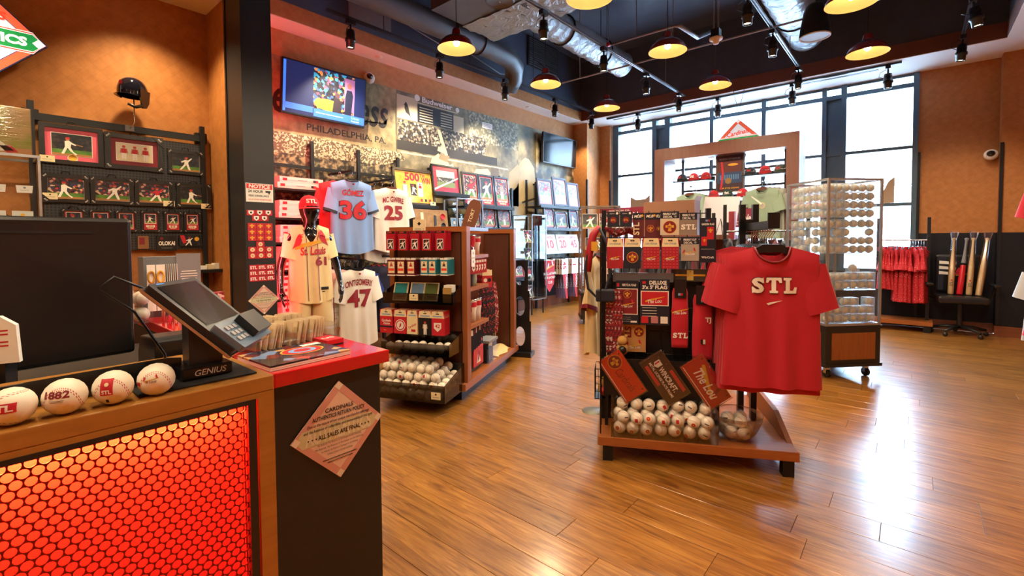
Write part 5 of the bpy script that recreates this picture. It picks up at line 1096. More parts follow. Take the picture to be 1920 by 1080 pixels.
jersey('white jersey with red number 47 hanging low by the mannequin', (-4.95, 2.99, 1.04), R(86), WHJ, .225, .92, 'ONTGOMERY', '47', lm=fh('#8d1a28'), namew=.34, nameh=.075, numh=.21, seed=7, arc=.03)
for i, cl in enumerate((PINKJ, WHJ, WHJ, WHJ)): jersey('pale jersey queued behind the number 47 jersey, %s back' % ORD[i], (-5.06 - .09 * i, 2.955 - .02 * i, 1.04), R(86), cl, .225, .86, lab=False, seed=20 + i)
for i in range(4):
    jersey('navy jersey with red striped cuffs on the lower arm, %s from the front' % ORD[i], (-4.98 - .09 * i, 3.56 - .03 * i, 1.06), R(60), NAVJ, .22, .86, lab=False, seed=30 + i, trim=RED, sleeve=cloth('royal_sleeve', hexc('#2342a0')) if i == 0 else None, hang=WOODH)
# mannequin
MAN = mat('gloss_black_mannequin', (.006, .006, .007), .10, coat=.9)
def skin(name, verts, edges, m, parent=None, levels=2):
    me = bpy.data.meshes.new(name); me.from_pydata([v[:3] for v in verts], edges, []); o = bpy.data.objects.new(name, me); col.objects.link(o)
    sk = o.modifiers.new('skin', 'SKIN'); sk.use_smooth_shade = True
    if not me.skin_vertices: 
        bmm = bmesh.new(); bmm.from_mesh(me); bmm.verts.layers.skin.verify(); bmm.to_mesh(me); bmm.free()
    for i, v in enumerate(verts):
        r_ = v[3]; me.skin_vertices[0].data[i].radius = r_ if isinstance(r_, tuple) else (r_, r_); me.skin_vertices[0].data[i].use_root = (i == 0)
    s = o.modifiers.new('smooth', 'SUBSURF'); s.levels = levels; s.render_levels = levels
    dg = bpy.context.evaluated_depsgraph_get(); nm = bpy.data.meshes.new_from_object(o.evaluated_get(dg)); o.modifiers.clear(); o.data = nm; nm.materials.clear(); nm.materials.append(m)
    for p in nm.polygons: p.use_smooth = True
    if parent: o.parent = parent
    return o
t = thing('mannequin', 'glossy black mannequin in red cap and cream number 61 uniform', 'mannequin', (-4.90, 2.40, 0), R(78))
V = [(0, 0, .95, (.15, .11)), (0, 0, 1.15, (.13, .10)), (0, .01, 1.36, (.17, .11)), (0, .01, 1.48, (.09, .07)), (0, .0, 1.56, .055), (0, -.012, 1.615, (.085, .10)), (0, -.015, 1.69, (.118, .135)), (0, -.005, 1.78, (.105, .125))]; E_ = [(i, i + 1) for i in range(7)]
for s in (-1, 1):
    k = len(V); V += [(s * .19, .01, 1.43, .058), (s * .255, .03, 1.20, .045), (s * .285, .02, 1.10, .042), (s * .30, -.04, .92, .030), (s * .30, -.06, .86, (.034, .022)), (s * .30, -.075, .80, (.036, .018))]
    E_ += [(2, k)] + [(k + i, k + i + 1) for i in range(5)]
    p = k + 5
    for j, (dy, L) in enumerate(((-.030, .07), (-.010, .08), (.010, .075), (.028, .06))):
        q = len(V); V += [(s * .30, -.075 + dy, .775, .0095), (s * .292, -.085 + dy, .775 - L * .5, .0085), (s * .275, -.085 + dy, .775 - L, .007)]; E_ += [(p, q), (q, q + 1), (q + 1, q + 2)]
    q = len(V); V += [(s * .285, -.105, .845, .011), (s * .27, -.12, .81, .0095)]; E_ += [(k + 4, q), (q, q + 1)]
    k = len(V); V += [(s * .09, 0, .86, .095), (s * .11, -.02, .50, .06), (s * .12, .02, .10, .04), (s * .125, -.08, .035, .035)]; E_ += [(0, k), (k, k + 1), (k + 1, k + 2), (k + 2, k + 3)]
skin('body', V, E_, MAN, t)
g = Garment(.20, .83, CRJ, .14, .34, .085, .13, .06, .20, cuff=CRJ, seed=9, rip=.012, vneck=True, flare=.03, sdepth=.075, hemcurve=.04)
jo = g.mb.build('jersey', t, (0, 0, 1.545))
d = MB(); PIP = fh('#7d1526')
for x in (-.055, .055): d.add([(x - .004 + (math.copysign(.04, x) if z > -.15 else 0) * ((z + .15) / .15 if z > -.15 else 0), 0, z) for z in [-.80 + .05 * i for i in range(16)]] + [(x + .004 + (math.copysign(.04, x) if z > -.15 else 0) * ((z + .15) / .15 if z > -.15 else 0), 0, z) for z in [-.80 + .05 * i for i in range(16)]], [(i, 16 + i, 17 + i, i + 1) for i in range(15)], PIP)
g.stick(d, .006).build('piping', jo); d = MB()
for i in range(6): d.disc(0, -.22 - i * .09, .007, WHITE, 0, 8)
g.stick(d, .006).build('buttons', jo); d = MB()
d.shape([(-.165, -.21), (-.15, -.24), (.18, -.14), (.18, -.155), (-.1, -.20)], GOLD, -.001); d.shape([(-.17, -.235), (-.16, -.265), (.185, -.165), (.185, -.145), (-.05, -.20)], GOLD, -.001)
bird(d, -.135, -.17, .15, RED, -.002, 1); bird(d, .115, -.13, .16, RED, -.002, -1)
g.stick(d, .006).build('emblem', jo); d = MB()
d.text('St. Louis', .01, -.275, .085, fh('#b3162c'), -.003, .03, .2, .05, .26); g.stick(d, .006).build('lettering', jo); d = MB(); d.text('61', .085, -.385, .095, fh('#8d1a28'), -.002, .05, 0, 0, .12)
g.stick(d, .006).build('number', jo); d = MB()
d.shape([(-.12, -.10), (-.10, -.115), (-.07, -.09), (-.10, -.105)], RED, -.002); d.rect(.075, -.69, .155, -.66, INK, -.001); d.rect(.085, -.715, .115, -.705, NAVY, -.001)
g.stick(d, .006).build('patches', jo)
pt = MB()
for s in (-1, 1):
    pts = [(s * .085, 0, .90), (s * .10, -.01, .78), (s * .12, -.02, .55), (s * .135, 0, .30), (s * .14, .02, .08)]; pt.tube(pts, [.105, .112, .105, .095, .085], CRJ, 18)
    pt.tube([(s * .235, -.01, .80), (s * .235, -.02, .55), (s * .235, 0, .30), (s * .228, .02, .1)], .006, PIP, 5)
pt.build('trousers', t)
cp = bpy.data.objects.new('cap', None); col.objects.link(cp); cp.parent = t; cp.location = (0, -.012, 1.725); cp.scale = (1.16, 1.12, 1.0)
REDC = cloth('red_cap_wool', hexc('#c01a2a')); cap_parts(cp, REDC, REDC, 'STL')
MB().box((-.22, -.15, 0), (.22, .2, .012), BLACK).build('base_plate', t)
# framed pieces farther along the mural wall
fg = 'framed pieces on the mural wall'
def mf(label, y0, y1, z0, z1, style, x=-5.42, tilt=-7, **k): return framed('framed_piece', label, y1 - y0, z1 - z0, (x, (y0 + y1) / 2, (z0 + z1) / 2), UP, style, group=fg, tilt=tilt, **k)
def ledge(label, y0, y1, z, x0=-5.70, x1=-5.32, m=BLACK):
    t = thing('display_ledge', label, 'shelf', (0, 0, z)); MB().box((x0, y0, -.03), (x1, y1, 0), m).build('board', t); MB().box((x1 - .012, y0, 0), (x1, y1, .02), m).build('lip', t); return t
ledge('black ledge under the gold framed poster', 3.80, 4.56, 1.855); ledge('black ledge under the red mounted picture', 4.50, 5.20, 2.06); ledge('black ledge under the upper row of three frames', 5.08, 6.28, 1.91); ledge('black ledge under the lower row of three frames', 5.18, 6.32, 1.545); ledge('black ledge under the three tall frames by the far corner', 7.05, 8.5, 2.005); ledge('black ledge under the lower frames by the far corner', 7.2, 8.5, 1.57); ledge('silver ledge under the white number plaques', 7.2, 8.5, 1.12, m=ALU)
def lpost(y0, y1, lb, z1=2.52):
    t = thing('ledge_frame', 'black upright pair behind %s' % lb, 'upright', (-5.72, 0, 0))
    for y in (y0, y1): MB().box((0, y - .015, 0), (.03, y + .015, z1), BLACK).build('post', t)
lpost(5.06, 6.32, 'the six small frames'); lpost(7.1, 8.55, 'the far corner frames')
t = thing('framed_poster', 'gold framed win poster with red lettering beside the white jersey', 'poster', (-5.42, 4.185, 2.12), rot=(R(-9), 0, UP)); f = MB(); w2, h2 = .355, .26
for a, c in (((-w2, -h2), (w2, -h2 + .035)), ((-w2, h2 - .035), (w2, h2)), ((-w2, -h2), (-w2 + .035, h2)), ((w2 - .035, -h2), (w2, h2))): f.box((a[0], -.03, a[1]), (c[0], 0, c[1]), FRAMEG)
f.build('frame', t); b = MB(); b.rect(-.32, -.225, .32, .225, noisy('gold_poster_print', [hexc('#b98a2e'), hexc('#dcb04a'), hexc('#e9c874')], 5, .2), -.012); b.text('500', -.02, .15, .12, fh('#b3162c'), -.013, .04, 0, 0, .26); b.text('TH', .16, .18, .05, fh('#b3162c'), -.013, .03); b.text('WIN', .22, .11, .09, fh('#b3162c'), -.013, .04, 0, 0, .16)
figure(b, -.16, -.03, .24, WHITE, WHITE, -.013, 'stand', RED); b.rect(-.07, -.12, .04, .05, CROWDB, -.013); figure(b, -.015, -.03, .14, WHITE, WHITE, -.0136, 'bat', RED); b.rect(.06, -.13, .15, .08, WHITE, -.013); figure(b, .105, -.0, .14, RED, WHITE, -.0136, 'stand', RED)
for i in range(3): b.rect(.09 + i * .075, -.2, .13 + i * .075, -.16, (RED, NAVY, DRED)[i], -.013)
b.build('print', t); b = MB().box((.24, -.04, -.30), (.34, -.036, -.20), CREAM); b.disc(.29, -.22, .012, INK, -.0405, 10); b.build('price_tag', t)
t = thing('framed_picture', 'black framed panorama in a bright red mount', 'framed photo', (-5.42, 4.785, 2.285), rot=(R(-7), 0, UP)); f = MB(); w2, h2 = .275, .215
for a, c in (((-w2, -h2), (w2, -h2 + .025)), ((-w2, h2 - .025), (w2, h2)), ((-w2, -h2), (-w2 + .025, h2)), ((w2 - .025, -h2), (w2, h2))): f.box((a[0], -.025, a[1]), (c[0], 0, c[1]), FRAMEB)
f.build('frame', t); MB().rect(-.25, -.19, .25, .19, fh('#d8304a', .25), -.010).build('mount', t)
b = MB(); b.rect(-.18, -.12, .18, .13, fh('#cfccc2', .2), -.011); b.rect(-.18, -.12, .18, -.04, fh('#7b8c6a', .2), -.0115); b.rect(-.18, -.04, .18, .03, noisy('grey_crowd_print', [hexc('#2a2c30'), hexc('#5f6468'), hexc('#9a9c98')], 40, .3, 'voronoi'), -.0116); b.shape([(-.25, -.15), (.25, .05), (.25, .03), (-.25, -.18)], WHITE, -.0122); b.build('print', t)
for i, (y0, y1) in enumerate(((5.12, 5.48), (5.49, 5.85), (5.87, 6.24))): mf('tall framed player photo with two baseballs, upper row, %s of three' % ('left', 'middle', 'right')[i], y0, y1, 1.92, 2.45, (3, 1, 5)[i], fw=.03, mw=.022, plaques=.4)
for i, (y0, y1) in enumerate(((5.22, 5.52), (5.56, 5.89), (5.94, 6.28))): mf('framed photo with corner guards, lower row, %s of three' % ('left', 'middle', 'right')[i], y0, y1, 1.56, 1.91, (4, 3, 5)[i], fw=.025, mw=.02, corners=True)
for i, (y0, y1, z0, z1) in enumerate(((7.06, 7.54, 2.01, 2.53), (7.56, 8.04, 2.03, 2.60), (8.06, 8.48, 2.01, 2.54))): mf('tall blue grey framed set by the far corner, upper row, %s of three' % ('left', 'middle', 'right')[i], y0, y1, z0, z1, (3, 5, 2)[i], fw=.035, fm=fh('#3a4258'), mount=fh('#b98a8c'), mw=.03, plaques=.8)
for i, (y0, y1, z1) in enumerate(((7.26, 7.60, 1.98), (7.63, 8.06, 1.92), (8.12, 8.46, 1.98))): mf('framed photo by the far corner, lower row, %s of three' % ('left', 'middle', 'right')[i], y0, y1, 1.575, z1, (5, 1, 4)[i], fw=.03, fm=fh('#3a4258'), mw=.02, corners=True)
for i, (y0, nm, num) in enumerate(((7.25, 'LARUSSA', '10'), (7.68, 'BROCK', '20'), (8.07, 'GIBSON', '45'))):
    t = thing('number_plaque', 'white plaque with red number %s on the silver ledge' % {'10': 'ten', '20': 'twenty', '45': 'forty-five'}[num], 'plaque', (-5.42, y0 + .21, 1.30), rot=(R(-14), 0, UP)); MB().box((-.20, -.012, -.17), (.20, 0, .17), WHITE).build('board', t); b = MB(); b.text(nm, 0, .11, .045, RED, -.0125, .02, 0, 0, .24, .015); b.text(num, 0, -.03, .17, RED, -.0125, .03, 0, 0, .22); b.build('lettering', t)
def pennant(label, y, x, z, m, lines, vertical=None, group=None, top=None, w=.16, h=.62, rz=UP, bend=0):
    t = thing('pennant', label, 'pennant', (x, y, z), rz, group); b = MB(); N = 12; vs = []; fs = []
    for i in range(N + 1):
        u = i / N; ww = w * (1 if u < .75 else (1 - (u - .75) / .25 * .95)) if vertical is None else w * (1 - .75 * u)
        for sx in (-1, -.5, 0, .5, 1): vs.append((sx * ww + bend * u * u, -.02 * math.sin(u * 5 + sx) * .4, -u * h))
    for i in range(N):
        for j in range(4): a = i * 5 + j; fs.append((a, a + 5, a + 6, a + 1))
    b.add(vs, fs, m, True)
    b.build('cloth', t); d = MB()
    if vertical is None:
        d.shape([(-.14, -.16), (.14, -.08), (.14, -.1), (-.13, -.19)], GOLD, -.012); bird(d, -.06, -.1, .1, WHITE, -.0125, 1); bird(d, .08, -.06, .1, WHITE, -.0125, -1)
        for i, s_ in enumerate(lines): d.text(s_, 0, -.26 - i * .085, .055, WHITE, -.0125, .02, 0, 0, .055 * .62 * len(s_))
    else:
        d.rect(-w * .98, -.30, w * .98, -.0, WHITE, -.012); d.text(vertical, -.02, -.12, .12, RED, -.0125, .03, 0, -PI / 2); d.text('CARDINALS', .02 + bend * .4, -.45, .07, WHITE, -.0125, .02, 0, -PI / 2, .28)
    d.build('lettering', t); MB().box((-w, -.01, -.01), (w, .01, .015), WHITE).build('header', t); return t
PENR = cloth('pennant_red', hexc('#c41a2e')); PENN = cloth('pennant_maroon', hexc('#4a1436'))
pennant('red pennant with white club lettering under the number plaques', 7.40, -5.38, .967, PENR, ['HALL of FAME', 'RED JACKET', 'CLUB'])
for i in range(5): pennant('white headed vertical pennant in the nearer bundle, %s from the front' % ORD[i], 7.84 - i * .012, -5.33 - i * .055, .967, PENR if i == 0 else PENN, [], '45', 'bundle of 45 pennants', w=.12, h=.80, bend=.1)
for i in range(5): pennant('white headed vertical pennant in the farther bundle, %s from the front' % ORD[i], 8.20 - i * .012, -5.33 - i * .055, .967, PENR if i == 0 else PENN, [], '1', 'bundle of 1 pennants', w=.12, h=.80, bend=.1)
pennant('white headed vertical pennant at the far end of the row', 8.48, -5.35, .967, PENN, [], '2', None, w=.10, h=.78, bend=.08)
t = thing('pennant_bar', 'black bar and pegs carrying the row of pennants', 'rail', (-5.66, 7.15, .985)); MB().box((-.01, 0, -.01), (.01, 1.4, .01), BLACK).build('bar', t)
for y in (.25, .66, 1.02, 1.33): MB().box((0, y - .008, -.008), (.36, y + .008, .008), BLACK).build('peg', t); MB().box((-.07, y - .008, -.008), (0, y + .008, .008), BLACK).build('peg', t)
# small aluminium glass case against the wall
def glass_case(name, label, loc, rz, w, d, z0, z1, shelves, fm=ALU, post=.014, legs=True):
    t = thing(name, label, 'display case', loc, rz)
    for x in (-w / 2, w / 2 - post):
        for y in (-d / 2, d / 2 - post): MB().box((x, y, z0), (x + post, y + post, z1), fm).build('post', t)
    for z in (z0, z1 - post):
        b = MB(); b.box((-w / 2, -d / 2, z), (w / 2, -d / 2 + post, z + post), fm); b.box((-w / 2, d / 2 - post, z), (w / 2, d / 2, z + post), fm); b.box((-w / 2, -d / 2, z), (-w / 2 + post, d / 2, z + post), fm); b.box((w / 2 - post, -d / 2, z), (w / 2, d / 2, z + post), fm); b.build('rail', t)
    q = post / 2
    for a, c in (((-w / 2 + q, -d / 2 + q - .002, z0), (w / 2 - q, -d / 2 + q + .002, z1)), ((-w / 2 + q, d / 2 - q - .002, z0), (w / 2 - q, d / 2 - q + .002, z1)), ((-w / 2 + q - .002, -d / 2 + q, z0), (-w / 2 + q + .002, d / 2 - q, z1)), ((w / 2 - q - .002, -d / 2 + q, z0), (w / 2 - q + .002, d / 2 - q, z1)), ((-w / 2 + q, -d / 2 + q, z1 - .005), (w / 2 - q, d / 2 - q, z1))): MB().box(a, c, GLASS).build('pane', t)
    for z in shelves: MB().box((-w / 2 + post, -d / 2 + post, z), (w / 2 - post, d / 2 - post, z + .007), glass('shelf_glass', (.93, .98, .975), .06, .03, .5)).build('shelf', t)
    if legs:
        for x in (-w / 2 + .05, w / 2 - .05):
            for y in (-d / 2 + .05, d / 2 - .05): MB().cyl((x, y, 0), (x, y, z0), .014, BLACK).build('leg', t)
    return t
glass_case('glass_tower', 'slim silver framed glass case against the mural wall', (-5.42, 6.84, 0), UP, .44, .44, .27, 1.82, (.62, .97, 1.30))
for i, (z, st) in enumerate(((1.308, 0), (.978, 1), (.628, 3), (.285, 2))):
    t = thing('signed_photo', 'unframed player photo standing in the slim glass case, %s shelf from the top' % ORD[i], 'photo', (-5.42, 6.80, z + .11), rot=(R(-16), 0, R(80))); MB().box((-.10, 0, -.11), (.10, .004, .13), WHITE).build('card', t); b = MB(); b.M = Matrix.Translation((0, -.001, .01)); picture(b, .19, .23, 0, st); b.build('picture', t)
# low shelves of books and frames left of the slim case
for i, z in enumerate((1.0, .70, .38)):
    ledge('black low shelf behind the cabinet end, %s from the top' % ORD[i], 5.75, 6.5, z, -5.70, -5.15)
framed('framed_piece', 'small red framed photo on the middle low shelf', .36, .26, (-5.25, 6.24, .84), UP, 0, fm=fh('#8a2430'), mw=.012, tilt=-10, group=fg, fw=.02)
framed('framed_piece', 'framed dark photo on the bottom low shelf', .26, .24, (-5.25, 6.22, .51), UP, 4, mount=WHITE, mw=.03, tilt=-12, group=fg, fw=.015)
for i in range(3): tag(MB().cyl((0, 0, 0), (0, 0, .3 + .05 * i), .028, wood('pale_bat_wood', hexc('#b98550'), hexc('#d6a770'), .4, 4)).build('wood_cylinder', loc=(-5.3, 5.86 + i * .1, 1.001)), 'pale wooden cylinder on the top low shelf, %s of three' % ('left', 'middle', 'right')[i], 'wood piece')
# ledge behind the cabinet with shadow box and small glass cabinet
t = thing('console', 'dark console behind the wooden cabinet under the framed poster', 'console', (-5.45, 4.6, 0)); MB().box((-.22, -.85, 1.48), (.3, .75, 1.52), BLACK).build('top', t)
for x in (-.18, .26):
    for y in (-.8, .7): MB().box((x - .02, y - .02, 0), (x + .02, y + .02, 1.48), BLACK).build('leg', t)
t = thing('shadow_box', 'brown wooden shadow box with pinned badges on the console', 'shadow box', (-5.22, 4.36, 1.521), rot=(R(-8), 0, UP)); MB().box((-.30, 0, 0), (.30, .05, .29), fh('#8a6a48')).build('box', t); MB().rect(-.28, .02, .28, .27, noisy('cork', [hexc('#7d5c3a'), hexc('#a5835a')], 12, .7), -.001).build('backing', t)
MB().box((-.20, -.006, .12), (-.15, -.002, .24), CREAM).build('ticket', t); MB().lathe([(.001, 0), (.045, 0), (.045, .006)], RED, 18, M=Matrix.Translation((.2, -.008, .19)) @ Matrix.Rotation(R(90), 4, 'X')).build('badge', t); MB().lathe([(.001, 0), (.04, 0), (.04, .006)], NAVY, 18, M=Matrix.Translation((.2, -.008, .06)) @ Matrix.Rotation(R(90), 4, 'X')).build('badge', t); MB().prism([(.03, .05), (.07, .06), (.08, .2), (.04, .21)], -.012, -.002, NAVY).build('key', t)
t = glass_case('glass_cabinet', 'small silver framed glass cabinet on the console', (-5.30, 5.04, 0), UP, .56, .30, 1.521, 2.0, (1.74,), post=.016, legs=False)
for i in range(3):
    t = thing('signed_photo', 'blue tinted card inside the small glass cabinet, %s of three' % ('left', 'middle', 'right')[i], 'photo', (-5.30, 4.86 + i * .17, 1.54), rot=(R(-10), 0, UP)); MB().box((-.065, 0, 0), (.065, .004, .17), WHITE).build('card', t); b = MB(); b.M = Matrix.Translation((0, -.001, .085)); b.rect(-.06, -.08, .06, .08, SKY); figure(b, 0, 0, .13, WHITE, GREY, -.0005, 'stand', NAVY); b.build('picture', t)
# ------------------------------------------------------------------ cherry wood gondola in the middle
GA = R(23.2); GO = Vector((-2.85, 2.73, 0)); GM = Matrix.Translation(GO) @ Matrix.Rotation(GA, 4, 'Z')
def gp(x, y, z): return tuple(GM @ Vector((x, y, z)))
t = thing('display_gondola', 'cherry wood gondola with hooks, trays and side shelves in mid room', 'display unit', tuple(GO), GA)
MB().box((-.74, -.03, .10), (0, 1.53, .16), CHERRYH).build('base_board', t, bevel=.003); MB().box((-.66, .05, .0), (-.07, 1.45, .10), BLACK).build('plinth', t)
for nm, y in (('front', .02), ('far', 1.36)):
    for x in (-.74, -.045): MB().box((x, y, .16), (x + .045, y + .08, 1.445), CHERRY).build('end_post', t)
    MB().box((-.74, y, 1.445), (0, y + .08, 1.49), CHERRYH).build('top_rail', t)
    MB().box((-.695, y + .025, .16), (-.045, y + .055, 1.445), BROWNP).build('end_panel', t)
    for x in (-.69, -.062): MB().box((x, y + .01, .17), (x + .014, y + .025, 1.44), BLACK).build('slot_strip', t)
MB().box((-.39, .10, .16), (-.35, 1.36, 1.44), BROWNP).build('spine_panel', t)
for z in (1.21, .93, .60): MB().box((-.35, .10, z), (-.005, .56, z + .03), CHERRYH).build('side_shelf', t)
MB().box((-.06, .10, 1.455), (-.005, .56, 1.485), ALU).build('side_rail', t)
PACKR = fh('#b01a2e', .3); BLIST = FILM
def pack(label, m, w, h, art, group, header=None, loc=(0, 0, 0)):
    t = thing('hanging_pack', label, 'card pack', loc, GA, group); cd_ = MB().box((-w / 2, -.006, -h), (w / 2, 0, 0), m).build('card', t)
    d = MB(); art(d, w, h); d.build('printing', cd_); return t
def art_player(d, w, h):
    d.rect(-w * .33, -h * .93, w * .33, -h * .42, WHITE, -.0065); d.rect(-w * .29, -h * .91, w * .29, -h * .45, CROWDB, -.0069); figure(d, 0, -h * .68, h * .42, WHITE, WHITE, -.0075, 'pitch', RED); d.rect(-w * .48, -h * .14, w * .48, -h * .02, INK, -.0065); d.text('TOPPS', -w * .1, -h * .08, h * .07, fh('#e2462e'), -.007, .03, .15)
def art_pack2(mm):
    def f(d, w, h):
        d.rect(-w * .5, -h * .10, w * .5, 0, WHITE, -.0065); d.rect(-w * .5, -h, w * .5, -h * .94, WHITE, -.0065); d.rect(-w * .38, -h * .85, w * .38, -h * .2, CREAM, -.0068); figure(d, 0, -h * .45, h * .45, mm, WHITE, -.0075, 'stand', mm); d.rect(-w * .34, -h * .72, w * .34, -h * .58, fh('#e2462e'), -.0078)
    return f
def hookrow(label, x, y0, z, m, w, h, art, n, group, dy=.022):
    for i in range(n):
        lb = '%s, %s from the front' % (label, ORD[i]); L = gp(x, y0 + i * dy, z)
        if i == 0: first = pack(lb, m, w, h, art, group, loc=L)
        else: dup(first, lb, L)
    hk = tag(MB().tube([(0, -.012, .01), (0, -.005, -.004), (0, n * dy + .03, -.006)], .0025, CHROME).build('peg_hook', loc=gp(x, y0, z - .008), rz=GA), 'chrome hook holding the ' + label, 'hook', 'chrome hooks on the gondola front')
for i, x in enumerate((-.636, -.52, -.405, -.297, -.172)): hookrow('red card pack, top row, %s hook' % ORD[i], x, -.125, 1.455, PACKR, .084, .165, art_player, 6 if i < 4 else 8, 'red trading card packs', .017)
for i, x in enumerate((-.63, -.54, -.444)): hookrow('maroon card pack, second row, %s hook' % ORD[i], x, -.125, 1.225, fh('#5d1422', .3), .078, .15, art_pack2(RED), 5, 'maroon card packs', .02)
for i, x in enumerate((-.32, -.246, -.138)): hookrow('teal card pack, second row, %s hook' % ORD[i + 3], x, -.125, 1.228, fh('#2b7f93', .3), .07, .145, art_pack2(NAVY), 5 if i < 2 else 7, 'teal card packs', .02)
def art_cooz(kind):
    def f(d, w, h):
        d.shape([(-w * .5, -h * .28), (w * .5, -h * .28), (w * .42, 0), (-w * .42, 0)], CREAM, -.0065); d.rect(-.014, -.024, .014, -.016, INK, -.007); d.rect(-w * .35, -.045, w * .35, -.036, SKY, -.007)
        z = -h * .64
        if kind == 0: d.text('Cardinals', 0, z + .035, .022, WHITE, -.007, .02, .2, 0, w * .7); d.text('Nation', .004, z + .01, .02, WHITE, -.007, .02, .2, 0, w * .5); d.rect(-w * .5, z - .025, w * .5, z - .01, NAVY, -.007); d.rect(-w * .2, z - .05, 0, z - .045, GOLD, -.007)
        elif kind == 1: d.disc(0, z, w * .40, WHITE, -.007); d.disc(0, z, w * .35, RED, -.0074); d.disc(0, z, w * .28, WHITE, -.0078); bird(d, 0, z, w * .34, RED, -.0082, 1)
        elif kind == 2: d.rect(-w * .5, -h, w * .5, -h * .28, CREAM, -.0068); d.text('Cardinals', 0, z, .02, RED, -.0074, .02, .2, .5, w * .8); d.rect(-w * .1, z - .05, w * .3, z - .03, RED, -.0074)
        elif kind == 3: d.rect(-w * .5, -h, w * .5, -h * .28, INK, -.0068); figure(d, 0, z - .01, h * .58, WHITE, WHITE, -.0074, 'stand', RED)
        else: d.shape([(-.034, z + .035), (.034, z + .035), (.034, z - .01), (0, z - .04), (-.034, z - .01)], WHITE, -.007); d.text('42', 0, z + .008, .032, RED, -.0074, .03)
    return f
for i, x in enumerate((-.682, -.546, -.432, -.312, -.198)): hookrow('can cooler, lower gondola row, %s hook' % ORD[i], x, -.135, .785, fh('#c41a2e', .6), .122 if i != 2 else .10, .20, art_cooz(i), 6, 'hanging can coolers', .02)
# tray of prints
SMOKE = glass('smoked_tray', (.40, .37, .35), .05, .08, .12)
def tray(name, label, x0, x1, y0, y1, z0, z1, m=SMOKE, back=None):
    t = thing(name, label, 'tray', gp((x0 + x1) / 2, (y0 + y1) / 2, z0), GA); w, d = (x1 - x0) / 2, (y1 - y0) / 2; h = z1 - z0
    for nm, a, c in (('floor_sheet', (-w, -d, 0), (w, d, .004)), ('front_sheet', (-w, -d, 0), (w, -d + .004, h * .62)), ('back_sheet', (-w, d - .004, 0), (w, d, h))): MB().box(a, c, m).build(nm, t)
    for x in (-w, w - .004): MB().add([(x, -d, 0), (x, d, 0), (x, d, h), (x, -d, h * .62), (x + .004, -d, 0), (x + .004, d, 0), (x + .004, d, h), (x + .004, -d, h * .62)], [(0, 1, 2, 3), (7, 6, 5, 4), (0, 4, 5, 1), (1, 5, 6, 2), (2, 6, 7, 3), (3, 7, 4, 0)], m).build('side_sheet', t)
    return t
tray('print_tray', 'smoky tray holding small framed prints on the gondola', -.70, -.05, -.16, .015, .845, .99)
for i, (x, c, lb) in enumerate(((-.59, '#2f8a92', 'teal print'), (-.435, '#6f8fae', 'blue stadium print'), (-.31, '#5d6a3a', 'green field print'))):
    t = thing('framed_print', 'cream framed %s in the gondola tray' % lb, 'print', gp(x, -.07 + .012 * i, .855), rot=(R(-18), 0, GA)); w2 = .068; f = MB()
    for a, q in (((-w2, 0), (w2, .008)), ((-w2, .152), (w2, .16)), ((-w2, 0), (-w2 + .008, .16)), ((w2 - .008, 0), (w2, .16))): f.box((a[0], -.012, a[1]), (q[0], 0, q[1]), CREAM)
    f.build('frame', t); b = MB(); b.rect(-w2 + .008, .008, w2 - .008, .152, fh(c, .2), -.006); b.rect(-w2 + .008, .008, w2 - .008, .055, fh(('#a08a6a', '#8d6a4a', '#9a8a5a')[i], .2), -.0065); b.rect(-.03, .03, .04, .045, fh('#7d3a2a'), -.007); b.build('print', t)
t = thing('card_holder', 'dark holder with pale booklets at the right of the tray', 'holder', gp(-.125, -.07, .85), GA); MB().box((-.045, -.03, 0), (.045, .06, .09), BLACKP).build('holder', t); MB().box((-.04, -.034, .005), (.035, -.03, .13), fh('#b08a4a')).build('booklet', t); MB().box((-.038, -.02, .02), (.038, .05, .15), WHITE).build('booklet', t)
BAGM = None
def bag_mesh():
    b = MB(); n, k = 12, 8; r_ = random.Random(5); vs = []; fs = []
    for i in range(k + 1):
        a = PI * i / k
        for j in range(n): q = .0395 + r_.uniform(.0, .006) + (.016 if i == k - 1 else 0); vs.append((q * math.sin(a) * math.cos(2 * PI * j / n), q * math.sin(a) * math.sin(2 * PI * j / n), -q * math.cos(a) * (1.25 if i == k else 1)))
    for i in range(k):
        for j in range(n): j2 = (j + 1) % n; fs.append((i * n + j, i * n + j2, (i + 1) * n + j2, (i + 1) * n + j))
    b.add(vs, fs, glass('bag_film', (.995, .995, .995), .02, .2, .22), False); o = b.build('bag'); m = o.data; bpy.data.objects.remove(o); return m
BAGM = bag_mesh()
def logo_mesh(kind):
    b = MB()
    if kind == 0: b.rect(-.009, -.012, .009, .012, RED)
    elif kind == 1: b.disc(0, 0, .013, GOLD, 0, 14); b.disc(0, 0, .011, RED, -.0003, 14); b.disc(0, 0, .004, GOLD, -.0006, 8)
    else: b.rect(-.016, -.006, .016, .006, WHITE); b.rect(-.013, -.003, .013, .003, INK, -.0003)
    o = wrap_ball(b, .0375).build('stamp'); m = o.data; bpy.data.objects.remove(o); return m
LOGOS = [logo_mesh(i) for i in range(3)]
def heap(label, pts, group, bag=.7, stamp=.5, face=0.0):
    for p in pts:
        o = new_ball(label, p, (rnd.uniform(-.5, .5), rnd.uniform(-.5, .5), face + rnd.uniform(-.6, .6)), group)
        if rnd.random() < bag: c = bpy.data.objects.new('bag', BAGM); col.objects.link(c); c.parent = o; c.rotation_euler = (rnd.uniform(0, 6), rnd.uniform(0, 6), 0)
        if rnd.random() < stamp: c = bpy.data.objects.new('stamp', LOGOS[rnd.randrange(3)]); col.objects.link(c); c.parent = o
tray('ball_bin', 'upper dark bin of bagged baseballs on the gondola', -.66, -.04, -.26, .015, .44, .60)
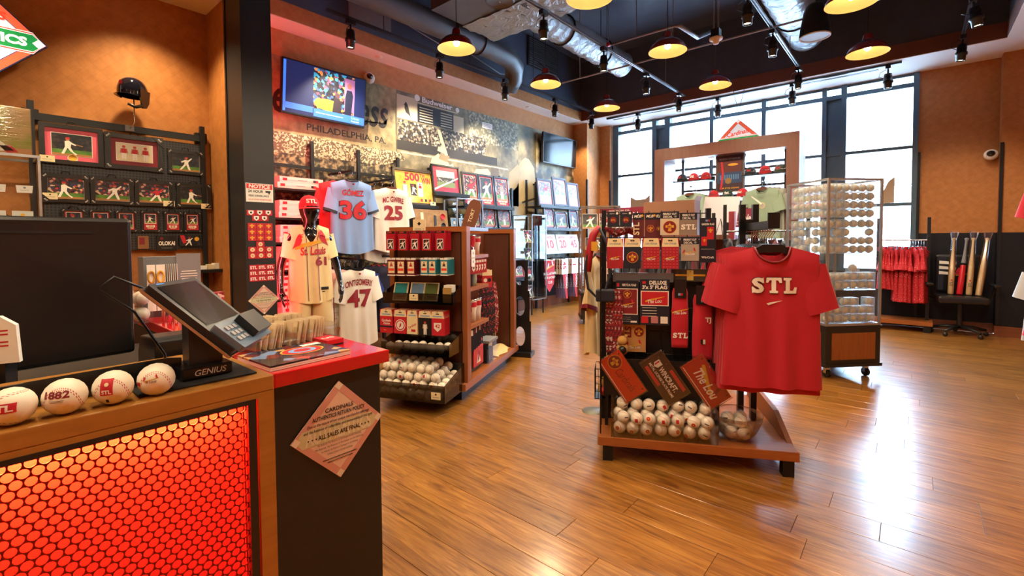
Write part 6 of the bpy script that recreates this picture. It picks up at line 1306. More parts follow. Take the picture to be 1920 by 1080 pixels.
heap('bagged baseball in the upper gondola bin', [gp(-.61 + i * .077 + (.03 if r_ else 0), -.20 + r_ * .085, .482 + rnd.uniform(0, .012)) for r_ in range(2) for i in range(7)], 'baseballs in the upper gondola bin', .8, .2, GA)
tray('ball_bin', 'lower dark bin heaped with bagged baseballs on the gondola', -.70, -.03, -.37, .015, .105, .33)
pts = []
for lay, (n_, rws) in enumerate(((8, 4), (8, 4), (7, 4), (6, 3))):
    for r_ in range(rws):
        for i in range(n_): pts.append(gp(-.66 + i * .079 + .02 * lay + rnd.uniform(-.006, .006), -.325 + r_ * .082 + .018 * lay, .15 + lay * .062 + rnd.uniform(0, .008) + (.01 * r_)))
heap('bagged baseball heaped in the lower gondola bin', pts, 'baseballs in the lower gondola bin', .6, .25, GA)
t = thing('price_card', 'cream price card with crest on the gondola top', 'card', gp(-.44, .018, 1.40), GA); MB().box((-.06, -.004, 0), (.06, 0, .155), CREAM).build('card', t); b = MB(); b.shape([(0, .135), (.018, .118), (0, .10), (-.018, .118)], INK, -.0045)
for i in range(5): b.rect(-.045, .07 - i * .014, .02, .074 - i * .014, INK, -.0045); b.rect(.035, .07 - i * .014, .045, .074 - i * .014, INK, -.0045)
b.build('printing', t)
for x, z, lb in ((-.66, .22, 'left end of the lower ball bin'), (-.10, .14, 'right end of the lower ball bin'), (-.40, .875, 'middle of the print tray')):
    t = thing('price_card', 'cream price card on the ' + lb, 'card', gp(x, -.378 if z < .5 else -.168, z), GA); MB().box((-.04, -.003, 0), (.04, 0, .055), CREAM).build('card', t); b = MB(); b.disc(0, .04, .008, INK, -.0035, 8); b.rect(-.03, .015, .03, .019, GREY, -.0035); b.build('printing', t)
# side shelf goods
def tumbler(label, x, y, z, r, h, body, lid, band=None, taper=.82):
    t = thing('tumbler', label, 'tumbler', gp(x, y, z), GA, 'tumblers on the gondola side shelves'); MB().lathe([(.001, 0), (r * taper, 0), (r * taper * 1.02, h * .45), (r, h * .62), (r, h * .94)], body, 22).build('cup', t); MB().lathe([(r * 1.02, h * .93), (r * 1.02, h * .98), (r * .9, h), (.001, h)], lid, 22).build('lid', t)
    if band: MB().lathe([(r * 1.005, h * .66), (r * 1.012, h * .67), (r * 1.012, h * .86), (r * 1.005, h * .87)], band, 22).build('band', t)
BLKT = mat('matt_black_tumbler', (.012, .013, .018), .4, .2)
for i, y in enumerate((.16, .255)): tumbler('tall black tumbler on the middle side shelf, %s one' % ('near', 'far')[i], -.08, y, .961, .038, .20, BLKT, BLKT, taper=.95)
tumbler('pale green tumbler on the middle side shelf', -.08, .35, .961, .036, .20, fh('#a9c4b8'), CHROME, taper=.95)
for i, y in enumerate((.30, .42)): tumbler('white tumbler with red band on the lower side shelf, %s one' % ('near', 'far')[i], -.075, y, .631, .046, .21, WHITE, CHROME, RED)
tumbler('white and red tumbler hidden behind the near post', -.12, .13, .631, .045, .19, WHITE, CHROME, RED); tumbler('solid dark red tumbler on the lower side shelf', -.075, .195, .631, .042, .19, DRED, BLACKP)
tumbler('red and white pint glass on the top side shelf', -.075, .42, 1.241, .042, .17, WHITE, ACRYL, RED, .75); tumbler('tall red cup on the top side shelf', -.09, .33, 1.241, .042, .18, RED, CHROME, None, .75)
for i in range(4):
    t = thing('shot_glass', 'clear small glass on the top side shelf, %s from the near post' % ORD[i], 'glass', gp(-.06 - .05 * (i % 2), .16 + .05 * i, 1.241), GA); MB().lathe([(.001, .006), (.020, .006), (.026, .075), (.028, .075), (.022, 0), (.001, 0)], ACRYL, 14).build('bowl', t)
t = thing('boxed_glass', 'dark and red boxed glass at the back of the top side shelf', 'box', gp(-.28, .25, 1.241), GA); MB().box((-.05, -.06, 0), (.05, .06, .16), NAVY).build('box', t); MB().rect(-.03, .03, .03, .12, RED, -.061).build('printing', t)
for i, y in enumerate((.13, .125)):
    t = thing('price_card', 'white folded price card on the top side shelf, %s one' % ('upper', 'lower')[i], 'card', gp(.0, .16, 1.22 - .075 * i), GA + R(90)); MB().box((-.04, -.003, 0), (.04, 0, .07), WHITE).build('card', t); MB().disc(0, .04, .012, GREY, -.0035, 10).build('printing', t)
for i in range(5):
    t = thing('hanging_pack', 'red keychain pack under the top side shelf, %s from the near post' % ORD[i], 'pack', gp(-.03 - .0 * i, .24 + .065 * i, 1.20), GA + R(90 - 30), 'keychain packs'); MB().box((-.032, -.005, -.13), (.032, 0, 0), fh('#a3202e')).build('card', t); d = MB(); d.rect(-.025, -.03, .025, -.008, WHITE, -.0055); d.shape([(-.018, -.05), (.018, -.05), (.018, -.09), (0, -.11), (-.018, -.09)], WHITE, -.0055); d.disc(0, -.075, .008, INK, -.006, 8); d.build('printing', t)
for i in range(6):
    t = thing('hanging_pack', 'red bottle cooler pack beside the middle side shelf, %s in its row' % ORD[i], 'pack', gp(-.06 - .03 * i, .66 + .012 * i, 1.08 + .004 * i), GA + R(50), 'bottle cooler packs'); MB().box((-.055, -.006, -.17), (.055, 0, 0), fh('#b3202e')).build('card', t); d = MB(); d.rect(-.055, -.055, .055, 0, CREAM, -.0065); d.disc(-.02, -.10, .02, WHITE, -.0065, 12); d.disc(.025, -.10, .02, INK, -.0065, 12); d.build('printing', t)
t = thing('cooler_bag', 'red and black insulated lunch bag on the gondola base', 'bag', gp(-.19, .36, .161), GA + R(90))
BAGR = cloth('red_bag_fabric', hexc('#c2202c'), .6); BAGB = cloth('black_bag_fabric', (.012, .013, .017), .6)
MB().box((-.22, -.11, 0), (.22, .11, .25), BAGB).build('body', t, bevel=.02); MB().add([(-.222, -.112, .25), (.222, -.112, .25), (.222, .11, .25), (-.222, .11, .25), (-.19, -.08, .335), (.19, -.08, .335), (.2, .1, .335), (-.2, .1, .335)], [(4, 5, 6, 7), (0, 1, 5, 4), (1, 2, 6, 5), (2, 3, 7, 6), (3, 0, 4, 7)], BAGR).build('lid', t)
MB().box((-.224, -.114, .243), (.224, .112, .254), BLACKP).build('zip', t); p_ = MB(); p_.box((-.05, -.128, .04), (.20, -.11, .22), BAGR); p_.build('pocket', t, bevel=.008); d = MB(); d.shape([(.02, .07), (.12, .07), (.10, .13), (.05, .15)], WHITE, -.129); bird(d, .07, .13, .10, fh('#8a1020'), -.1295, 1); d.build('emblem', t)
t = thing('clear_tub', 'clear plastic tub with pale lid on the gondola base', 'tub', gp(-.14, .76, .161), GA + R(90)); MB().box((-.12, -.10, 0), (.12, .10, .20), ACRYL).build('tub', t); MB().box((-.13, -.11, .20), (.13, .11, .225), GREY).build('lid', t); MB().box((-.09, -.07, .005), (.09, .07, .13), fh('#3a3a44')).build('contents', t)
g_ = MB(); N = 16; vs = []; fs = []
for i in range(N + 1):
    for j in range(9): u, v_ = i / N, j / 8; vs.append(((u - .5) * .42, (v_ - .5) * .2 + .02 * math.sin(u * 9), .004 + .05 * math.sin(PI * v_) * (.6 + .4 * math.sin(u * 7 + 1)) * (1 if 0 < i < N else .2)))
for i in range(N):
    for j in range(8): a = i * 9 + j; fs.append((a, a + 9, a + 10, a + 1))
tag(g_.add(vs, fs, cloth('cream_towel', hexc('#e3c98d')), True).build('folded_cloth', loc=gp(-.13, 1.13, .161), rz=GA + R(90)), 'crumpled cream cloth on the gondola base', 'cloth')
LANR = noisy('red_lanyard_print', [hexc('#5d0f1c'), hexc('#9b1c2e'), hexc('#c9b8b0')], 90, .6, 'voronoi'); LANB = noisy('dark_lanyard_print', [hexc('#0c0c14'), hexc('#1a1b28'), hexc('#a0202e'), hexc('#14141c')], 70, .6, 'voronoi')
def lanyard(label, loc, rz, m, h=.45, w=.012, tagm=None, spread=.03):
    t = thing('lanyard', label, 'lanyard', loc, rz, 'hanging lanyards'); b = MB()
    for s in (-1, 1):
        vs = []; fs = []
        for i in range(9): u = i / 8; x = s * (.012 + spread * math.sin(PI * u * .9)); vs += [(x - w, -.004 * s - .01 * u, -h * u), (x + w, -.004 * s - .01 * u, -h * u)]
        for i in range(8): fs.append((2 * i, 2 * i + 1, 2 * i + 3, 2 * i + 2))
        b.add(vs, fs, m, True)
    b.build('strap', t); MB().box((-.008, -.02, -h - .03), (.008, -.01, -h + .01), CHROME).build('clip', t)
    if tagm: MB().box((-.025, -.022, -h - .11), (.025, -.02, -h - .03), tagm).build('card', t)
for i in range(7): lanyard('dark lanyard with red marks on the gondola spine, %s from the front' % ORD[i], gp(-.19 + .02 * (i % 3), .84 + .055 * i, .92), GA + R(60), LANB if i < 5 else LANR, .55, .016, CREAM if i == 2 else None)
for i in range(6):
    t = thing('hanging_book', 'thin dark booklet hung under the lower side shelf, %s from the near post' % ORD[i], 'booklet', gp(-.06 - .01 * i, .20 + .07 * i, .58), GA + R(60), 'hung booklets'); MB().box((-.05, -.006, -.20), (.05, 0, 0), NAVY).build('cover', t); MB().rect(-.04, -.06, .04, -.01, DRED if i % 2 else WHITE, -.0065).build('printing', t)
b = MB(); b.prism([(-.065, 0), (.065, 0), (.07, .17), (.06, .24), (.03, .275), (-.03, .275), (-.06, .24), (-.07, .17)], -.006, .006, fh('#7a452a')); t = b.build('leather_tongue', loc=gp(-.17, .45, 1.487), rot=(R(-6), R(18), GA)); tag(t, 'brown leather glove tongue with white letters on the gondola', 'leather piece'); d = MB(); d.text('TORT', 0, .12, .035, CREAM, -.0068, .02, 0, PI / 2, .13); d.build('lettering', t)
MB().box((-.04, .006, 0), (.04, .04, .03), BLACKP).build('foot', t)
# black panel with oval cut-outs at the far end
t = thing('cutout_panel', 'black curved end panel with oval cut-outs beyond the gondola', 'panel', gp(-.02, 1.66, 0), GA)
b = MB(); z0 = .05
for k_ in range(3):
    z1 = z0 + .36; rc_ = []; el = []
    for q in range(24):
        a = 2 * PI * q / 24; cx, sz = math.cos(a), math.sin(a); s_ = 1 / max(abs(cx), abs(sz)); wd_ = .13 - .018 * k_
        rc_.append((cx * s_ * wd_, (z0 + z1) / 2 + sz * s_ * .18)); el.append((cx * .062, (z0 + z1) / 2 + sz * .115))
    for y in (0, .016): b.add([(x, y, z) for x, z in rc_] + [(x, y, z) for x, z in el], [(i, (i + 1) % 24, 24 + (i + 1) % 24, 24 + i) for i in range(24)], BLACKP)
    b.add([(x, 0, z) for x, z in el] + [(x, .016, z) for x, z in el], [(i, (i + 1) % 24, 24 + (i + 1) % 24, 24 + i) for i in range(24)], BLACKP); z0 = z1
b.build('sheet', t); MB().box((-.15, -.08, 0), (.15, .1, .05), BLACKP).build('foot', t)
# ------------------------------------------------------------------ souvenir stand with the red shirts
KA = R(28.25); KO = Vector((-1.45, 2.55, 0)); KM = Matrix.Translation(KO) @ Matrix.Rotation(KA, 4, 'Z')
def kp(x, y, z): return tuple(KM @ Vector((x, y, z)))
t = thing('souvenir_stand', 'black grid souvenir stand on a brown wooden deck', 'display stand', tuple(KO), KA)
MB().box((-.03, -.02, .10), (1.10, 1.0, .155), CHERRYH).build('deck', t, bevel=.003)
for x, y in ((-.0, .0), (1.02, .0), (-.0, .92), (1.02, .92)): MB().box((x, y, 0), (x + .06, y + .06, .10), BLACK).build('foot', t)
b = MB(); pr = [(-.02, .10), (.36, .265), (.98, .30), (.98, .10)]; b.add([(1.075, y, z) for y, z in pr] + [(1.105, y, z) for y, z in pr], [(3, 2, 1, 0), (4, 5, 6, 7), (0, 1, 5, 4), (1, 2, 6, 5), (2, 3, 7, 6), (3, 0, 4, 7)], CHERRY); b.build('side_board', t)
MB().box((.02, .30, .155), (.66, .32, 1.14), BLACK).build('back_panel', t)
for x in (.0, .66): MB().box((x - .015, .29, .155), (x + .015, .33, 1.57), BLACK).build('upright', t)
for i in range(9): MB().cyl((.0, .30, .30 + i * .155), (.66, .30, .30 + i * .155), .004, BLACK, n=6).build('grid_wire', t)
for i in range(8): MB().cyl((.05 + i * .08, .295, .16), (.05 + i * .08, .295, 1.56), .003, BLACK, n=6).build('grid_wire', t)
for i in range(11): MB().cyl((-.015, .02, .24 + i * .105), (-.015, .30, .24 + i * .105), .003, BLACK, n=6).build('grid_wire', t)
for y in (.02, .16): MB().cyl((-.015, y, .16), (-.015, y, 1.4), .004, BLACK, n=6).build('grid_wire', t)
for x in (.905, .985): MB().box((x - .018, .46, .155), (x + .018, .50, 1.60), BLACK).build('shirt_post', t)
MB().box((.925, -.02, 1.43), (.965, .48, 1.475), BLACK).build('shirt_arm', t); MB().box((.915, -.035, 1.43), (.975, -.02, 1.52), BLACK).build('arm_stop', t); MB().box((.887, .46, 1.40), (1.003, .50, 1.50), BLACK).build('bracket', t)
# hung goods: a card with a printed face
def kcard(name, label, cat, x0, x1, z0, z1, y, m, art, group=None, tk=.006, clip=True, roll=0):
    w, h = x1 - x0, z1 - z0; t = thing(name, label, cat, kp((x0 + x1) / 2, y, (z0 + z1) / 2), group=group, rot=(0, R(roll), KA)); cd_ = MB().box((-w / 2, -tk, -h / 2), (w / 2, 0, h / 2), m).build('card', t); d = MB(); d.M = Matrix.Translation((0, -tk, 0)); art(d, w, h); d.build('printing', cd_)
    if clip: MB().tube([(0, -tk - .012, h / 2 - .012), (0, -tk - .006, h / 2 - .018), (0, .04, h / 2 - .018)], .0022, CHROME).build('hook', t)
    return t
def lily(d, x, z, s, y, m=GOLD): d.shape([(x + a * s, z + c * s) for a, c in ((0, .5), (.16, .2), (.45, .22), (.45, -.06), (.14, -.08), (.2, -.46), (-.2, -.46), (-.14, -.08), (-.45, -.06), (-.45, .22), (-.16, .2))], m, y); d.disc(x, z + .04 * s, .17 * s, m, y - .0003, 10)
def seal(d, x, z, r, y): d.disc(x, z, r, GOLD, y); d.disc(x, z, r * .93, DRED, y - .0004); lily(d, x, z, r * 1.35, y - .0008); d.text('STL', x, z, r * .35, DRED, y - .0016, .04)
def lou(d, x, z, w, y, m=WHITE): birds_on_bat(d, x, z, w, y, 'The Lou', wm=m)
K1 = fh('#15182a')
def head_(d, w, h, k, m=NAVY): d.rect(-w / 2, h / 2 - k, w / 2, h / 2, m, -.0005)
def a_dark(d, w, h): d.disc(0, -.005, w * .28, DRED, -.0006); d.text('STL', 0, -.005, .014, GOLD, -.001, .03); d.disc(w * .32, h * .38, .008, WHITE, -.0006, 8); d.rect(-w * .3, h * .33, w * .1, h * .40, GREY, -.0006)
def a_mlb(letter):
    def f(d, w, h): head_(d, w, h, .045); d.text('MLB', -.005, h / 2 - .022, .018, WHITE, -.001, .03, .2); d.disc(w * .33, h / 2 - .018, .008, GOLD, -.001, 8); (d.text('STL', -w * .2, -.02, .04, CREAM, -.001, .03, 0, PI / 2) if letter == 0 else seal(d, 0, -.02, w * .33, -.001))
    return f
def a_decal(kind):
    def f(d, w, h):
        d.rect(-w / 2, -h / 2, w / 2, h / 2, fh('#cfc4ad'), -.0004); head_(d, w, h, .045); d.text('PERFECT CUT', 0, h / 2 - .016, .013, WHITE, -.001, .03, 0, 0, w * .72); d.text('DECAL', -w * .1, h / 2 - .034, .014, WHITE, -.001, .03, 0, 0, w * .5); d.disc(w * .3, h / 2 - .033, .008, GREY, -.001, 8)
        if kind == 0: seal(d, 0, -.025, .042, -.001)
        elif kind == 1: d.rect(-w / 2, -h / 2, w / 2, h / 2 - .045, fh('#8d7d72'), -.0008); slab_STL(d, 0, -.02, .034, WHITE, -.002, DRED)
        else: d.rect(-w / 2, -h / 2, w / 2, h / 2 - .045, fh('#a99e92'), -.0008); lou(d, 0, -.02, w * .85, -.0014)
    return f
def a_gard(d, w, h): d.text('GARDEN FLAG', 0, h * .36, .013, WHITE, -.001, .03, 0, 0, w * .75); d.rect(-.014, h * .42, -.001, h * .46, SKY, -.0006); d.rect(-.001, h * .42, .012, h * .46, RED, -.0006); d.rect(-.005, h * .02, .035, h * .30, RED, -.0006); lily(d, .015, h * .22, .03, -.001); d.rect(-.038, -h * .12, -.004, h * .08, RED, -.0008); lily(d, -.02, 0, .022, -.0012); d.rect(-w * .4, -h * .2, w * .4, -h * .195, WHITE, -.0006); d.text('WinCraft', 0, -h * .38, .014, WHITE, -.001, .02)
def a_cool(kind):
    def f(d, w, h):
        d.shape([(-w * .5, h * .22), (w * .5, h * .22), (w * .42, h * .5), (-w * .42, h * .5)], CREAM, -.0005); d.text('CAN COOLER', 0, h * .32, .010, fh('#3a6a9a'), -.001, .02, 0, 0, w * .7); d.rect(-.013, h * .40, .013, h * .44, INK, -.001)
        if kind == 1: d.rect(-w / 2, -h * .5, w / 2, h * .22, NAVY, -.0005); seal(d, 0, -.025, .036, -.001)
        else:
            if kind == 2:
                for i in range(7):
                    for j in range(5): d.rect(-w * .42 + j * .02, -h * .45 + i * .019, -w * .42 + j * .02 + .011, -h * .45 + i * .019 + .003, PINK, -.0008)
            lou(d, 0, -.025, w * .78, -.0012)
    return f
def a_vert(d, w, h): d.text('VERTICAL FLAG', .01, h * .40, .015, WHITE, -.001, .03, 0, 0, w * .62); d.rect(-w * .46, h * .36, -w * .36, h * .44, RED, -.0006); d.rect(-w * .46, -h * .28, w * .46, h * .32, WHITE, -.0006); d.rect(-w * .42, -h * .26, w * .42, h * .30, DRED, -.001); seal(d, 0, h * .19, .026, -.0014); lou(d, 0, -h * .04, w * .74, -.0014); [d.rect(-w * .4, -h * .34 - i * .014, -w * .4 + .08, -h * .335 - i * .014, WHITE, -.0006) for i in range(3)]; d.rect(w * .15, -h * .46, w * .42, -h * .42, WHITE, -.0006)
def a_del(d, w, h): d.text('DELUXE', .02, h * .43, .025, WHITE, -.001, .04, 0, 0, w * .58); d.text("3'x 5' FLAG", 0, h * .33, .025, WHITE, -.001, .04, 0, 0, w * .84); d.rect(-w * .42, h * .40, -w * .30, h * .46, RED, -.0006); d.rect(-w * .47, -h * .08, w * .47, h * .25, WHITE, -.0006); d.rect(-w * .44, -h * .06, w * .44, h * .23, RED, -.001); lou(d, 0, h * .08, w * .76, -.0014); [d.rect(-w * .42, -h * .13 - i * .018, -w * .42 + .09, -h * .12 - i * .018, WHITE, -.0006) for i in range(4)]; [d.rect(q * w, -h * .46, (q + .24) * w, -h * .31, m, -.0008) for q, m in ((-.45, RED), (-.12, fh('#b8767e')), (.2, WHITE))]
def a_pack(d, w, h): slab = d.text('STL', -w * .28, h * .18, .045, DRED, -.001, .05, 0, -PI / 2, .09); seal(d, w * .2, h * .24, .034, -.001); lou(d, 0, -h * .25, w * .8, -.001)
Y0 = .235
for i, x in enumerate((.023, .104)): kcard('hanging_pack', 'small dark pin pack at the top of the stand, %s of two' % ('left', 'right')[i], 'pack', x, x + .076, 1.455, 1.555, Y0 - .02, K1, a_dark)
for i, (x, k) in enumerate(((.186, 0), (.262, 1), (.328, 1))): kcard('hanging_pack', 'souvenir pack with navy header in the top row of the stand, %s of three' % ('left', 'middle', 'right')[i], 'pack', x, x + (.07 if i < 2 else .04), 1.38, 1.545, Y0 + .006 * i, fh('#5d1a26'), a_mlb(k))
kcard('decal_pack', 'decal pack with gold and red round emblem', 'decal', .355, .470, 1.40, 1.55, Y0 - .02, K1, a_decal(0)); kcard('decal_pack', 'decal pack with white slab letters', 'decal', .474, .577, 1.40, 1.54, Y0 - .02, K1, a_decal(1)); kcard('decal_pack', 'decal pack with two birds and script', 'decal', .481, .588, 1.235, 1.385, Y0 - .025, K1, a_decal(2))
kcard('garden_flag_pack', 'tall navy garden flag pack at the right of the stand', 'flag pack', .592, .690, 1.225, 1.505, Y0 - .02, K1, a_gard)
for i, (x, k, lb) in enumerate(((.020, 0, 'plain red can cooler pack with script, leftmost'), (.130, 1, 'navy can cooler pack with round emblem'), (.246, 2, 'patterned red can cooler pack, left one'), (.362, 2, 'patterned red can cooler pack, right one'))): kcard('can_cooler_pack', lb, 'can cooler', x, x + .104, 1.185, 1.38, Y0 - .035, fh('#a81a2c'), a_cool(k), tk=.012)
t = thing('flag_hook_plate', 'clear hanging sleeve behind the two flag packs', 'sleeve', kp(.25, .235, 1.125), KA); MB().box((-.19, -.003, -.03), (.19, 0, .03), fh('#6d7078', .3)).build('sleeve', t)
kcard('flag_pack', 'vertical flag pack with white border', 'flag pack', .079, .223, .82, 1.105, Y0 - .02, K1, a_vert); kcard('flag_pack', 'deluxe large flag pack with red flag window', 'flag pack', .230, .414, .82, 1.115, Y0 - .025, K1, a_del); kcard('sticker_pack', 'tan sticker sheet with letters, emblem and birds', 'sticker', .125, .271, .63, .81, Y0 + .02, fh('#c08d56'), a_pack)
# socks
SOCK = cloth('red_sock_knit', hexc('#c01a30'))
for x, w_, z0, z1, word, lb in ((.478, .10, .68, 1.06, 'STL', 'red socks with white letters and script on a black hanger card'), (.615, .12, .61, 1.02, 'TJ', 'longer red socks on a black hanger card at the right')):
    t = thing('sock_pair', lb, 'socks', kp(x, Y0 - .02, 0), KA); b = MB(); h = z1 - z0; N = 14; vs = []; fs = []
    for i in range(N + 1):
        u = i / N; ww = w_ / 2 * (1 + .05 * math.sin(u * 5)) * (.85 if u > .95 else 1)
        for k_ in range(12): a = 2 * PI * k_ / 12; vs.append((ww * math.copysign(abs(math.cos(a)) ** .5, math.cos(a)), .016 * math.sin(a) + .004 * math.sin(u * 9), z0 + h * u))
    for i in range(N):
        for k_ in range(12): k2 = (k_ + 1) % 12; fs.append((i * 12 + k_, i * 12 + k2, (i + 1) * 12 + k2, (i + 1) * 12 + k_))
    fs.append(tuple(range(11, -1, -1))); b.add(vs, fs, SOCK, True); b.build('sock', t)
    MB().box((-w_ * .36, -.022, z1 - .06), (w_ * .36, -.016, z1 + .06), BLACKP).build('hanger_card', t); d = MB(); d.rect(-.014, z1 - .045, 0, z1 - .03, SKY, -.0225); d.rect(0, z1 - .045, .014, z1 - .03, RED, -.0225)
    if word == 'STL': slab_STL(d, 0, z0 + .08, .034, WHITE, -.021); lou(d, 0, z1 - .14, .12, -.021)
    else: d.text('TJ', .03, z1 - .16, .04, WHITE, -.021, .04); d.rect(-.014, z0 + .10, .0, z0 + .13, INK, -.021); d.rect(0, z0 + .10, .014, z0 + .13, WHITE, -.021)
    d.build('lettering', t)
for i in range(3): lanyard('red lanyard with small white marks hanging at the left of the stand, %s of three' % ('left', 'middle', 'right')[i], kp(.045 + .022 * i, Y0 - .03 - .004 * i, 1.05), KA, LANR, .42 + .02 * i, .011, None, .012)
# licence plates
def plate(label, x, z, kind, m):
    t = thing('licence_plate', label, 'licence plate', kp(x, .10, z), rot=(R(-6), R(56), KA)); MB().box((-.152, -.008, -.076), (.152, 0, .076), m).build('plate', t); d = MB(); d.M = Matrix.Translation((0, -.0085, 0))
    if kind == 0: d.rect(-.145, -.070, .145, -.066, WHITE, 0); seal(d, -.10, .01, .045, -.0005); d.text('Cardinals', .03, .005, .05, fh('#7d1418'), -.0003, .0, .25, .1, .16)
    elif kind == 1: d.rect(-.152, .045, .152, .070, RED, -.0003) if False else None; d.rect(-.02, .045, .13, .066, fh('#c0303a'), -.0003); d.rect(-.12, -.066, .02, -.045, fh('#c0303a'), -.0003); d.text('WINCRAFT.', .02, .012, .034, WHITE, -.0003, .03, 0, 0, .17); d.text('METAL LICENSE PLATE FRAME', .0, -.026, .017, WHITE, -.0003, .02, 0, 0, .25); d.shape([(-.115, .035), (-.075, .035), (-.075, .0), (-.095, -.015), (-.115, .0)], WHITE, -.0003); d.shape([(-.108, .03), (-.098, .03), (-.098, -.006), (-.108, .0)], RED, -.0006)
    else: d.rect(-.145, -.066, .145, -.062, WHITE, 0); d.shape([(-.10, .04), (-.09, .055), (.10, -.02), (.10, -.028), (-.06, .01)], GOLD, -.0003); d.text('The Lou', .01, -.005, .06, WHITE, -.0008, .02, .25, -.02, .2); bird(d, .08, .03, .06, DRED, -.0005, -1)
    d.build('printing', t); s_ = MB(); s_.box((-.16, -.011, -.082), (.16, .002, .082), FILM); s_.build('sleeve', t)
    for sx in (-.13, .13): MB().lathe([(.001, 0), (.005, 0)], INK, 8, M=Matrix.Translation((sx, -.0090, .06)) @ Matrix.Rotation(R(90), 4, 'X')).build('bolt_hole', t)
plate('bright red licence plate with round emblem leaning at left', .119, .507, 0, fh('#d0301f', .3)); plate('dark licence plate frame with white lettering leaning in the middle', .375, .511, 1, fh('#2a2022', .3)); plate('red licence plate with bird, bat and script leaning at right', .615, .499, 2, fh('#b01c1e', .3))
t = thing('plate_rest', 'black ledge bar that carries the three licence plates', 'rail', kp(.36, .16, .0), KA); MB().box((-.36, 0, .36), (.36, .012, .60), BLACK).build('backing', t)
for x in (-.34, .34): MB().box((x - .01, .012, .155), (x + .01, .03, .60), BLACK).build('leg', t)
# clear bin of baseballs and a bowl
t = thing('acrylic_bin', 'clear acrylic bin of baseballs on the stand deck', 'bin', kp(.36, .11, .157), KA)
for nm, a, c in (('floor_sheet', (-.31, -.12, 0), (.31, .12, .004)), ('front_sheet', (-.31, -.12, 0), (.31, -.116, .105)), ('back_sheet', (-.31, .116, 0), (.31, .12, .22)), ('side_sheet', (-.31, -.12, 0), (-.306, .12, .2)), ('side_sheet', (.306, -.12, 0), (.31, .12, .2))): MB().box(a, c, ACRYL).build(nm, t)
pts = []
for lay in range(3):
    for r_ in range(3):
        if lay + r_ > 3 or (lay == 2 and r_ == 0): continue
        for i in range(7): pts.append(kp(.10 + i * .083 + (.02 if (lay + r_) % 2 else 0) + rnd.uniform(-.005, .005), .04 + r_ * .072 + rnd.uniform(-.004, .004), .20 + lay * .064 + rnd.uniform(0, .006)))
heap('bagged souvenir baseball in the clear bin on the stand deck', pts, 'baseballs in the clear bin', .6, .85, KA)
t = thing('glass_bowl', 'clear plastic bowl of baseballs on the stand deck', 'bowl', kp(.80, .13, .157), KA); MB().lathe([(.001, .002), (.07, .0), (.115, .05), (.143, .12), (.148, .155), (.145, .155), (.139, .12), (.11, .053), (.065, .006)], ACRYL, 32).build('bowl', t)
heap('bagged baseball in the clear bowl', [kp(.80 + .065 * math.cos(a), .13 + .065 * math.sin(a), .157 + .05) for a in (0.3, 1.5, 2.8, 4.0, 5.2)] + [kp(.80 + .05 * math.cos(a), .13 + .05 * math.sin(a), .157 + .118) for a in (.9, 3.0, 5.0)], 'baseballs in the bowl', .7, .7, KA)
# wire basket with toys at the left
t = thing('wire_basket', 'black wire basket hung on the left of the stand', 'basket', kp(-.0, .33, .30), KA); b = MB()
for z in (0, .05, .10, .15, .2): b.tube([(-.06, -.08, z), (.13, -.08, z), (.13, .12, z), (-.06, .12, z)], .0022, BLACK, 5, True)
for i in range(9): b.cyl((-.06 + i * .0238, -.08, 0), (-.06 + i * .0238, -.08, .2), .002, BLACK, n=5)
for i in range(8): b.cyl((-.06, -.08 + i * .028, 0), (-.06, -.08 + i * .028, .2), .002, BLACK, n=5)
b.build('wire_grid', t); MB().box((-.06, -.08, -.004), (.13, .12, 0), BLACK).build('floor', t); MB().box((-.03, .05, -.15), (.1, .1, -.004), BLACK).build('support', t)
PL = cloth('tan_plush', hexc('#c79a55'), .95)
for i, (x, y, z, lb) in enumerate(((.0, .28, .36, 'lower'), (.02, .32, .50, 'upper'), (.12, .20, .66, 'topmost, hugging a black ball'))):
    t = thing('plush_toy', 'small tan plush toy at the left of the stand, %s one' % lb, 'plush toy', kp(x, y, z), KA); MB().sphere((0, 0, 0), .04, PL, 14, 10, (1, .9, 1.1)).build('body', t); hdp = MB().sphere((0, -.01, .055), .032, PL, 14, 10); [hdp.sphere((s * .024, 0, .082), .011, PL, 8, 6) for s in (-1, 1)]; hdp.build('head', t); MB().sphere((0, -.043, .0), .026, BLACKP if i == 2 else RED, 12, 8).build('ball', t)
    if i == 2: MB().box((-.01, -.0, -.07), (.01, .10, -.035), BLACK).build('peg', t)
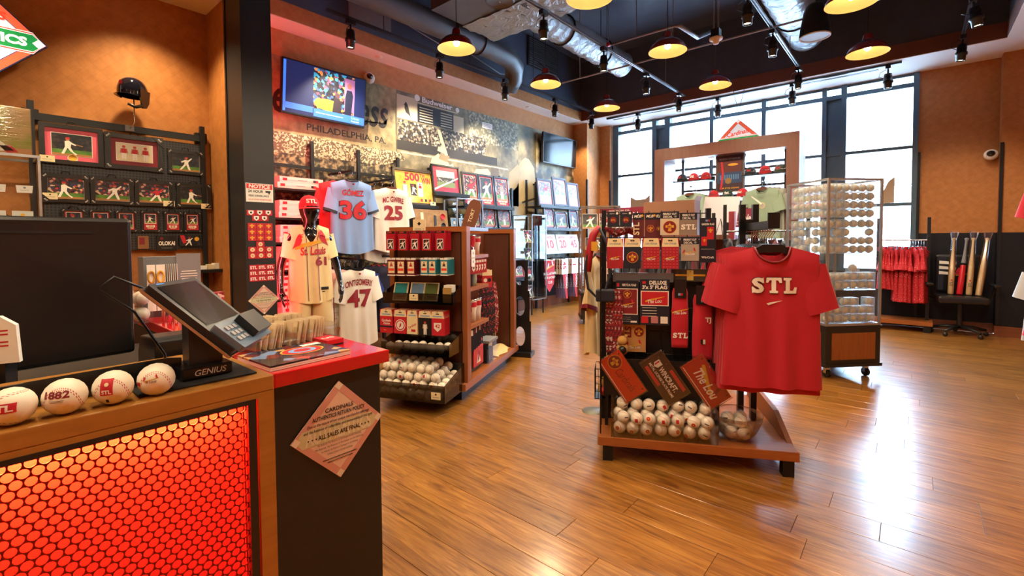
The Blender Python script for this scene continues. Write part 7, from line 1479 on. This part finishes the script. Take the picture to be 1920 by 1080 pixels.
# red shirts on the arm
REDS = cloth('red_shirt_knit', hexc('#b8142c'), .75)
TEE = Garment(.245, .80, REDS, .055, .28, .095, .085, .115, .20, collar=DRED, seed=41, rip=.011, flare=.02)
first = None
for i in range(11):
    lb = 'red shirt with white letters and check mark at the front of the arm' if i == 0 else 'red shirt on the arm, %s behind the front one' % ORD[i - 1]
    y = .0 + i * .046; L = kp(.945, y, 1.325); g = TEE
    if i == 0:
        t = thing('red_shirt', lb, 'shirt', L, KA, 'red shirts on the arm'); TEE.mb.build('cloth', t); hanger_mb(BLACKP, .2).build('hanger', t); d = MB(); slab_STL(d, 0, -.215, .088, fh('#f0e6dc'), -.001, INK); TEE.stick(d, .006).build('lettering', t); d = MB(); d.shape([(-.035, -.318), (-.025, -.328), (.045, -.298), (-.015, -.312)], WHITE, -.001); TEE.stick(d, .006).build('check_mark', t)
        MB().box((-.03, .030, -.085), (.03, .034, -.05), CREAM).build('size_label', t)
    elif i == 1:
        first = thing('red_shirt', lb, 'shirt', L, KA, 'red shirts on the arm'); g2 = Garment(.25, .84, REDS, .055, .28, .095, .05, .115, .20, seed=44, rip=.011, flare=.02); g2.mb.build('cloth', first); hanger_mb(BLACKP, .2).build('hanger', first)
    else: dup(first, lb, L)
    if i > 0: [c for c in col.objects if c.name.startswith('red_shirt')][-1].rotation_euler = (0, 0, KA + R(rnd.uniform(-3, 2)))
# left side of the stand: cream jersey and bags
jersey('cream jersey with red cuffs hanging at the left back of the stand', kp(-.05, .50, 1.26), R(104), CRJ, .19, .72, lab=False, seed=51, trim=DRED)
MB().box((-.01, .0, .09), (.01, .12, .105), BLACK).build('arm', bpy.data.objects['souvenir_stand'], (-.07, .40, 1.26))
t = thing('belt_bag', 'navy and red strapped bag hanging at the upper left of the stand', 'bag', kp(-.03, .22, 1.0), KA); NB = cloth('navy_nylon', hexc('#141a30'), .6)
MB().tube([(0, 0, .45), (-.06, -.01, .35), (-.09, -.02, .18), (-.07, -.03, .05), (-.02, -.04, .0), (.04, -.03, .03), (.07, -.02, .15), (.05, 0, .35), (0, 0, .45)], .010, NB, 6).build('strap', t); MB().box((-.02, -.075, -.03), (.10, -.015, .05), NB).build('pouch', t, bevel=.01)
b = MB(); b.tube([(0, .01, .46), (-.04, 0, .40), (-.065, 0, .28), (-.07, -.01, .16)], [.018, .026, .026, .018], fh('#a81a2c'), 8); b.build('red_strap', t); MB().box((-.05, -.03, .30), (-.01, -.024, .36), GOLD).build('patch', t)
t = thing('scarf_bundle', 'dark scarf bundle hung behind the can cooler row', 'scarf', kp(.10, .27, 1.40), KA); MB().tube([(-.08, 0, .06), (-.02, -.02, .02), (.06, 0, .04), (.14, 0, .0)], [.03, .035, .03, .02], LANR, 8).build('cloth', t)
MB().tube([(0, .02, .06), (0, .04, .08)], .004, BLACK).build('tie', t)
kcard('headband_card', 'gold and navy knit band pack below the can coolers', 'pack', .43, .66, 1.10, 1.18, Y0 + .03, fh('#3a3428'), lambda d, w, h: [d.rect(-w * .4, -.006, w * .4, .006, GOLD, -.0006), d.rect(-.02, -h * .4, .02, h * .4, fh('#c9b25a'), -.0009)])
jersey('dark red shirt hung behind the flag packs', kp(.36, .40, .98), KA, cloth('wine_shirt', hexc('#7a1024')), .16, .30, lab=False, seed=53)
MB().box((-.01, -.06, 0), (.01, .02, .012), BLACK).build('arm', bpy.data.objects['souvenir_stand'], (.36, .40, 1.08))
# ------------------------------------------------------------------ glass tower of cubed baseballs
TA = R(46.9); TO = Vector((-.63, 5.38, 0)); TM = Matrix.Translation(TO) @ Matrix.Rotation(TA, 4, 'Z')
def tp(x, y, z): return tuple(TM @ Vector((x, y, z)))
def castor(t, x, y, r=.04):
    MB().cyl((x - .012, y, r), (x + .012, y, r), r, BLACKP, n=14).build('wheel', t); MB().box((x - .02, y - .015, r), (x + .02, y + .02, r * 2 + .04), CHROME).build('castor_fork', t)
def tower_base(t, w, d, z0, z1):
    MB().box((0, 0, z0), (w, d, z1), LAM).build('base', t, bevel=.004); MB().box((-.008, -.008, z1 - .02), (w + .008, d + .008, z1 + .01), BLACKP).build('base_trim', t); MB().box((-.012, -.012, z0 - .0), (w + .012, d + .012, z0 + .03), BLACKP).build('bumper', t)
    MB().box((.06, -.006, z0 + .07), (w - .06, 0, z1 - .06), CHERRY).build('wood_panel', t); MB().box((-.006, .06, z0 + .07), (0, d - .06, z1 - .06), CHERRY).build('wood_panel', t); MB().box((w, .06, z0 + .07), (w + .006, d - .06, z1 - .06), CHERRY).build('wood_panel', t)
    for x in (.08, w - .08):
        for y in (.08, d - .08): castor(t, x, y, .042)
def tower(label, o, a, w, d, z0, zg, z1, shelves, fm):
    t = thing('glass_showcase', label, 'display case', tuple(o), a); tower_base(t, w, d, z0, zg); p = .02
    for x in (0, w - p):
        for y in (0, d - p): MB().box((x, y, zg), (x + p, y + p, z1), fm).build('post', t)
    for z in (zg + .01, z1 - p):
        for A_, B_ in (((p, 0), (w - p, p)), ((p, d - p), (w - p, d)), ((0, p), (p, d - p)), ((w - p, p), (w, d - p))): MB().box((*A_, z), (*B_, z + p), fm).build('rail', t)
    MB().box((p, p, z1 - .008), (w - p, d - p, z1), GLASS).build('roof_pane', t)
    for A_, B_ in (((p, .008), (w - p, .012)), ((p, d - .012), (w - p, d - .008)), ((.008, p), (.012, d - p)), ((w - .012, p), (w - .008, d - p))): MB().box((*A_, zg + .03), (*B_, z1 - p), GLASS).build('pane', t)
    for z in shelves: MB().box((.025, .025, z - .008), (w - .025, d - .025, z), MATS['shelf_glass']).build('glass_shelf', t)
    return t
tower('tall glass tower case of cubed baseballs on a black castor base', TO, TA, .58, .58, .12, .51, 1.945, (.87, 1.22, 1.57), ALU)
cub = None
CUBE = glass('cube_acrylic', (.985, .99, .995), .03, .06, .3, .26)
EDGE = mat('acrylic_edge_glint', (.75, .82, .88), .2, var=.02)  # acrylic edges, with their glint put in as a pale colour
def cube_mb():
    b = MB().box((-.04, -.04, 0), (.04, .04, .08), CUBE); e = .0022
    for x in (-.04, .04 - e):
        for y in (-.04, .04 - e): b.box((x, y, 0), (x + e, y + e, .08), EDGE)
    for z in (0, .08 - e):
        for q in (-.04, .04 - e): b.box((-.04, q, z), (.04, q + e, z + e), EDGE); b.box((q, -.04, z), (q + e, .04, z + e), EDGE)
    return b
def cube_ball(label, loc, rz):
    global cub
    if cub is None:
        t = thing('ball_cube', label, 'baseball', loc, rz, 'cubed baseballs in the glass tower'); cube_mb().build('cube', t); o = bpy.data.objects.new('ball', BALLMESH); col.objects.link(o); o.parent = t; o.location = (0, 0, .04); o.rotation_euler = (.3, .5, .4); cub = t
    else: dup(cub, label, loc, (0, 0, rz))
lev = [(1.571, 4, 'top'), (1.221, 4, 'second'), (.871, 3, 'third'), (.541, 3, 'bottom')]
cnt = 0
for z, n_, nm in lev:
    for r_ in range(n_):
        for face in (0, 1):
            for i in range(6):
                if face == 1 and i == 0: continue
                if nm == 'second' and rnd.random() < .18: continue
                if nm == 'third' and r_ == 2 and rnd.random() < .45: continue
                if nm == 'bottom' and r_ == 2 and i % 3 == 1: continue
                x, y = (.07 + i * .086, .07) if face == 0 else (.07, .07 + i * .086)
                cube_ball('cubed baseball, %s tower tier, %s row up, %s column on the %s side' % (nm, ORD[r_], ORD[i], ('right', 'left')[face]), tp(x, y, z + r_ * .083), TA)
# ------------------------------------------------------------------ photo showcase by the mural wall
MA = R(38); MO = Vector((-4.03, 6.40, 0)); MM = Matrix.Translation(MO) @ Matrix.Rotation(MA, 4, 'Z')
t = tower('glass showcase of player photos on castors left of the stand', MO, MA, .62, .45, .085, .50, 1.90, (.86, 1.20, 1.54), mat('bronze_aluminium', (.22, .18, .15), .35, .6))
for z, n_, nm in ((1.541, 2, 'top'), (1.201, 3, 'second'), (.871, 3, 'third'), (.521, 3, 'bottom')):
    for i in range(n_):
        x = .16 + i * (.28 if n_ == 2 else .15); t = thing('signed_photo', 'player photo on the %s shelf of the photo showcase, %s from the left' % (nm, ORD[i]), 'photo', tuple(MM @ Vector((x, .15 + .05 * (i % 2), z))), rot=(R(-14), 0, MA)); w_ = .12 if n_ == 2 else .075; h_ = .25 if n_ == 2 else .2
        MB().box((-w_, 0, 0), (w_, .004, h_), WHITE).build('card', t); b = MB(); b.M = Matrix.Translation((0, -.001, h_ / 2)); picture(b, 2 * w_ - .01, h_ - .01, 0, rnd.randrange(6)); b.build('picture', t)
# ------------------------------------------------------------------ window display portal
PW = wood('portal_wood', hexc('#6b4034'), hexc('#85564a'), .45, 4)
t = thing('display_portal', 'brown wooden portal framing the window display', 'display frame', (-2.43, 8.05, 0))
MB().box((-1.11, 0, 0), (-.93, .5, 2.95), PW).build('side_panel', t); MB().box((.95, 0, 0), (1.12, .5, 2.95), PW).build('side_panel', t); MB().box((-.93, 0, 2.74), (.95, .5, 2.95), PW).build('header_panel', t); MB().box((-.93, 0, 0), (.95, .5, .35), PW).build('plinth', t)
for x in (-.70, -.12, .30, .90): MB().box((x - .02, .25, .35), (x + .02, .29, 2.74), BLACK).build('post', t)
for x0, x1, z in ((-.68, -.14, 2.20), (.32, .88, 2.22), (-.10, .28, 2.50), (-.68, -.14, 2.45), (.32, .88, 2.50)): MB().box((x0, .255, z - .018), (x1, .285, z + .018), BLACK).build('crossbar', t)
MB().lathe([(.001, -.006), (.05, -.006), (.055, 0)], WHITEC, 18, (-.2, .2, 2.74)).build('downlight', t)
BLKC = cloth('dark_cap_wool', hexc('#1f2a38')); OLV = cloth('grey_cap_wool', hexc('#3d4a44')); GRNC = cloth('green_cap_wool', hexc('#1f4038'))
def cap(label, loc, rz, m, logo='STL', lm=WHITE, br=None):
    t = thing('cap', label, 'cap', loc, rz, 'caps in the window display'); cap_parts(t, m, br or m, logo, lm); return t
def capshelf(label, x0, x1, y, z):
    t = thing('cap_shelf', label, 'shelf', ((x0 + x1) / 2, y, z)); w_ = (x1 - x0) / 2; MB().box((-w_, -.13, -.02), (w_, .13, 0), BLACK).build('board', t); MB().tube([(-w_, -.13, .0), (-w_, -.13, .045), (w_, -.13, .045), (w_, -.13, 0)], .004, CHROME).build('guard_wire', t); MB().box((-w_, .12, -.02), (w_, .14, .06), BLACK).build('back_lip', t)
capshelf('upper left cap shelf in the window display', -3.20, -2.58, 8.18, 2.36); capshelf('upper right cap shelf in the window display', -2.10, -1.48, 8.18, 2.37); capshelf('middle cap shelf under the stadium poster', -2.66, -2.00, 8.18, 2.04); capshelf('lower cap shelf under the middle one', -2.30, -1.98, 8.10, 1.85)
for lb, x, z, m, lm in (('dark cap, left on the upper left shelf', -3.09, 2.362, BLKC, RED), ('red cap with white logo, middle on the upper left shelf', -2.89, 2.362, REDC, WHITE), ('plain red cap, right on the upper left shelf', -2.69, 2.362, REDC, DRED), ('dark cap, left on the upper right shelf', -2.0, 2.372, BLKC, RED), ('red cap, middle on the upper right shelf', -1.79, 2.372, REDC, DRED), ('grey cap, right on the upper right shelf', -1.58, 2.372, OLV, RED), ('dull red cap under the poster, left', -2.56, 2.042, REDC, DRED), ('dark green cap under the poster, middle', -2.34, 2.042, GRNC, WHITE), ('red patterned cap under the poster, right', -2.11, 2.042, REDC, WHITE), ('navy and pink cap on the lowest shelf', -2.14, 1.852, BLKC, RED)):
    cap(lb, (x, 8.18 if z > 1.9 else 8.1, z), R(rnd.uniform(-12, 12)), m, 'StL', lm, PENR if 'pink' in lb else None)
t = thing('stadium_poster', 'dark framed stadium poster in the window display', 'poster', (-2.33, 8.24, 2.44)); MB().box((-.22, 0, -.31), (.22, .02, .31), fh('#5d4a3a')).build('frame', t); b = MB(); b.rect(-.195, -.285, .195, .285, fh('#3a2434'), -.001); b.rect(-.18, -.06, .18, .2, fh('#5c2626'), -.002); b.rect(-.19, -.16, .19, .02, fh('#24406a'), -.0026)
for i in range(9): b.rect(-.15 + i * .034, -.10, -.13 + i * .034, -.02, fh('#4f7db0'), -.0032)
b.disc(-.02, -.12, .05, fh('#8a6a3a'), -.0036); b.text('BUSCH STADIUM', 0, .24, .03, fh('#9a8a90'), -.003, .02, 0, 0, .32); b.text('HOME OF THE CARDINALS', 0, -.24, .025, GOLD, -.003, .02, 0, 0, .3); b.shape([(-.15, -.26), (-.12, -.26), (-.09, .0), (-.11, .2), (-.14, .2), (-.12, 0)], RED, -.0034); b.disc(.05, .14, .08, GOLD, -.0034, 16, .02); b.build('print', t)
e = brand_diamond('hanging diamond sign with green band above the window display', (-2.24, 8.40, 2.98), 0, .36, 0.5, True)
for s in (-1, 1): MB().tube([(0, -.02, .36), (s * .03, -.02, .6), (s * .1, -.02, .89)], .003, BLACK).build('cord', e)
SAGE = cloth('sage_shirt', hexc('#8ea592')); SAGE2 = cloth('pale_grey_shirt', hexc('#9fa6a0'))
def tee(label, loc, rz, m, seed, h=.72, w=.24, hang=WOODH, group=None, deco=None):
    t = thing('hanging_shirt', label, 'shirt', loc, rz, group); g = Garment(w, h, m, .05, .3, .09, .08, .1, .2, seed=seed, collar=m); g.mb.build('cloth', t); hanger_mb(hang).build('hanger', t)
    if deco: d = MB(); deco(d); g.stick(d).build('print', t)
    return t
for i in range(3): tee('sage green shirt at the left of the window display, %s in its row' % ORD[i], (-2.90 + .03 * i, 8.02 + .07 * i, 2.13), R(-4), SAGE, 60 + i)
for i in range(4): tee('%s shirt at the right of the window display, %s in its row' % ('sage green printed' if i == 0 else 'grey', ORD[i]), (-1.79 + .05 * i, 8.0 + .07 * i, 2.14), R(-6), SAGE if i == 0 else SAGE2, 65 + i, .78, deco=(lambda d: [d.disc(.02, -.27, .05, fh('#b9b190')), d.disc(.02, -.27, .03, SAGE2, -.0008), d.shape([(-.15, -.12), (-.14, -.11), (.02, -.24), (0, -.26)], WHITE, -.001)]) if i == 0 else None)
tag(MB().box((-.012, 0, -.012), (.012, .34, .012), BLACK).build('shirt_bar', loc=(-2.87, 7.97, 2.245)), 'black bar holding the left sage shirts', 'rail'); tag(MB().box((-.012, 0, -.012), (.012, .36, .012), BLACK).build('shirt_bar', loc=(-1.76, 7.95, 2.255)), 'black bar holding the right sage shirts', 'rail')
# clothing racks with red header boards
MRED = fh('#7d2338', .4)
def header(label, loc, rz, w, h, crop=None):
    t = thing('header_board', label, 'sign', loc, rz); MB().box((-w / 2, -.015, 0), (w / 2, 0, h), MRED).build('board', t); b = MB(); b.text('NOSTALGIA CO.', -w * .1, h * .82, h * .10, WHITE, -.0155, .01, 0, 0, w * .42); b.text('Mitchell & Ness', 0, h * .48, h * .34, WHITE, -.0155, .015, .3, .05, w * .86); b.shape([(-w * .36, h * .27), (w * .38, h * .36), (w * .38, h * .33), (-w * .36, h * .24)], WHITE, -.0155); b.text('PHILA., PA', w * .12, h * .14, h * .11, WHITE, -.0155, .01, 0, 0, w * .3); b.build('lettering', t)
    for x in (-w * .4, w * .4): MB().box((x - .015, 0, -loc[2]), (x + .015, .03, h * .9), BLACK).build('post', t)
header('red nostalgia header board right of the white panel', (-2.03, 7.6, 1.535), 0, .58, .28); header('red nostalgia header board behind the top of the stand', (-4.02, 7.85, 1.66), 0, 1.0, .28)
DK = [cloth('navy_rack_shirt', hexc('#1a2036')), cloth('charcoal_rack_shirt', hexc('#2a2b33')), cloth('wine_rack_shirt', hexc('#5d1828'))]
def rack(label, loc, rz, w, zr, n_, m, h=.75, grp=None, lab=None, seed=80, base=True, z2=None):
    t = thing('clothes_rack', label, 'rack', loc, rz)
    for x in (-w / 2, w / 2): MB().box((x - .02, -.02, .16 if base else 0), (x + .02, .02, zr + .33), BLACK).build('post', t); MB().box((x - .04, -.2, 0), (x + .04, .2, .10), BLACK).build('foot', t)
    MB().cyl((-w / 2, 0, zr), (w / 2, 0, zr), .012, CHROME).build('rail', t)
    if base: MB().box((-w / 2 - .06, -.22, .10), (w / 2 + .06, .22, .16), CHERRYH).build('base_board', t)
    M_ = Matrix.Translation(loc) @ Matrix.Rotation(rz, 4, 'Z'); pr = {}
    for i in range(n_):
        x = -w / 2 + .05 + (w - .1) * i / max(1, n_ - 1); mm = m[i % len(m)]; lb = '%s, %s from the left' % (lab, ORD[i]); L = tuple(M_ @ Vector((x, 0, zr - .10)))
        hh = h if not callable(h) else h(i); key = (mm.name, hh)
        if key not in pr: pr[key] = tee(lb, L, rz + R(90), mm, seed + i, hh, .22, BLACKP, grp)
        else: dup(pr[key], lb, (L[0], L[1], L[2] - rnd.uniform(0, .012)), (0, R(rnd.uniform(-3, 3)), rz + R(90 + rnd.uniform(-14, 14))))
    return t
rack('low clothes rack right behind the red shirts', (-1.38, 6.35, 0), R(20), .9, 1.46, 9, DK, .7, 'dark shirts on the low rack', 'dark shirt on the rack behind the red shirts')
rack('clothes rack behind the souvenir stand', (-2.45, 6.0, 0), R(12), 1.1, 1.36, 10, DK, .7, 'dark shirts on the rack behind the stand', 'dark shirt on the rack behind the souvenir stand', 95)
DOT = noisy('red_dotted_cloth', [hexc('#a81424'), hexc('#b81a2a'), hexc('#c22030'), hexc('#e8a0a0')], 160, .75, 'voronoi', contrast=(.0, .97))
rack('clothes rack of red dotted tops below the right window', (-.13, 9.12, 0), 0, .58, 1.33, 17, [DOT], lambda i: .80 if 5 < i else .62, 'red dotted tops', 'red dotted top on the rack under the right window', 120)
# cartons and boards on the display unit
t = thing('display_unit', 'brown display unit behind the souvenir stand', 'display unit', (-2.75, 6.95, 0)); MB().box((-.42, -.25, 1.36), (.95, .25, 1.42), PW).build('top', t)
for x in (-.40, .89): MB().box((x, -.24, 0), (x + .04, .24, 1.36), PW).build('side', t)
MB().box((-.42, .2, .1), (.93, .24, 1.36), PW).build('back', t)
CARDB = fh('#8a6048'); t = thing('carton', 'brown cardboard carton on the display unit', 'carton', (-2.75, 6.86, 1.421), R(4)); MB().box((-.37, -.15, 0), (.37, .15, .50), CARDB).build('box', t); MB().add([(.37, -.15, .5), (.40, -.15, .56), (.40, .15, .56), (.37, .15, .5)], [(0, 1, 2, 3)], fh('#a87c5c')).build('flap', t)
t = thing('white_board', 'white sheet board leaning beside the carton', 'board', (-2.09, 6.86, 1.421), rot=(R(-9), 0, 0)); MB().prism([(-.25, 0), (.22, 0), (.27, .53), (-.20, .55)], -.01, .01, fh('#c9c8d4')).build('sheet', t); MB().box((-.1, .01, 0), (.1, .1, .02), GREY).build('foot', t)
t = thing('easel', 'small black wire easel before the white board', 'easel', (-2.02, 6.74, 1.421)); MB().tube([(-.06, 0, 0), (0, .02, .22), (.06, 0, 0)], .005, BLACK).build('legs', t); MB().tube([(0, .02, .22), (0, .1, 0)], .005, BLACK).build('back_leg', t)
t = thing('red_post', 'red upright post right of the white board', 'post', (-1.80, 6.5, 0)); MB().box((-.035, -.035, 0), (.035, .035, 1.72), fh('#8d2c34')).build('post', t); MB().box((-.09, -.09, 0), (.09, .09, .02), BLACK).build('foot', t); MB().box((-.06, -.05, 1.44), (-.035, -.01, 1.58), BLACK).build('bracket', t)
for lb, x0, x1, z0, z1 in (('cut cardboard standee in the leftmost window', -4.72, -4.28, 1.93, 2.30), ('curved cardboard standee in the right window', -.42, -.25, 1.90, 2.32)):
    w_ = x1 - x0; h = z1 - 1.912; p_ = [(0, 0), (w_, 0), (w_, h), (w_ * .78, h - .08), (w_ * .3, h - .09), (.0, h - .02)] if x0 < -2 else [(0, 0), (w_, 0), (w_, h), (w_ * .55, h - .07), (.04, h - .2), (0, h - .34)]
    t = thing('cardboard_standee', lb, 'cardboard', (x0, 9.497, 1.912)); MB().prism(p_, -.008, .008, fh('#b09a80')).build('sheet', t); MB().box((w_ * .3, .008, 0), (w_ * .6, .02, .02), fh('#b09a80')).build('foot', t)
# ------------------------------------------------------------------ right corner: chair with bats
LEA = mat('black_leather', (.010, .011, .013), .28, coat=.2, bump=.08, scale=60)
t = thing('office_chair', 'black leather swivel chair against the right wall', 'chair', (.50, 9.02, 0), R(6))
MB().box((-.26, -.25, .46), (.26, .25, .56), LEA).build('seat', t, bevel=.03)
b = MB(); b.box((-.24, .20, .58), (.24, .28, 1.12), LEA); b.build('backrest', t, bevel=.03); b = MB(); b.shape([(-.10, .80), (-.09, .815), (.13, .86), (.13, .85)], GOLD, .165); bird(b, .0, .88, .12, RED, .1645, 1); b.v = [(x, .197, z) for x, y, z in b.v]; b.build('emblem', t)
for s in (-1, 1): MB().tube([(s * .27, .15, .5), (s * .34, .12, .52), (s * .35, .05, .66), (s * .34, -.02, .70), (s * .33, -.16, .70)], .018, BLACKP, 8).build('armrest', t); MB().box((s * .34 - .04, -.18, .695), (s * .34 + .04, .08, .73), LEA).build('arm_pad', t, bevel=.012)
MB().cyl((0, 0, .12), (0, 0, .46), .03, BLACKP).build('gas_stem', t)
for k in range(5):
    a = 2 * PI * k / 5 + .3; MB().tube([(0, 0, .12), (.16 * math.cos(a), .16 * math.sin(a), .11), (.30 * math.cos(a), .30 * math.sin(a), .08)], [.03, .024, .016], BLACKP, 8).build('base_arm', t); MB().sphere((.30 * math.cos(a), .30 * math.sin(a), .03), .03, BLACKP, 12, 8, (1, .7, 1)).build('castor', t)
for i in range(3): k_ = MB().add([(-.20, .196, 1.03 - i * .075), (-.10, .196, 1.02 - i * .075), (-.09, .196, .98 - i * .075), (-.20, .196, .985 - i * .075)], [(3, 2, 1, 0)], WHITE); k_.build('price_card', t)
BATW = wood('ash_bat', hexc('#c9a26a'), hexc('#e0bd88'), .35, 4)
def bat(label, x, lean, m, grip=None, film=True, print_=None):
    t = thing('baseball_bat', label, 'bat', (x, 9.02, .563), rot=(R(-9), R(lean), 0), group='baseball bats standing on the chair'); prof = [(.001, 0), (.028, .003), (.033, .02), (.033, .25), (.028, .42), (.018, .56), (.0135, .66), (.0135, .76), (.022, .785), (.024, .80), (.001, .81)]
    if grip: MB().lathe([p for p in prof if p[1] <= .45], m, 18).build('barrel', t); MB().lathe([(.0265, .45)] + [p for p in prof if p[1] > .45], grip, 18).build('handle', t)
    else: MB().lathe(prof, m, 18).build('barrel', t)
    if film: MB().lathe([(.036, 0), (.040, .2), (.042, .4), (.036, .62), (.03, .78), (.045, .86), (.05, .9)], FILM, 9, smooth=False).build('plastic_sleeve', t)
    if print_: d = MB(); d.text('STL', 0, .15, .03, NAVY, -.0345, .02, 0, PI / 2); d.disc(0, .2, .012, RED, -.0345, 10); d.build('printing', t)
bat('pale wooden bat in plastic, farthest left on the chair', .40, 2, BATW, None, True, 1); bat('red bat with grey handle on the chair', .49, 5, fh('#c01a2a', .3), fh('#77777a'), False); bat('pale wooden bat in plastic, third on the chair', .585, 3, BATW, None, True, 1); bat('plain wooden bat with loose plastic, farthest right on the chair', .68, 6, BATW)
# garment stand cut by the right edge
t = thing('garment_stand', 'black garment stand at the right picture edge', 'stand', (1.06, 6.65, 0)); MB().box((-.2, -.2, 0), (.2, .2, .03), BLACK).build('foot', t); MB().box((-.02, .10, .03), (.02, .14, 2.1), BLACK).build('post', t)
for z in (2.0, 1.24): MB().box((-.012, -.12, z - .012), (.012, .12, z + .012), BLACK).build('arm', t)
tee('red shirt cut by the right picture edge, upper', (1.06, 6.56, 1.90), R(-8), cloth('rose_red_shirt', hexc('#c2263c')), 140, .62, .235, BLACKP); tee('pale blue white jersey cut by the right picture edge, lower', (1.06, 6.56, 1.13), R(-8), cloth('pale_blue_shirt', hexc('#c9d4e6')), 141, .75, .235, BLACKP, None, lambda d: d.text('St. Louis', 0, -.22, .06, RED, 0, .02, .2, 0, .3))
tee('dark red shirt low at the right picture edge', (1.12, 6.46, .78), R(-8), cloth('rose_red_shirt', hexc('#c2263c')), 142, .62, .235, BLACKP)
t = tag(MB().lathe([(.001, .004), (.085, .004), (.09, .001)], mat('dull_brass', (.16, .15, .10), .4, .6), 28).build('floor_outlet', loc=(-1.93, 3.24, .0)), 'round metal floor outlet cover left of the stand', 'floor cover')
